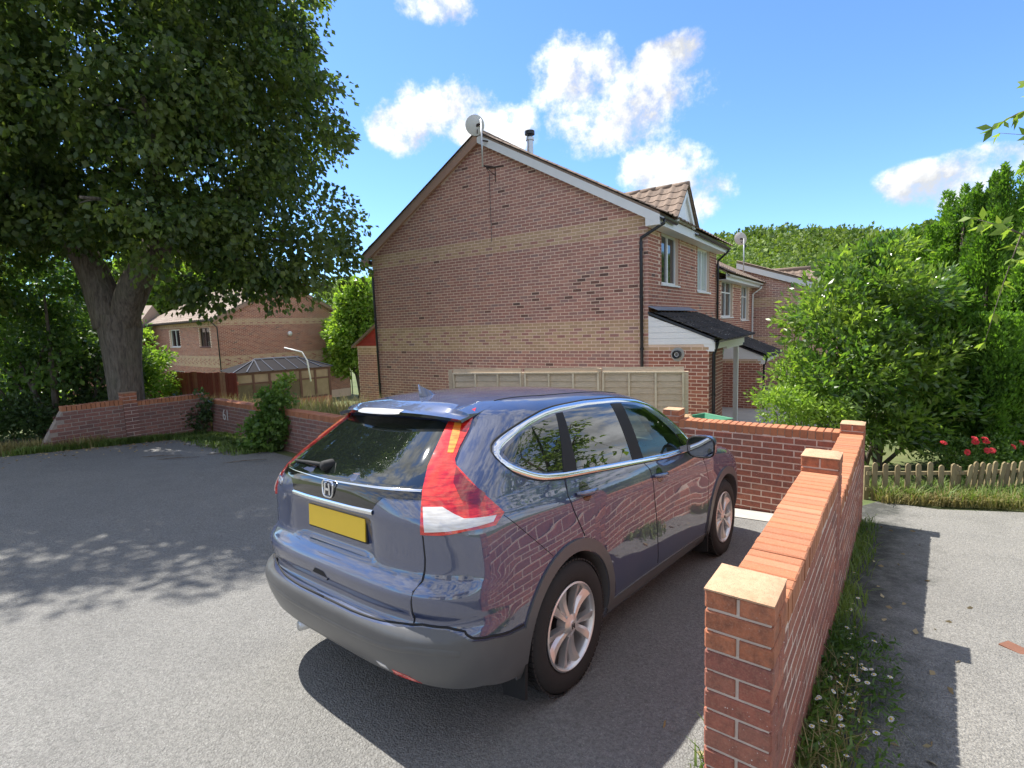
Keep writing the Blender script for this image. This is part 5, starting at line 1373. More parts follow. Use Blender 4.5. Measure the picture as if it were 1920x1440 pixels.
def cherry():
    b = Vector((7.0, 4.4, 0)); b.z = gz(b.x, b.y)
    t = thing('cherry_tree', 'overhanging leafy cherry branches entering at the right beside the conifers', 'tree', b)
    m_ = MB(); tips = []
    limb(m_, (0, 0, -.2), (-.1, .1, 2.2), .11, .09, .03, 6, 1, 12)
    br = [((-.1, .1, 2.1), (-.75, .9, 3.6)), ((-.1, .1, 2.1), (.7, -.6, 4.2)), ((-.1, .1, 2.2), (-.6, -1.0, 4.0)), ((-.1, .1, 2.2), (.2, .4, 4.8)), ((-.1, .1, 2.1), (-.95, .5, 2.7)), ((-.1, .1, 2.1), (-.9, 1.5, 3.9)), ((-.1, .1, 2.3), (-2.05, .6, 4.15)), ((-.1, .1, 2.1), (-2.1, .62, 3.0))]
    P, D = [], []
    r_ = np.random.default_rng(8)
    for i, (p, q_) in enumerate(br):
        pts = limb(m_, p, q_, .05, .012, .12, 8, 30 + i, 7)
        for j in range(3, 9):
            for k in range(5):
                e = pts[j] + Vector(r_.normal(0, .33, 3)) + Vector((0, 0, -.05)); seg = limb(m_, pts[j], e, .006, .002, .1, 4, 90 + j, 4)
                for s_ in seg[1:]:
                    for _ in range(4): P.append(tuple(s_)); D.append(tuple(Vector(r_.normal(0, .6, 3)) + (e - pts[j]).normalized() * .6 + Vector((0, 0, -.55))))
    m_.build('trunk', BARK, t, smooth=True)
    V, F = leaf_faces(np.array(P), np.array(D), .12, .42, .22, 9, .15)
    link('crown', np_mesh('crown', V, F, LF_CHERRY), t)
cherry()

# ------------------------------------------------------------------ wooded hill
def hill():
    def hz(x, y):
        r_ = (y - 90) / 120; base = 46 * sstep(y, 70, 330)
        side = sstep(x, -60, 140)
        return -4 + base * (.55 + .45 * side) + 5 * sin(x * .021 + 1) + 3 * sin(x * .05)
    xs = np.linspace(-320, 520, 60); ys = np.linspace(70, 420, 34); V = [(x, y, hz(x, y)) for y in ys for x in xs]; n = len(xs)
    F = [(j * n + i, j * n + i + 1, (j + 1) * n + i + 1, (j + 1) * n + i) for j in range(len(ys) - 1) for i in range(n - 1)]
    structure(link('hill', np_mesh('hill', V, F, SOIL, True)))
    r_ = np.random.default_rng(17); P, D, S = [], [], []
    cnt = 0
    while cnt < 1250:
        x = r_.uniform(-160, 420); y = r_.uniform(85, 330)
        if not (-.35 < x / y < 1.35): continue
        cnt += 1; R_ = r_.uniform(3.6, 7.5); z = hz(x, y) + R_ * .9; m_ = 260 if y < 150 else 120; S.append(np.full(m_, .0062 * hypot(x, y)))
        u = r_.normal(0, 1, (m_, 3)); u[:, 2] = np.abs(u[:, 2]) * .9 - .25; u /= np.linalg.norm(u, axis=1, keepdims=True)
        P.append(np.array([x, y, z]) + u * R_ * np.array([1, 1, .95]) * r_.uniform(.75, 1.05, (m_, 1))); D.append(u)
    V, F = leaf_faces(np.concatenate(P), np.concatenate(D) + np.array([0, 0, .2]), np.concatenate(S), .8, .25, 18, .9)
    o = stuff(link('woodland', np_mesh('woodland', V, F, LF_WOOD))); o['label'] = 'dense green woodland covering the hill behind the houses'; o['category'] = 'woodland'
hill()

# ------------------------------------------------------------------ fences
def lap_fence():
    p0, p1 = Vector((-1.26, 10.6, 0)), Vector((3.11, 9.25, 0)); d = p1 - p0; L_ = d.length; d.normalize(); rz = atan2(d.y, d.x); base = -.82; top = .897 - base
    t = thing('wooden_fence', 'pale larch overlap panel fence in front of the brick gable', 'fence', (p0.x, p0.y, base), rz)
    w = L_ / 3
    bm_ = {}
    for i in range(3):
        x0, x1 = i * w + .06, (i + 1) * w - .0
        r_ = random.Random(i)
        z = 0.1; k = 0
        while z < top - .08:
            h = .142; tilt = .016
            wob = [r_.uniform(-.006, .006) for _ in range(7)]
            m_ = MB(); V = []
            for j in range(7):
                x = x0 + (x1 - x0) * j / 6; V += [(x, -.002 - tilt, z + wob[j]), (x, .004, z + h), (x, .012, z + h), (x, .008 - tilt, z + wob[j])]
            F = []
            for j in range(6):
                a = j * 4; F += [(a, a + 4, a + 5, a + 1), (a + 1, a + 5, a + 6, a + 2), (a + 2, a + 6, a + 7, a + 3), (a + 3, a + 7, a + 4, a)]
            F += [(0, 1, 2, 3), (27, 26, 25, 24)]
            m_.add(V, F).build('board', WOOD_FENCE, t, fix=True); z += .118; k += 1
        for q_ in (0, 1 / 3, 2 / 3, 1):
            x = x0 + (x1 - x0 - .035) * q_; MB().box((x, -.045, .08), (x + .036, -.021, top - .05)).build('batten', WOOD_BATTEN, t)
        MB().box((x0, -.05, top - .05), (x1, .03, top - .022)).build('top_rail', WOOD_BATTEN, t)
    for i in range(4):
        x = i * w if i < 3 else L_ + .03; MB().box((x - .04, -.02, -.1), (x + .045, .07, top + (.04 if i in (0, 2) else -.03))).build('post', WOOD_FENCE, t)
lap_fence()

def red_fence():
    p0, p1 = on_ground(298, 750, 15.6), on_ground(446, 750, 14.2); d = p1 - p0; d.z = 0; L_ = d.length; d.normalize(); rz = atan2(d.y, d.x)
    top = at_y(330, 698, 15.2).z; zb = p0.z - .2
    t = thing('wooden_fence', 'red-stained close-boarded fence with peeling bare streaks under the tree', 'fence', (p0.x, p0.y, zb), rz)
    n = int(L_ / .105); r_ = random.Random(2)
    for i in range(n):
        h = top - zb + r_.uniform(-.02, .02) - (.55 * (1 - i / 6) if i < 6 else 0); x = i * L_ / n
        MB().box((x, (i % 2) * .012, 0), (x + .108, (i % 2) * .012 + .014, h)).build('board', WOOD_RED, t)
    for z in (.4, top - zb - .35): MB().box((0, .03, z), (L_, .075, z + .08)).build('rail', WOOD_RED, t)
red_fence()

def picket(label, a, b, n, h, lean, seed):
    a, b = Vector(a), Vector(b); d = b - a; d.z = 0; L_ = d.length; d.normalize(); rz = atan2(d.y, d.x)
    t = thing('picket_fence', label, 'fence', (a.x, a.y, (a.z + b.z) / 2 - .02), rz)
    r_ = random.Random(seed); m_ = MB()
    w = .062; pr = [(-w / 2, 0, 0), (w / 2, 0, 0), (w / 2, 0, h - .03), (w * .28, 0, h - .006), (0, 0, h), (-w * .28, 0, h - .006), (-w / 2, 0, h - .03)]
    me = m_.prism(pr, (0, .018, 0)).mesh('picket', WOOD_PICKET)
    bm = bmesh.new(); bm.from_mesh(me); bmesh.ops.recalc_face_normals(bm, faces=bm.faces); bm.to_mesh(me); bm.free()
    for i in range(n):
        x = (i + .5) * L_ / n; z = (b.z - a.z) * (x / L_ - .5)
        o = link('picket', me, t); o.location = (x, 0, z); o.rotation_euler = (r_.uniform(-.03, .03), lean + r_.uniform(-.03, .03), 0); o.scale = (1, 1, r_.uniform(.95, 1.04))
    for z in (h * .3, h * .72): MB().bar((-.02, .032, z + (a.z - b.z) / 2), (L_ + .02, .032, z + (b.z - a.z) / 2), .022, .045).build('rail', WOOD_PICKET, t)
    for x in (0, L_): MB().box((x - .03, .045, -.15), (x + .03, .10, h - .05)).build('post', WOOD_PICKET, t)
_f0, _f1, _f2 = gpix(1628, 936), gpix(1795, 936), gpix(1935, 930)
picket('brown picket fence below the laurel between the wall and the pale pickets', _f0, _f1, 8, .50, 0.0, 1)
picket('pale leaning picket fence in front of the rose bush', _f1 + Vector((.05, 0, 0)), _f2, 11, .50, .12, 2)

# ---- odds and ends
def odds():
    # green wheelbarrow tray and logs by the porch
    grn = plain('green_plastic', (.06, .22, .13), .4, var=.1, scale=8)
    o = on_ground(1312, 790, 8.9)
    t = thing('wheelbarrow', 'green wheelbarrow tray showing above the short brick wall by the porch', 'wheelbarrow', o, .4)
    V = []
    for z, sx, sy in ((.52, .25, .18), (.86, .42, .32), (.87, .44, .34), (.84, .41, .31), (.54, .24, .17)):
        V += [(-sx, -sy, z), (sx, -sy, z + .02), (sx, sy, z + .02), (-sx, sy, z)]
    F = [(0, 3, 2, 1)] + [(k * 4 + i, k * 4 + (i + 1) % 4, k * 4 + 4 + (i + 1) % 4, k * 4 + 4 + i) for k in range(4) for i in range(4)] + [(16, 17, 18, 19)]
    MB().add(V, F).build('tray', grn, t, fix=True)
    for s_ in (-1, 1): MB().tube([(.75, s_ * .24, .62), (.1, s_ * .2, .5), (-.55, s_ * .04, .2)], .016, 8).build('handle', METAL, t, smooth=True); MB().tube([(.25, s_ * .2, .52), (.35, s_ * .25, -.02)], .014, 8).build('leg', METAL, t, smooth=True)
    MB().lathe([(.1, -.04), (.19, -.035), (.2, 0), (.19, .035), (.1, .04)], 20, (-.58, 0, .2), 'y').build('wheel', BLACKP, t, smooth=True)
    lg = wood_mat('log_wood', [(0, (.33, .2, .1)), (1, (.42, .28, .16))])
    for i in range(4):
        p = on_ground(1293 + i * 7, 790, 8.75); q_ = MB().tube([(0, 0, 0), (.3, .05, .02)], .055, 10).build('log', lg)
        tag(q_, 'cut log resting in the pile beside the green wheelbarrow', 'log', 'logs by the wheelbarrow'); q_.location = (p.x - .15, p.y, p.z + .80 + .06 * (i % 2)); q_.rotation_euler = (0, 0, .5 + .3 * i)
    # small rusty cover in the path
    rust = plain('rusty_iron', (.17, .075, .045), .8, var=.3, scale=40)
    g = gpix(1903, 1222); c = MB().box((-.045, -.06, -.02), (.045, .06, .0)).build('stopcock_cover', rust); c.location = (g.x, g.y, gz(g.x, g.y) + .010); c.rotation_euler = (0, 0, .3); tag(c, 'small rusty iron stopcock cover set in the path', 'cover')
    # bent pole by the conservatory and fallen twigs
    p = at_y(533, 652, 24.5); q_ = at_y(566, 660, 24.5); r_ = at_y(576, 676, 24.5)
    w = MB().tube([p, q_, r_, r_ + Vector((.1, 0, -1.0))], .035, 8).build('bent_pole', WHITE, None, smooth=True); tag(w, 'thin white bent pole standing over the conservatory roof', 'pole')
    for i, (px, py, a) in enumerate(((330, 862, .2), (395, 838, .1), (420, 852, .5), (300, 858, .1), (455, 868, .3), (640, 905, .2))):
        g = gpix(px, py); s_ = MB().tube([(-.35, 0, .015), (0, .03, .022), (.38, -.02, .015)], [.006, .009, .004], 6).build('twig', BARK); s_.location = (g.x, g.y, gz(g.x, g.y) + .004); s_.rotation_euler = (0, 0, a); tag(s_, 'dry fallen twig lying on the tarmac near the old wall', 'twig', 'twigs on the tarmac')
    # chalk mark "61" on old wall
    ch = plain('chalk', (.62, .60, .56), .9)
    cu = bpy.data.curves.new('chalk_number', 'FONT'); cu.body = '61'; cu.size = .34; cu.extrude = .001
    o = bpy.data.objects.new('chalk_number', cu); dg = bpy.context.evaluated_depsgraph_get(); COL.objects.link(o); dg.update()
    me = bpy.data.meshes.new_from_object(o.evaluated_get(bpy.context.evaluated_depsgraph_get())); COL.objects.unlink(o); bpy.data.objects.remove(o)
    me.materials.clear(); me.materials.append(ch)
    wall = [x for x in COL.objects if x.name.startswith('brick_wall') and 'chalk' in x.get('label', '')][0]
    n = link('chalk_number', me, wall); hit = (LW_K + _dB * .12); n.location = (.62, -.012, .55); n.rotation_euler = (pi / 2, 0, 0)
odds()
# ------------------------------------------------------------------ car: master surface
# car axes while modelling: X forward from the rear axle, Y to the car's right, Z up from the tarmac
_xr = pchip([.18,.25,.33,.42,.52,.58,.612,.632,.66,.70,.765,.80,.84,.88,1.0,1.10,1.17,1.21,1.25,1.35,1.45,1.50,1.54,1.56,1.60,1.62,1.635,1.645],
            [-.80,-.84,-.885,-.93,-.965,-.972,-.955,-.925,-.918,-.936,-.948,-.935,-.905,-.898,-.905,-.915,-.912,-.90,-.862,-.735,-.60,-.535,-.49,-.45,-.32,-.18,.05,.35])
_wz = pchip([.18,.25,.32,.42,.55,.70,.85,.95,1.02,1.08,1.12,1.16,1.25,1.35,1.45,1.50,1.54,1.57,1.60,1.62,1.635,1.645],
            [.79,.835,.865,.883,.893,.898,.895,.888,.879,.862,.84,.822,.79,.748,.70,.67,.638,.598,.525,.44,.31,.15])
_xf = pchip([.18,.3,.5,.7,.82,.90,.95,.99,1.02,1.05,1.08,1.15,1.25,1.35,1.45,1.50,1.54,1.57,1.60,1.62,1.635,1.645],
            [3.30,3.42,3.50,3.50,3.46,3.36,3.22,3.0,2.8,2.6,2.48,2.38,2.24,2.08,1.90,1.76,1.60,1.43,1.17,.96,.74,.5])
def _side_mod(X, z):
    zc = 1.035 - .085 * X + .012 * X * X          # crease rising to the tail
    m_ = .007 * math.exp(-((z - zc) / .075) ** 2) * sstep(X, -.75, -.3) * (1 - sstep(X, 2.2, 2.6))
    m_ -= .010 * math.exp(-((z - .62) / .22) ** 2) * sstep(X, -.1, 1.1) * (1 - sstep(X, 1.4, 2.5))
    for hx in (0.0, 2.62):
        r_ = hypot(X - hx, z - .36)
        m_ += .007 * (1 - sstep(r_, .38, .85))
    return m_
def _outline(z, NR=46, NS=64, NF=30):
    xr, w, xf = _xr(z), _wz(z), _xf(z)
    n = 4.2 - 1.2 * sstep(z, 1.05, 1.25); L = min(.52, (xf - xr) * .42); Lf = min(.85, (xf - xr) * .42)
    nf = 3.2
    pts = []
    for i in range(NR):
        th = (i / NR) ** .85 * pi / 2
        s_, c_ = sin(th), cos(th)
        Y = w * s_ ** (2 / n) if s_ > 0 else 0.0
        Y = w * (i / NR) if n > 90 else Y
        X = xr + L * (1 - max(c_, 0) ** (2 / n))
        pts.append([X, Y])
    for i in range(NS):
        X = xr + L + (xf - Lf - xr - L) * i / NS
        pts.append([X, w])
    for i in range(NF + 1):
        th = (1 - i / NF) * pi / 2
        s_, c_ = sin(th), cos(th)
        pts.append([xf - Lf * (1 - max(c_, 0) ** (2 / nf)), w * max(s_, 0) ** (2 / nf)])
    out = []
    for X, Y in pts:
        if z < 1.14 and Y > .55 * w: Y = Y + _side_mod(X, z) * sstep(Y / w, .75, .98)
        if .80 < z < 1.14 and X < -.75:       # plate recess in the tailgate
            X += .032 * (1 - sstep(Y, .30, .345)) * sstep(z, .845, .875) * (1 - sstep(z, 1.045, 1.075))
        out.append((X, Y))
    return out
CAR_Z = sorted(set(np.round(np.concatenate([np.linspace(.18, .56, 16), np.linspace(.57, .68, 14), np.linspace(.69, .92, 20), np.linspace(.935, 1.15, 22),
        np.linspace(1.165, 1.5, 22), np.linspace(1.508, 1.60, 16), np.linspace(1.604, 1.645, 16)]), 4)))
def car_master():
    V, F = [], []
    rows = []
    for z in CAR_Z:
        o = _outline(z); n = len(o)
        ring = [(X, Y, z) for X, Y in o] + [(X, -Y, z) for X, Y in o[-2:0:-1]]
        rows.append(len(V)); V += ring
    n = len(ring)
    for r0, r1 in zip(rows, rows[1:]):
        for k in range(n):
            k2 = (k + 1) % n
            F.append((r0 + k, r1 + k, r1 + k2, r0 + k2))
    F.append(tuple(rows[0] + k for k in range(n)))
    # close the crown of the roof
    c = len(V); top = rows[-1]
    cx = sum(V[top + k][0] for k in range(n)) / n
    V.append((cx, 0, 1.6465))
    for k in range(n): F.append((top + k, c, top + (k + 1) % n))
    return V, F
# ------------------------------------------------------------------ the parked car
def _paint():
    t = NT('car_paint_blue'); p = t.coord('Object'); n1 = t.noise(p, 900, 2); n2 = t.noise(p, 3.0, 5, .6)
    c = t.mix(t.remap(n1, .4, .6, 0, .35), (.026, .040, .100), (.056, .076, .165))
    dust = t.remap(n2, .45, .75, 0, .10); c = t.mix(dust, c, (.30, .27, .24))
    return t.fin(c, t.math('ADD', .42, t.math('MULTIPLY', dust, 1.0)), Metallic=.15, Coat_Weight=1.0, Coat_Roughness=.008, Coat_IOR=2.1, Specular_IOR_Level=.4)
PAINT = _paint()
CLAD = plain('car_plastic_grey', (.095, .096, .098), .30, var=.15, scale=10, bump=.02)
CHROME = plain('car_chrome', (.80, .81, .83), .10, 1.0)
BLACKG = plain('car_black_gloss', (.008, .008, .009), .04, Specular_IOR_Level=.7, Coat_Weight=.6)
BLACKM = plain('car_black_matt', (.010, .010, .011), .75)
PRIV = plain('car_privacy_glass', (.008, .011, .010), .015, Specular_IOR_Level=1.0, Coat_Weight=1.0, Coat_Roughness=.0)
INTER = plain('car_interior', (.10, .10, .10), .8)
SEAT = plain('car_seat_cloth', (.30, .31, .30), .9, var=.2, scale=40)
TYRE = plain('tyre_rubber', (.022, .021, .021), .8, var=.3, scale=30, bump=.2)
ALLOY = plain('alloy_silver', (.74, .73, .72), .34, .8, var=.06, scale=10)
PLATE = plain('number_plate_yellow', (.78, .52, .03), .35, var=.06, scale=6)
BLUECLOTH = plain('blue_cloth', (.16, .38, .62), .8, var=.2, scale=14)
def _clear():
    t = NT('car_side_glass'); t.N.remove(t.b); g = t.n('ShaderNodeBsdfGlossy'); g.inputs['Roughness'].default_value = .0; g.inputs['Color'].default_value = (.9, 1, .95, 1)
    tr = t.n('ShaderNodeBsdfTransparent'); tr.inputs['Color'].default_value = (.72, .88, .80, 1); fr = t.n('ShaderNodeFresnel'); fr.inputs['IOR'].default_value = 1.42
    ms = t.n('ShaderNodeMixShader'); t.L.new(fr.outputs[0], ms.inputs[0]); t.L.new(tr.outputs[0], ms.inputs[1]); t.L.new(g.outputs[0], ms.inputs[2]); t.L.new(ms.outputs[0], t.out.inputs['Surface']); return t.m
GLASS = _clear()
def _lens(name, c1, c2, rough=.06):
    t = NT(name); p = t.coord('Object'); mp = t.n('ShaderNodeMapping'); t.L.new(p, mp.inputs[0]); mp.inputs['Scale'].default_value = (6, 6, 60)
    w = t.noise(mp.outputs[0], 2.0, 2); v = t.vor(p, 18)
    c = t.mix(t.remap(w, .4, .6), c1, c2)
    return t.fin(c, rough, v, .15, .01, Specular_IOR_Level=.8, Coat_Weight=1.0, Coat_Roughness=.02)
LENS_R = _lens('tail_lens_red', (.40, .012, .010), (.72, .030, .020))
LENS_D = _lens('tail_lens_dark_red', (.16, .006, .008), (.24, .010, .012))
LENS_W = _lens('reverse_lens_clear', (.62, .59, .56), (.76, .74, .71))
LENS_Y = _lens('tail_lens_amber', (.72, .16, .02), (.80, .30, .04))

def build_car():
    car = thing('parked_car', 'dark blue SUV parked beside the red brick wall with grey plastic bumpers', 'car')
    m4 = Matrix.Identity(4)
    for i in range(3): m4[i][0] = CAR_F[i]; m4[i][1] = -CAR_R[i]; m4[i][2] = CAR_U[i]; m4[i][3] = CAR_O[i]
    car.matrix_world = m4
    T = lambda p: Vector((p[0], -p[1], p[2]))
    V, F = car_master()
    ref = bpy.data.meshes.new('ref'); ref.from_pydata(V, [], F)
    bm = bmesh.new(); bm.from_mesh(ref); bmesh.ops.recalc_face_normals(bm, faces=bm.faces); bm.to_mesh(ref); bm.free(); ref.update()
    VN = [v.normal.copy() for v in ref.vertices]; VC = [v.co.copy() for v in ref.vertices]; PF = [tuple(p.vertices) for p in ref.polygons]
    bv = BVHTree.FromPolygons(VC, PF)
    from mathutils.interpolate import poly_3d_calc
    def nrm(p):
        h = bv.find_nearest(p); f = PF[h[2]]
        if len(f) > 6: return h[1].normalized()
        w = poly_3d_calc([VC[i] for i in f], h[0]); n = Vector((0, 0, 0))
        for wi, i in zip(w, f): n += VN[i] * wi
        return n.normalized()
    def cast(o, d):
        h = bv.ray_cast(Vector(o), Vector(d)); return h[0]
    e1 = Vector((.66, .7513, 0)); dd = Vector((.7513, -.66, 0))
    side = lambda u, z: cast((u, 3, z), (0, -1, 0))
    rear = lambda u, z: cast((-3, u, z), (1, 0, 0))
    front = lambda u, z: cast((6, u, z), (-1, 0, 0))
    diag = lambda u, z: cast(e1 * u - dd * 3 + Vector((0, 0, z)), dd)
    NK = 46 + 64 + 30
    def arc(u, z):
        o = _outline(z); k = min(max(u / .03, 0), NK - .001); i = int(k); f = k - i; a, b = o[i], o[i + 1]
        return Vector((a[0] + (b[0] - a[0]) * f, a[1] + (b[1] - a[1]) * f, z))
    def arck(X, Y, z):
        o = _outline(z); return min(range(len(o)), key=lambda i: hypot(o[i][0] - X, o[i][1] - Y)) * .03
    def emit(name, P, F_, NRM, mat, parent, mirror=False, skirt=.01, off=.003):
        P2 = [p + n * off for p, n in zip(P, NRM)]; N2 = list(NRM); F2 = list(F_)
        ok = F2 and (P2[F2[0][1]] - P2[F2[0][0]]).cross(P2[F2[0][2]] - P2[F2[0][0]]).dot(NRM[F2[0][0]]) > 0
        if not ok: F2 = [f[::-1] for f in F2]
        if skirt:
            ed = {}
            for f in F2:
                for a, b in zip(f, f[1:] + f[:1]): ed[(a, b)] = ed.get((a, b), 0) + 1
            for (a, b) in [e for e in ed if (e[1], e[0]) not in ed]:
                o = len(P2); sd = (P2[b] - P2[a]).cross(NRM[a]); sd = sd.normalized() if sd.length > 1e-9 else NRM[a]
                P2 += [P2[a], P2[b], P2[b] - NRM[b] * skirt, P2[a] - NRM[a] * skirt]; N2 += [sd] * 4; F2.append((o + 1, o, o + 3, o + 2))
        res = None
        for mir in ((False, True) if mirror == 'both' else (bool(mirror),)):
            s_ = -1 if mir else 1
            vs = [T((p.x, p.y * s_, p.z)) for p in P2]; ns = [T((n.x, n.y * s_, n.z)) for n in N2]; fs = [f if mir else f[::-1] for f in F2]
            me = bpy.data.meshes.new(name); me.from_pydata(vs, [], fs); me.materials.append(mat)
            me.polygons.foreach_set('use_smooth', [True] * len(fs)); me.update()
            me.normals_split_custom_set_from_vertices(ns)
            o = link(name, me, parent); res = res or o
        return res
    def patch(name, poly, proj, mat, parent, off=.003, step=.035, mirror=False, skirt=.01):
        P2, F2 = cdt(poly, step); P = []; bad = set()
        for i, (u, z) in enumerate(P2):
            h = proj(u, z)
            if h is None: bad.add(i); h = Vector((0, 0, 0))
            P.append(h)
        F2 = [f for f in F2 if not any(i in bad for i in f)]
        return emit(name, P, F2, [nrm(p) for p in P], mat, parent, mirror, skirt, off)
    def ribbon(name, line, w, proj, mat, parent, off=.006, closed=False, mirror=False, step=.03):
        pts = []; n = len(line)
        for i in range(n if closed else n - 1):
            a, b = line[i], line[(i + 1) % n]; k = max(1, int(hypot(b[0] - a[0], b[1] - a[1]) / step))
            for j in range(k): pts.append((a[0] + (b[0] - a[0]) * j / k, a[1] + (b[1] - a[1]) * j / k))
        if not closed: pts.append(line[-1])
        # smooth corners a little
        for _ in range(2):
            q_ = list(pts)
            for i in range(len(pts)):
                if not closed and i in (0, len(pts) - 1): continue
                a, b, c = pts[i - 1], pts[i], pts[(i + 1) % len(pts)]; q_[i] = (a[0] * .25 + b[0] * .5 + c[0] * .25, a[1] * .25 + b[1] * .5 + c[1] * .25)
            pts = q_
        P, N_, F_ = [], [], []; m_ = len(pts); K = 5; offs = []
        for i in range(m_):
            a = pts[i - 1] if (closed or i) else pts[i]; b = pts[(i + 1) % m_] if (closed or i < m_ - 1) else pts[i]
            tx, ty = b[0] - a[0], b[1] - a[1]; l = hypot(tx, ty) or 1; nx, ny = -ty / l, tx / l
            for k in range(K):
                s_ = (k / (K - 1) - .5); h = proj(pts[i][0] + nx * w * s_, pts[i][1] + ny * w * s_)
                if h is None: h = P[-1] if P else Vector((0, 0, 0))
                nn = nrm(h); P.append(h + nn * (off * (1 - (2 * s_) ** 4))); N_.append(nn)
        for i in range(m_ if closed else m_ - 1):
            j = (i + 1) % m_
            for k in range(K - 1): F_.append((i * K + k, j * K + k, j * K + k + 1, i * K + k + 1))
        # rounded profile normals
        NN = []
        for i in range(m_):
            A_ = P[i * K + K - 1] - P[i * K]; A_ = A_.normalized() if A_.length > 1e-9 else Vector((0, 0, 1))
            for k in range(K): s_ = (k / (K - 1) - .5); NN.append((N_[i * K + k] + A_ * s_ * 1.1).normalized())
        return emit(name, P, F_, NN, mat, parent, mirror, 0, .001)
    def gap(name, line, proj, parent, r=.0032, mirror='both'):
        pts = []
        for a, b in zip(line, line[1:]):
            k = max(1, int(hypot(b[0] - a[0], b[1] - a[1]) / .03))
            for j in range(k): pts.append(proj(a[0] + (b[0] - a[0]) * j / k, a[1] + (b[1] - a[1]) * j / k))
        pts.append(proj(*line[-1])); pts = [p for p in pts if p is not None]
        for s_ in ((1, -1) if mirror == 'both' else (1,)):
            MB().tube([T((p.x, p.y * s_, p.z)) for p in pts], r, 6).build(name, BLACKM, parent, smooth=True)

    # ---- body shell, with wheel wells, cabin and window openings cut out
    DLO = [(-.455, 1.345), (-.386, 1.389), (-.259, 1.433), (-.115, 1.471), (.067, 1.507), (.206, 1.522), (.543, 1.538), (.975, 1.537), (1.268, 1.516), (1.479, 1.474), (1.69, 1.38), (1.87, 1.25), (1.985, 1.12), (1.965, 1.088), (1.775, 1.092), (1.366, 1.096), (.959, 1.118), (.552, 1.138), (.038, 1.167), (-.141, 1.186), (-.228, 1.208), (-.361, 1.262), (-.437, 1.307)]
    QG = [(-.396, 1.347), (-.223, 1.416), (.033, 1.470), (.174, 1.493), (.035, 1.195), (-.112, 1.208), (-.256, 1.247), (-.372, 1.303)]
    RD = [(.249, 1.494), (.486, 1.512), (.732, 1.517), (.86, 1.509), (.847, 1.145), (.167, 1.178)]
    FD = [(1.015, 1.505), (1.22, 1.486), (1.345, 1.453), (1.524, 1.355), (1.69, 1.225), (1.74, 1.112), (1.003, 1.130)]
    body = bpy.data.objects.new('tmp', ref); COL.objects.link(body); ref.materials.append(PAINT)
    cut = MB()
    cutters = []
    def cutter(mb):
        me = mb.mesh('cut', INTER); b = bmesh.new(); b.from_mesh(me); bmesh.ops.recalc_face_normals(b, faces=b.faces); b.to_mesh(me); b.free()
        o = bpy.data.objects.new('cut', me); COL.objects.link(o); cutters.append(o)
    for hx in (0, 2.62):
        for s_ in (-1, 1):
            c = MB(); c.lathe([(0, s_ * .56), (.398, s_ * .56), (.398, s_ * 1.2), (0, s_ * 1.2)], 48, (hx, 0, .36), 'y'); cutter(c)
    c = MB(); c.prism([(-1.3, -1.2, .05), (-.40, -1.2, .05), (-.40, -1.2, .27), (-.72, -1.2, .352), (-1.3, -1.2, .385)], (0, 2.4, 0)); cutter(c)
    c = MB(); c.prism([(-.30, -.56, .75), (2.02, -.56, .75), (2.02, -.56, 1.02), (1.58, -.56, 1.44), (1.0, -.56, 1.505), (.1, -.56, 1.47), (-.30, -.56, 1.25)], (0, 1.12, 0)); cutter(c)
    for pl in (RD, FD):
        for s_ in (-1, 1):
            c = MB(); c.prism([(x, s_ * .5, z) for x, z in pl], (0, s_ * .6, 0)); cutter(c)
    c = MB(); c.prism([(1.5, -.60, 1.13), (1.5, .60, 1.13), (1.5, .50, 1.42), (1.5, -.50, 1.42)], (1.4, 0, 0)); cutter(c)
    for o in cutters:
        md = body.modifiers.new('b', 'BOOLEAN'); md.operation = 'DIFFERENCE'; md.object = o; md.solver = 'EXACT'
        try: md.material_mode = 'TRANSFER'
        except Exception: pass
    bpy.context.view_layer.update()
    me = bpy.data.meshes.new_from_object(body.evaluated_get(bpy.context.evaluated_depsgraph_get()))
    for o in cutters: bpy.data.objects.remove(o)
    bpy.data.objects.remove(body)
    near = {}
    for v in me.vertices:
        h = bv.find_nearest(v.co); near[v.index] = nrm(v.co) if h[3] < 4e-4 else None
    me.polygons.foreach_set('use_smooth', [True] * len(me.polygons))
    ln = [None] * len(me.loops)
    for p in me.polygons:
        pn = p.normal
        for li in p.loop_indices:
            n = near[me.loops[li].vertex_index]
            n = n if (n is not None and n.dot(pn) > .55 and p.material_index == 0) else pn
            ln[li] = (n.x, -n.y, n.z)
    # to car axes (mirror y), flip faces; loops reverse order so collect per polygon
    vs = [T(v.co) for v in me.vertices]; fs = []; nl = []; mi = []
    for p in me.polygons:
        idx = list(p.loop_indices)[::-1]; fs.append([me.loops[i].vertex_index for i in idx]); nl += [ln[i] for i in idx]; mi.append(p.material_index)
    bo = bpy.data.meshes.new('body'); bo.from_pydata(vs, [], fs)
    for mt in me.materials: bo.materials.append(mt)
    bo.polygons.foreach_set('material_index', mi); bo.polygons.foreach_set('use_smooth', [True] * len(fs)); bo.update()
    bo.normals_split_custom_set(nl)
    body = link('body', bo, car)

    # ---- glass and window trim
    for nm_, pl, mt in (('quarter_window', QG, PRIV), ('rear_door_window', RD, PRIV), ('front_door_window', FD, GLASS)):
        patch(nm_, pl, side, mt, car, .0015, .05, 'both', 0)
    # gloss black surround of the side windows (pillars): polygons between panes
    for pl in ([(.174, 1.497), (.249, 1.500), (.167, 1.174), (.035, 1.185)], [(.86, 1.514), (1.015, 1.510), (1.003, 1.122), (.847, 1.137)], [(1.70, 1.225), (1.90, 1.20), (1.965, 1.105), (1.74, 1.105)]):
        patch('window_pillar', pl, side, BLACKM if pl[0][0] < 1.5 else BLACKG, car, .003, .05, 'both', .004)
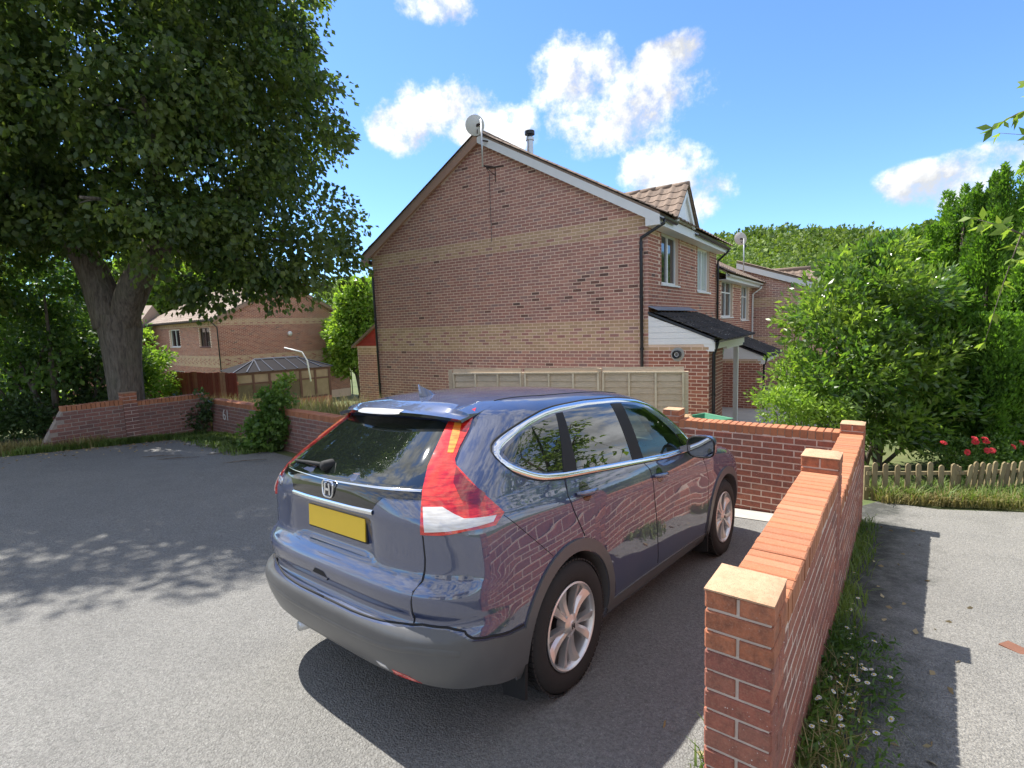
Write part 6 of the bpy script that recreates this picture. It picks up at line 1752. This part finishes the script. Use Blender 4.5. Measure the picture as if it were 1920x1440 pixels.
    ribbon('window_trim', DLO, .030, side, CHROME, car, .007, True, 'both')
    ribbon('window_seal', [(x + (x - .7) * .018, z + (.017 if z > 1.3 else -.017)) for x, z in DLO], .008, side, BLACKM, car, .003, True, 'both')
    # rear window, garnish and chrome lines
    GLR = [(.453, 1.484), (.518, 1.369), (.553, 1.303), (.608, 1.218), (.34, 1.213), (0, 1.207)]
    gl = [(y, z) for y, z in GLR] + [(-y, z) for y, z in GLR[-2::-1]] + [(-.40, 1.497), (-.13, 1.505), (.13, 1.505), (.40, 1.497)]
    rw = patch('rear_window', gl, rear, PRIV, car, .002, .05, False, .004)
    gn = [(.635, 1.21), (.64, 1.178), (.424, 1.172), (.385, 1.14), (.364, 1.105), (-.364, 1.105), (-.385, 1.14), (-.424, 1.172), (-.64, 1.178), (-.635, 1.21), (0, 1.202)]
    patch('tailgate_garnish', gn, rear, BLACKG, car, .003, .05, False, .005)
    ribbon('chrome_strip', [(-.61, 1.214), (-.34, 1.212), (0, 1.205), (.34, 1.212), (.61, 1.214)], .010, rear, CHROME, car, .006)
    ribbon('chrome_bar', [(-.37, 1.098), (-.2, 1.094), (.2, 1.094), (.37, 1.098)], .026, rear, CHROME, car, .010)
    for i in range(9):
        z = 1.25 + i * .026; hw = .30 + (1.49 - z) * .75 * .3
        gap('heater_line', [(-hw, z), (hw, z)], rear, rw, .0011, None)
    heat = plain('heater_copper', (.30, .17, .12), .5)
    for c in rw.children: c.data.materials[0] = heat
    # wiper
    w0, w1 = rear(-.10, 1.268), rear(-.50, 1.252)
    wp_ = MB().tube([T(w0 + Vector((-.03, 0, 0))), T((w0 + w1) / 2 + Vector((-.03, 0, .004))), T(w1 + Vector((-.018, 0, 0)))], [.014, .009, .006], 8).build('rear_wiper', BLACKM, car, smooth=True)
    MB().lathe([(0, -.055), (.026, -.05), (.03, 0), (.03, .01)], 16, T(w0), 'x').build('wiper_pivot', BLACKM, wp_, smooth=True)
    # ---- panels
    RDOOR = [(.045, 1.160), (.55, 1.128), (.960, 1.106), (1.018, 1.051), (1.036, .901), (1.094, .659), (1.138, .362), (.50, .365), (.475, .45), (.42, .585), (.33, .70), (.2, .79), (.112, .828), (.074, .892), (.017, .992), (-.008, 1.069)]
    FDOOR = [(.972, 1.104), (1.4, 1.083), (1.80, 1.078), (2.02, 1.055), (2.061, .953), (2.148, .782), (2.132, .555), (2.10, .362), (1.150, .362), (1.106, .659), (1.048, .901), (1.030, 1.051)]
    for mir in (False, True):
        for nm_, pl, hx, hz in (('rear_door', RDOOR, .165, 1.062), ('front_door', FDOOR, 1.155, .995)):
            d = patch(nm_, pl, side, PAINT, car, .0022, .035, mir, .006)
            hb = side(hx, hz); s_ = -1 if mir else 1; n0 = nrm(hb)
            # handle: bowed bar over a flat dark disc painting the recess's shade
            cup = patch('cup_shade', [(hx + .055 * cos(a), hz - .002 + .052 * sin(a)) for a in np.linspace(0, 2 * pi, 20, endpoint=False)], side, BLACKG, d, .0032, .02, mir, 0)
            pts = []
            for i in range(11):
                f = i / 10; x = hx - .105 + .21 * f; b = side(x, hz + .006 - .012 * f); pts.append(b + Vector((0, .010 + .030 * sin(pi * f) ** .6, 0)))
            MB().tube([T((p.x, p.y * s_, p.z)) for p in pts], [.010, .013, .015, .016, .016, .016, .016, .016, .015, .013, .010], 12).build('handle', PAINT, d, smooth=True)
    gap('panel_gap', RDOOR[1:8] if False else [(.037, 1.165), (-.012, 1.069), (.013, .992), (.071, .892), (.110, .826)], side, body)
    gap('panel_gap', [(.966, 1.110), (1.024, 1.051), (1.042, .901), (1.100, .659), (1.144, .355)], side, body)
    gap('panel_gap', [(2.045, 1.06), (2.066, .953), (2.154, .782), (2.139, .555), (2.108, .355)], side, body)
    GATE = [(.664, 1.10), (.664, 1.04), (.668, .93), (.662, .83), (.640, .79), (.622, .66), (.40, .642), (0, .636)]
    gt = [(y, z) for y, z in GATE] + [(-y, z) for y, z in GATE[-2::-1]] + [(-.43, 1.168), (-.38, 1.13), (-.36, 1.10), (.36, 1.10), (.38, 1.13), (.43, 1.168)]
    gate = patch('tailgate', gt, rear, PAINT, car, .0022, .035, False, .006)
    gap('panel_gap', [(.667, 1.03), (.672, .93), (.666, .83), (.645, .79), (.627, .64)], rear, gate)
    gap('panel_gap', [(-.655, .868), (-.536, .866), (-.30, .832), (-.086, .815), (.1, .816), (.318, .832), (.655, .868)], rear, gate, .0026, None)
    # handle slot
    patch('release_slot', [(-.135, .712), (.005, .708), (-.02, .738), (-.10, .741)], rear, BLACKM, gate, .004, .03, False, 0)
    ribbon('slot_lip', [(-.14, .708), (.01, .704)], .012, rear, PAINT, gate, .010)
    # fuel flap crease
    gap('panel_gap', [(-.538, 1.082), (-.331, .909), (-.20, .80)], side, body, .0018, None)
    # ---- plate, badge, script
    x0 = rear(0, .985).x - .012
    pl = MB().box((x0, -.262, .928), (x0 + .006, .262, 1.042)).build('number_plate', PLATE, car)
    MB().box((x0 + .0065, -.272, .918), (x0 + .012, .272, 1.052)).build('plate_frame', BLACKM, pl)
    bd = rear(0, 1.165); bx = bd.x - .006
    H = MB()
    def hb(y0, z0, y1, z1, w): H.bar((bx - .004, y0, z0), (bx - .004, y1, z1), w, .010, (1, 0, 0))
    zc = 1.165
    for s_ in (-1, 1):
        hb(s_ * .030, zc - .036, s_ * .021, zc + .036, .012) if False else None
        H.bar((bx - .004, s_ * .017, zc + .030), (bx - .004, s_ * .023, zc - .030), .012, .010, (1, 0, 0))
    H.bar((bx - .004, -.02, zc - .002), (bx - .004, .02, zc - .002), .012, .010, (1, 0, 0))
    fr = []
    for i in range(32):
        a = 2 * pi * i / 32; k = 4.0; c_, s_ = cos(a), sin(a); yy = .047 * abs(c_) ** (2 / k) * (1 if c_ > 0 else -1); z_ = .042 * abs(s_) ** (2 / k) * (1 if s_ > 0 else -1)
        fr.append((bx - .004, yy * (1 + .10 * z_ / .042), zc + z_))
    H.tube(fr + fr[:1], .0052, 8, cap=False); H.build('badge', CHROME, car, angle=40)
    def script(txt, size, y, z, name):
        cu = bpy.data.curves.new(name, 'FONT'); cu.body = txt; cu.size = size; cu.extrude = .003; cu.shear = .25
        o = bpy.data.objects.new(name, cu); COL.objects.link(o); bpy.context.view_layer.update()
        me_ = bpy.data.meshes.new_from_object(o.evaluated_get(bpy.context.evaluated_depsgraph_get())); bpy.data.objects.remove(o)
        me_.materials.clear(); me_.materials.append(CHROME); q_ = link(name, me_, gate)
        h = rear(y, z); n = T(nrm(h)); n.z *= .3; n.normalize(); rt = Vector((0, 0, 1)).cross(n).normalized(); up = n.cross(rt)
        p = T(h) + n * .006; q_.matrix_local = Matrix(((rt.x, up.x, n.x, p.x), (rt.y, up.y, n.y, p.y), (rt.z, up.z, n.z, p.z), (0, 0, 0, 1)))
    script('CR-V', .062, -.625, 1.118, 'model_script'); script('i', .05, -.50, 1.04, 'trim_script')
    # ---- lamps
    LP = [(-.345, .515, 1.553), (-.42, .49, 1.530), (-.493, .455, 1.487), (-.642, .518, 1.369), (-.723, .553, 1.303), (-.809, .612, 1.216), (-.866, .661, 1.038), (-.821, .757, 1.041), (-.751, .823, 1.053), (-.609, .867, 1.052), (-.538, .86, 1.092), (-.612, .795, 1.189), (-.64, .726, 1.26), (-.643, .659, 1.308), (-.626, .635, 1.331), (-.559, .606, 1.386), (-.467, .577, 1.455)]
    lw = [(-.842, .652, 1.150), (-.785, .715, 1.150), (-.766, .764, 1.122), (-.742, .803, 1.100), (-.594, .858, 1.090), (-.625, .865, 1.069), (-.788, .794, 1.060), (-.851, .675, 1.052)]
    dk = [(-.60, .80, 1.185), (-.648, .735, 1.245), (-.660, .675, 1.300), (-.690, .69, 1.24), (-.70, .75, 1.17), (-.64, .80, 1.14)]
    am = [(-.49, .505, 1.50), (-.455, .52, 1.50), (-.53, .57, 1.42), (-.60, .60, 1.355), (-.625, .585, 1.355), (-.56, .54, 1.42)]
    f2 = lambda L_: [(Vector(p).dot(e1), p[2]) for p in L_]
    for mir in (False, True):
        lp = patch('tail_lamp', f2(LP), diag, LENS_R, car, .010, .03, mir, .014)
        patch('reverse_lens', f2(lw), diag, LENS_W, lp, .0125, .03, mir, .003)
        patch('side_lens', f2(dk), diag, LENS_D, lp, .0118, .03, mir, .002)
        patch('indicator_lens', f2(am), diag, LENS_Y, lp, .0118, .03, mir, .002)
    # ---- grey cladding
    top = [(-.97, 0, .600), (-.969, .169, .600), (-.953, .44, .607), (-.913, .608, .620), (-.887, .665, .630), (-.836, .778, .630), (-.80, .83, .612), (-.767, .867, .583), (-.66, .885, .560), (-.44, .90, .528)]
    bot = [(-.40, .90, .40), (-.42, .895, .285), (-.70, .875, .352), (-.85, .72, .372), (-.92, .40, .382), (-.94, 0, .384)]
    kz = [(arck(*p), p[2]) for p in top]; kb = [(arck(*p), p[2]) for p in bot]
    for mir in (False, True): bp = patch('rear_bumper', kz + kb, arc, CLAD, car, .010, .035, mir, .016)
    gap('bumper_gap', [(u, z + .012) for u, z in kz], arc, car, .0055)
    ribbon('bumper_crease', [(u, z - .085 + .02 * sin(u)) for u, z in kz[:7]], .05, arc, CLAD, car, .012, False, 'both')
    ribbon('bumper_lip', [(u, z - .235) for u, z in kz[:6]], .02, arc, CLAD, car, .006, False, 'both')
    for hx, nm_ in ((0, 'rear_arch_trim'), (2.62, 'front_arch_trim')):
        a0, a1 = (-12, 196) if hx == 0 else (-12, 192)
        ring = [(hx + .468 * cos(radians(a)), .36 + .468 * sin(radians(a))) for a in range(a0, a1 + 1, 6)] + [(hx + .402 * cos(radians(a)), .36 + .402 * sin(radians(a))) for a in range(a1, a0 - 1, -6)]
        patch(nm_, ring, side, CLAD, car, .010, .035, 'both', .03)
    patch('sill_trim', [(.445, .245), (.455, .338), (1.2, .335), (2.13, .32), (2.17, .235)], side, CLAD, car, .008, .05, 'both', .02)
    fb = [(arck(3.0, .8, .5), .52), (arck(3.5, 0, .5), .52), (arck(3.5, 0, .2), .2), (arck(3.0, .8, .22), .2)]
    for mir in (False, True): patch('front_bumper', fb, arc, CLAD, car, .006, .05, mir, .01)
    red = patch('reflector', [(.50, .405), (.60, .40), (.655, .378), (.50, .378)], rear, LENS_R, car, .012, .03, False, .004)
    patch('broken_lens', [(.40, .415), (.46, .41), (.47, .39), (.415, .395)], rear, LENS_W, car, .012, .03, False, .004)
    for s_ in (-1, 1):
        MB().prism([T((-.40, s_ * .72, .40)), T((-.40, s_ * .885, .42)), T((-.405, s_ * .88, .15)), T((-.405, s_ * .74, .13))], (-.02, 0, 0)).build('mud_flap', BLACKM, car, fix=True)
        MB().prism([T((2.18, s_ * .72, .36)), T((2.18, s_ * .885, .36)), T((2.175, s_ * .88, .15)), T((2.175, s_ * .74, .13))], (-.02, 0, 0)).build('mud_flap', BLACKM, car, fix=True)
    MB().tube([T((-.55, -.45, .25)), T((-.86, -.45, .29))], .03, 12).build('exhaust', METAL, car, smooth=True)
    MB().box((-.55, -.5, .22), (2.3, .5, .34)).build('underbody', BLACKM, car)
    # ---- roof spoiler, brake light, aerial, roof ditch lines
    sp = MB(); rows = []; n = 25
    for i in range(n):
        y = -.55 + 1.10 * i / (n - 1); q_ = abs(y / .55); lip = -.605 + .105 * q_ ** 2.4; zl = 1.548 - .034 * q_ ** 3
        xf_ = -.20 - .06 * q_; hz = bv.ray_cast(Vector((xf_, y, 3)), Vector((0, 0, -1)))[0].z + .001
        m1 = Vector((-.37, y, bv.ray_cast(Vector((-.37, y, 3)), Vector((0, 0, -1)))[0].z + .010)); m2 = Vector((lip + .07, y, max(zl + .010, 0)))
        rows.append([Vector((xf_, y, hz)), m1, Vector(((-.37 + lip) / 2, y, (m1.z + zl) / 2 + .010)), m2, Vector((lip, y, zl - .004)), Vector((lip + .012, y, zl - .022)), Vector((-.47, y, 1.50))])
    k = len(rows[0])
    for r_ in rows: sp.v += [tuple(T(p)) for p in r_]
    for i in range(n - 1):
        for j in range(k - 1): sp.f.append((i * k + j, i * k + j + 1, (i + 1) * k + j + 1, (i + 1) * k + j)); sp.mi.append(1 if j >= 4 else 0)
    for e in (0, n - 1): sp.f.append(tuple(e * k + j for j in range(k))); sp.mi.append(0)
    sp_o = sp.build('roof_spoiler', [PAINT, BLACKG], car, angle=35, fix=True)
    bl = MB(); nn = 12
    for i in range(nn):
        y = -.19 + .38 * i / (nn - 1); lip = -.605 + .085 * abs(y / .535) ** 2.2; ta = .35 + .65 * sin(pi * i / (nn - 1)) ** .5
        bl.v += [tuple(T((lip - .004, y, 1.538 + .012 * ta))), tuple(T((lip + .028, y, 1.552 + .006 * ta))), tuple(T((lip - .006, y, 1.538 - .010 * ta)))]
    for i in range(nn - 1):
        a = i * 3; bl.f += [(a, a + 1, a + 4, a + 3), (a + 2, a, a + 3, a + 5)]; bl.mi += [0, 0]
    bl.build('brake_light', LENS_W, sp_o, smooth=True)
    zr = bv.ray_cast(Vector((-.25, 0, 3)), Vector((0, 0, -1)))[0].z
    fin = MB(); n = 10; prof = []
    for i in range(n):
        f = i / (n - 1); x = -.285 + .15 * f; hgt = .072 * (1 - f ** .75) ** .9 + .001; wd = .028 * sin(pi * min(1, .12 + f * .88)) + .006
        xr_ = x - .012 * (1 - f)
        fin.v += [tuple(T((x, wd, zr - .004))), tuple(T((xr_ - .008 * (1 - f), wd * .25, zr + hgt))), tuple(T((xr_ - .008 * (1 - f), -wd * .25, zr + hgt))), tuple(T((x, -wd, zr - .004)))]
    for i in range(n - 1):
        a = i * 4
        for j in range(3): fin.f.append((a + j, a + j + 1, a + 4 + j + 1, a + 4 + j)); fin.mi.append(0)
    fin.f += [(0, 1, 2, 3), ((n - 1) * 4, (n - 1) * 4 + 3, (n - 1) * 4 + 2, (n - 1) * 4 + 1)]; fin.mi += [0, 0]
    fin.build('aerial_fin', PAINT, car, angle=50, fix=True)
    top_ = lambda u, v: cast((u, v, 3), (0, 0, -1))
    gap('roof_joint', [(-.18, .50), (.2, .525), (.8, .525), (1.25, .50)], top_, body, .004)
    # ---- windscreen, mirrors
    ws = [(-.62, 1.12), (.62, 1.12), (.52, 1.43), (-.52, 1.43)]
    patch('windscreen', ws, front, GLASS, car, .001, .08, False, 0)
    for s_ in (1, -1):
        c = Vector((1.70, s_ * .995, 1.135))
        hs = MB(); rows_ = 12; cols = 24
        for i in range(rows_ + 1):
            f = i / rows_; th = f * pi / 2 * .98; rx = .145 * sin(th) if False else .15 * (1 - (1 - f) ** 2) ; sc_ = (1 - f ** 3.2) ** .5 if f < 1 else 0.02
            for j in range(cols):
                a = 2 * pi * j / cols; kk = 3.2; ca, sa = cos(a), sin(a)
                yy = .112 * abs(ca) ** (2 / kk) * (1 if ca > 0 else -1) * sc_; z_ = .088 * abs(sa) ** (2 / kk) * (1 if sa > 0 else -1) * sc_
                hs.v.append(tuple(T((c.x + .15 * f - .01, c.y + yy, c.z + z_ + .01 * f))))
        for i in range(rows_):
            for j in range(cols): hs.f.append((i * cols + j, i * cols + (j + 1) % cols, (i + 1) * cols + (j + 1) % cols, (i + 1) * cols + j)); hs.mi.append(0)
        hs.f.append(tuple(rows_ * cols + j for j in range(cols))); hs.mi.append(0)
        mo = hs.build('door_mirror', PAINT, car, angle=60, fix=True)
        def ringf(x, k2):
            out = []
            for j in range(28):
                a = 2 * pi * j / 28; kk = 3.2; ca, sa = cos(a), sin(a)
                out.append(T((x, c.y + .112 * k2 * abs(ca) ** (2 / kk) * (1 if ca > 0 else -1), c.z + .088 * k2 * abs(sa) ** (2 / kk) * (1 if sa > 0 else -1))))
            return out
        rim_ = MB(); A_, B_, C_ = ringf(c.x - .012, .99), ringf(c.x - .016, .90), ringf(c.x - .004, .87)
        rim_.add(A_ + B_ + C_, [(j, (j + 1) % 28, 28 + (j + 1) % 28, 28 + j) for j in range(28)] + [(28 + j, 28 + (j + 1) % 28, 56 + (j + 1) % 28, 56 + j) for j in range(28)]); rim_.build('mirror_rim', BLACKM, mo, fix=True)
        MB().add(ringf(c.x - .006, .89), [tuple(range(28))]).build('mirror_glass', plain('mirror_glass', (.55, .6, .66), .01, 1.0) if 'mirror_glass' not in MATS else MATS['mirror_glass'], mo)
        MB().prism([T((1.66, s_ * .82, 1.075)), T((1.80, s_ * .82, 1.075)), T((1.78, s_ * .93, 1.10)), T((1.70, s_ * .93, 1.10))], (0, 0, .05)).build('mirror_arm', PAINT, mo, fix=True)
    # ---- interior
    for s_ in (1, -1):
        y = .36 * s_; st = MB()
        def slab(sec):
            b0 = len(st.v)
            for (x, z, w, d_) in sec:
                for a, b in ((-1, -1), (1, -1), (1, 1), (-1, 1)): st.v.append(tuple(T((x + b * d_, y + a * w, z))))
            for i in range(len(sec) - 1):
                for j in range(4): st.f.append((b0 + i * 4 + j, b0 + i * 4 + (j + 1) % 4, b0 + i * 4 + 4 + (j + 1) % 4, b0 + i * 4 + 4 + j)); st.mi.append(0)
            st.f += [(b0 + 3, b0 + 2, b0 + 1, b0), tuple(b0 + (len(sec) - 1) * 4 + j for j in range(4))]; st.mi += [0, 0]
        slab([(1.30, .78, .22, .26), (1.28, .90, .23, .27), (1.28, .93, .20, .24)])
        slab([(1.06, .88, .22, .07), (1.00, 1.05, .235, .065), (.93, 1.24, .21, .05), (.90, 1.30, .16, .035)])
        so = st.build('seat', SEAT, car, angle=40, fix=True)
        hd = MB(); hd.lathe([(0, 1.29), (.10, 1.30), (.13, 1.36), (.12, 1.43), (.06, 1.46), (0, 1.465)], 16, T((.88, y, 0))); h_ = hd.build('headrest', SEAT, so, smooth=True); h_.scale = (1, 1, 1)
    MB().prism([T((1.72, -.55, .76)), T((1.60, -.55, .98)), T((1.66, -.55, 1.045)), T((2.0, -.55, 1.05)), T((2.0, -.55, .76))], (0, -1.10, 0)).build('dashboard', plain('dash_plastic', (.26, .26, .25), .6), car, fix=True)
    sw = MB(); pts = []
    for i in range(33):
        a = 2 * pi * i / 32; pts.append(T((1.50 + .06 * sin(a), .36 + .185 * cos(a), 1.03 + .170 * sin(a))))
    sw.tube(pts, .014, 8, cap=False); so = sw.build('steering_wheel', plain('steering_grey', (.22, .22, .22), .5), car, smooth=True)
    MB().bar(T((1.50, .20, 1.02)), T((1.50, .52, 1.02)), .03, .06).bar(T((1.50, .36, 1.03)), T((1.62, .36, .98)), .08, .08).build('steering_hub', BLACKM, so)
    # ---- wheels
    def wheel(parent_name, hx, s_):
        o = Vector(T((hx, 0, .352))); sg = -s_                   # outward in car-local y
        R_ = .352; wy0, wy1 = .66, .885
        def yl(y): return sg * y
        ty = MB(); prof = [(.228, .70), (.245, .675), (.30, .664), (.332, .672), (.347, .69), (.352, .715), (.352, .84), (.347, .865), (.333, .882), (.30, .892), (.262, .888), (.240, .878), (.230, .862), (.228, .70)]
        ty.lathe([(r_, yl(y)) for r_, y in prof], 64, o, 'y')
        tyo = ty.build('wheel', TYRE, car, angle=35, fix=True)
        tb = MB()
        for k in range(72):
            a = 2 * pi * k / 72
            for j, (ya, yb) in enumerate(((.685, .725), (.735, .775), (.785, .825), (.835, .875))):
                b = a + (j % 2) * .04
                P_ = [(R_ + .001, b), (R_ + .001, b + .062)]
                q = [o + Vector((r0 * cos(an), yl(yy), -r0 * sin(an))) for r0 in (R_ - .004, R_ + .006) for an in (b, b + .062) for yy in (ya, yb)]
                tb.add(q, [(4, 5, 7, 6), (0, 4, 6, 2), (1, 3, 7, 5), (0, 1, 5, 4), (2, 6, 7, 3)])
        tb.build('tread', TYRE, tyo, fix=True)
        rm = MB(); rm.lathe([(.233, yl(.872)), (.236, yl(.884)), (.228, yl(.889)), (.219, yl(.880)), (.214, yl(.86)), (.205, yl(.76)), (.205, yl(.70)), (.214, yl(.70)), (.222, yl(.86))], 56, o, 'y', closed=True)
        for k in range(5):
            a0 = 2 * pi * k / 5 + .35
            for m_ in (-1, 1):
                def pt(r_, a, y): return o + Vector((r_ * cos(a), yl(y), -r_ * sin(a)))
                ah, ar = a0 + m_ * .13, a0 + m_ * .235; sec = []
                for f in np.linspace(0, 1, 7):
                    r_ = .045 + .178 * f; a = ah + (ar - ah) * f ** 1.3; hw = (.0155 + .0145 * f) / max(r_, .05) * (.75 if f < .15 else 1); y = .878 - .012 * sin(pi * f) - .004 * (1 - f)
                    sec.append([pt(r_, a - m_ * hw * .85, y - .016), pt(r_, a - m_ * hw * .15, y), pt(r_, a + m_ * hw, y + .004), pt(r_, a + m_ * hw * 1.02, y - .035), pt(r_, a - m_ * hw * .9, y - .035)])
                b0 = len(rm.v)
                for s5 in sec: rm.v += [tuple(p) for p in s5]
                for i in range(6):
                    for j in range(5): rm.f.append((b0 + i * 5 + j, b0 + i * 5 + (j + 1) % 5, b0 + i * 5 + 5 + (j + 1) % 5, b0 + i * 5 + 5 + j)); rm.mi.append(0)
        rm.lathe([(0, yl(.888)), (.028, yl(.888)), (.034, yl(.882)), (.060, yl(.872)), (.066, yl(.82))], 24, o, 'y')
        rmo = rm.build('rim', ALLOY, tyo, angle=32, fix=True)
        MB().lathe([(0, yl(.76)), (.14, yl(.76)), (.14, yl(.745)), (.20, yl(.72)), (.206, yl(.70)), (0, yl(.70))], 32, o, 'y').build('brake_disc', BLACKM, tyo, fix=True)
        hm = MB()
        for q in (-1, 1): hm.bar(o + Vector((q * .010, yl(.889), -.013)), o + Vector((q * .0075, yl(.889), .014)), .005, .004)
        hm.bar(o + Vector((-.009, yl(.889), 0)), o + Vector((.009, yl(.889), 0)), .005, .004); hm.build('hub_badge', BLACKM, rmo)
        for k in range(5):
            a = 2 * pi * k / 5 + .35 + pi / 5 * 0; p = o + Vector((.056 * cos(a), yl(.866), -.056 * sin(a)))
            MB().lathe([(0, yl(.872)), (.009, yl(.872)), (.009, yl(.85))], 8, (p.x, 0, p.z), 'y').build('wheel_nut', METAL, rmo, fix=True)
    for hx in (0, 2.62):
        for s_ in (1, -1): wheel('wheel', hx, s_)
    # folded blue cloth on the dashboard
    cl = MB(); n = 9
    for j in range(n):
        for i in range(n): cl.v.append(tuple(T((1.68 + .26 * i / (n - 1), .05 + .36 * j / (n - 1), 1.052 + .045 * abs(sin(i * 1.3 + j * .9)) + .02 * sin(j * 2.1)))))
    for j in range(n - 1):
        for i in range(n - 1): cl.f.append((j * n + i, j * n + i + 1, (j + 1) * n + i + 1, (j + 1) * n + i)); cl.mi.append(0)
    me_ = cl.mesh('sun_shade', BLUECLOTH, smooth=True); o = link('crumpled_cloth', me_); tag(o, 'crumpled pale blue cloth lying on the car dashboard', 'cloth'); o.matrix_world = m4
    return car
build_car()
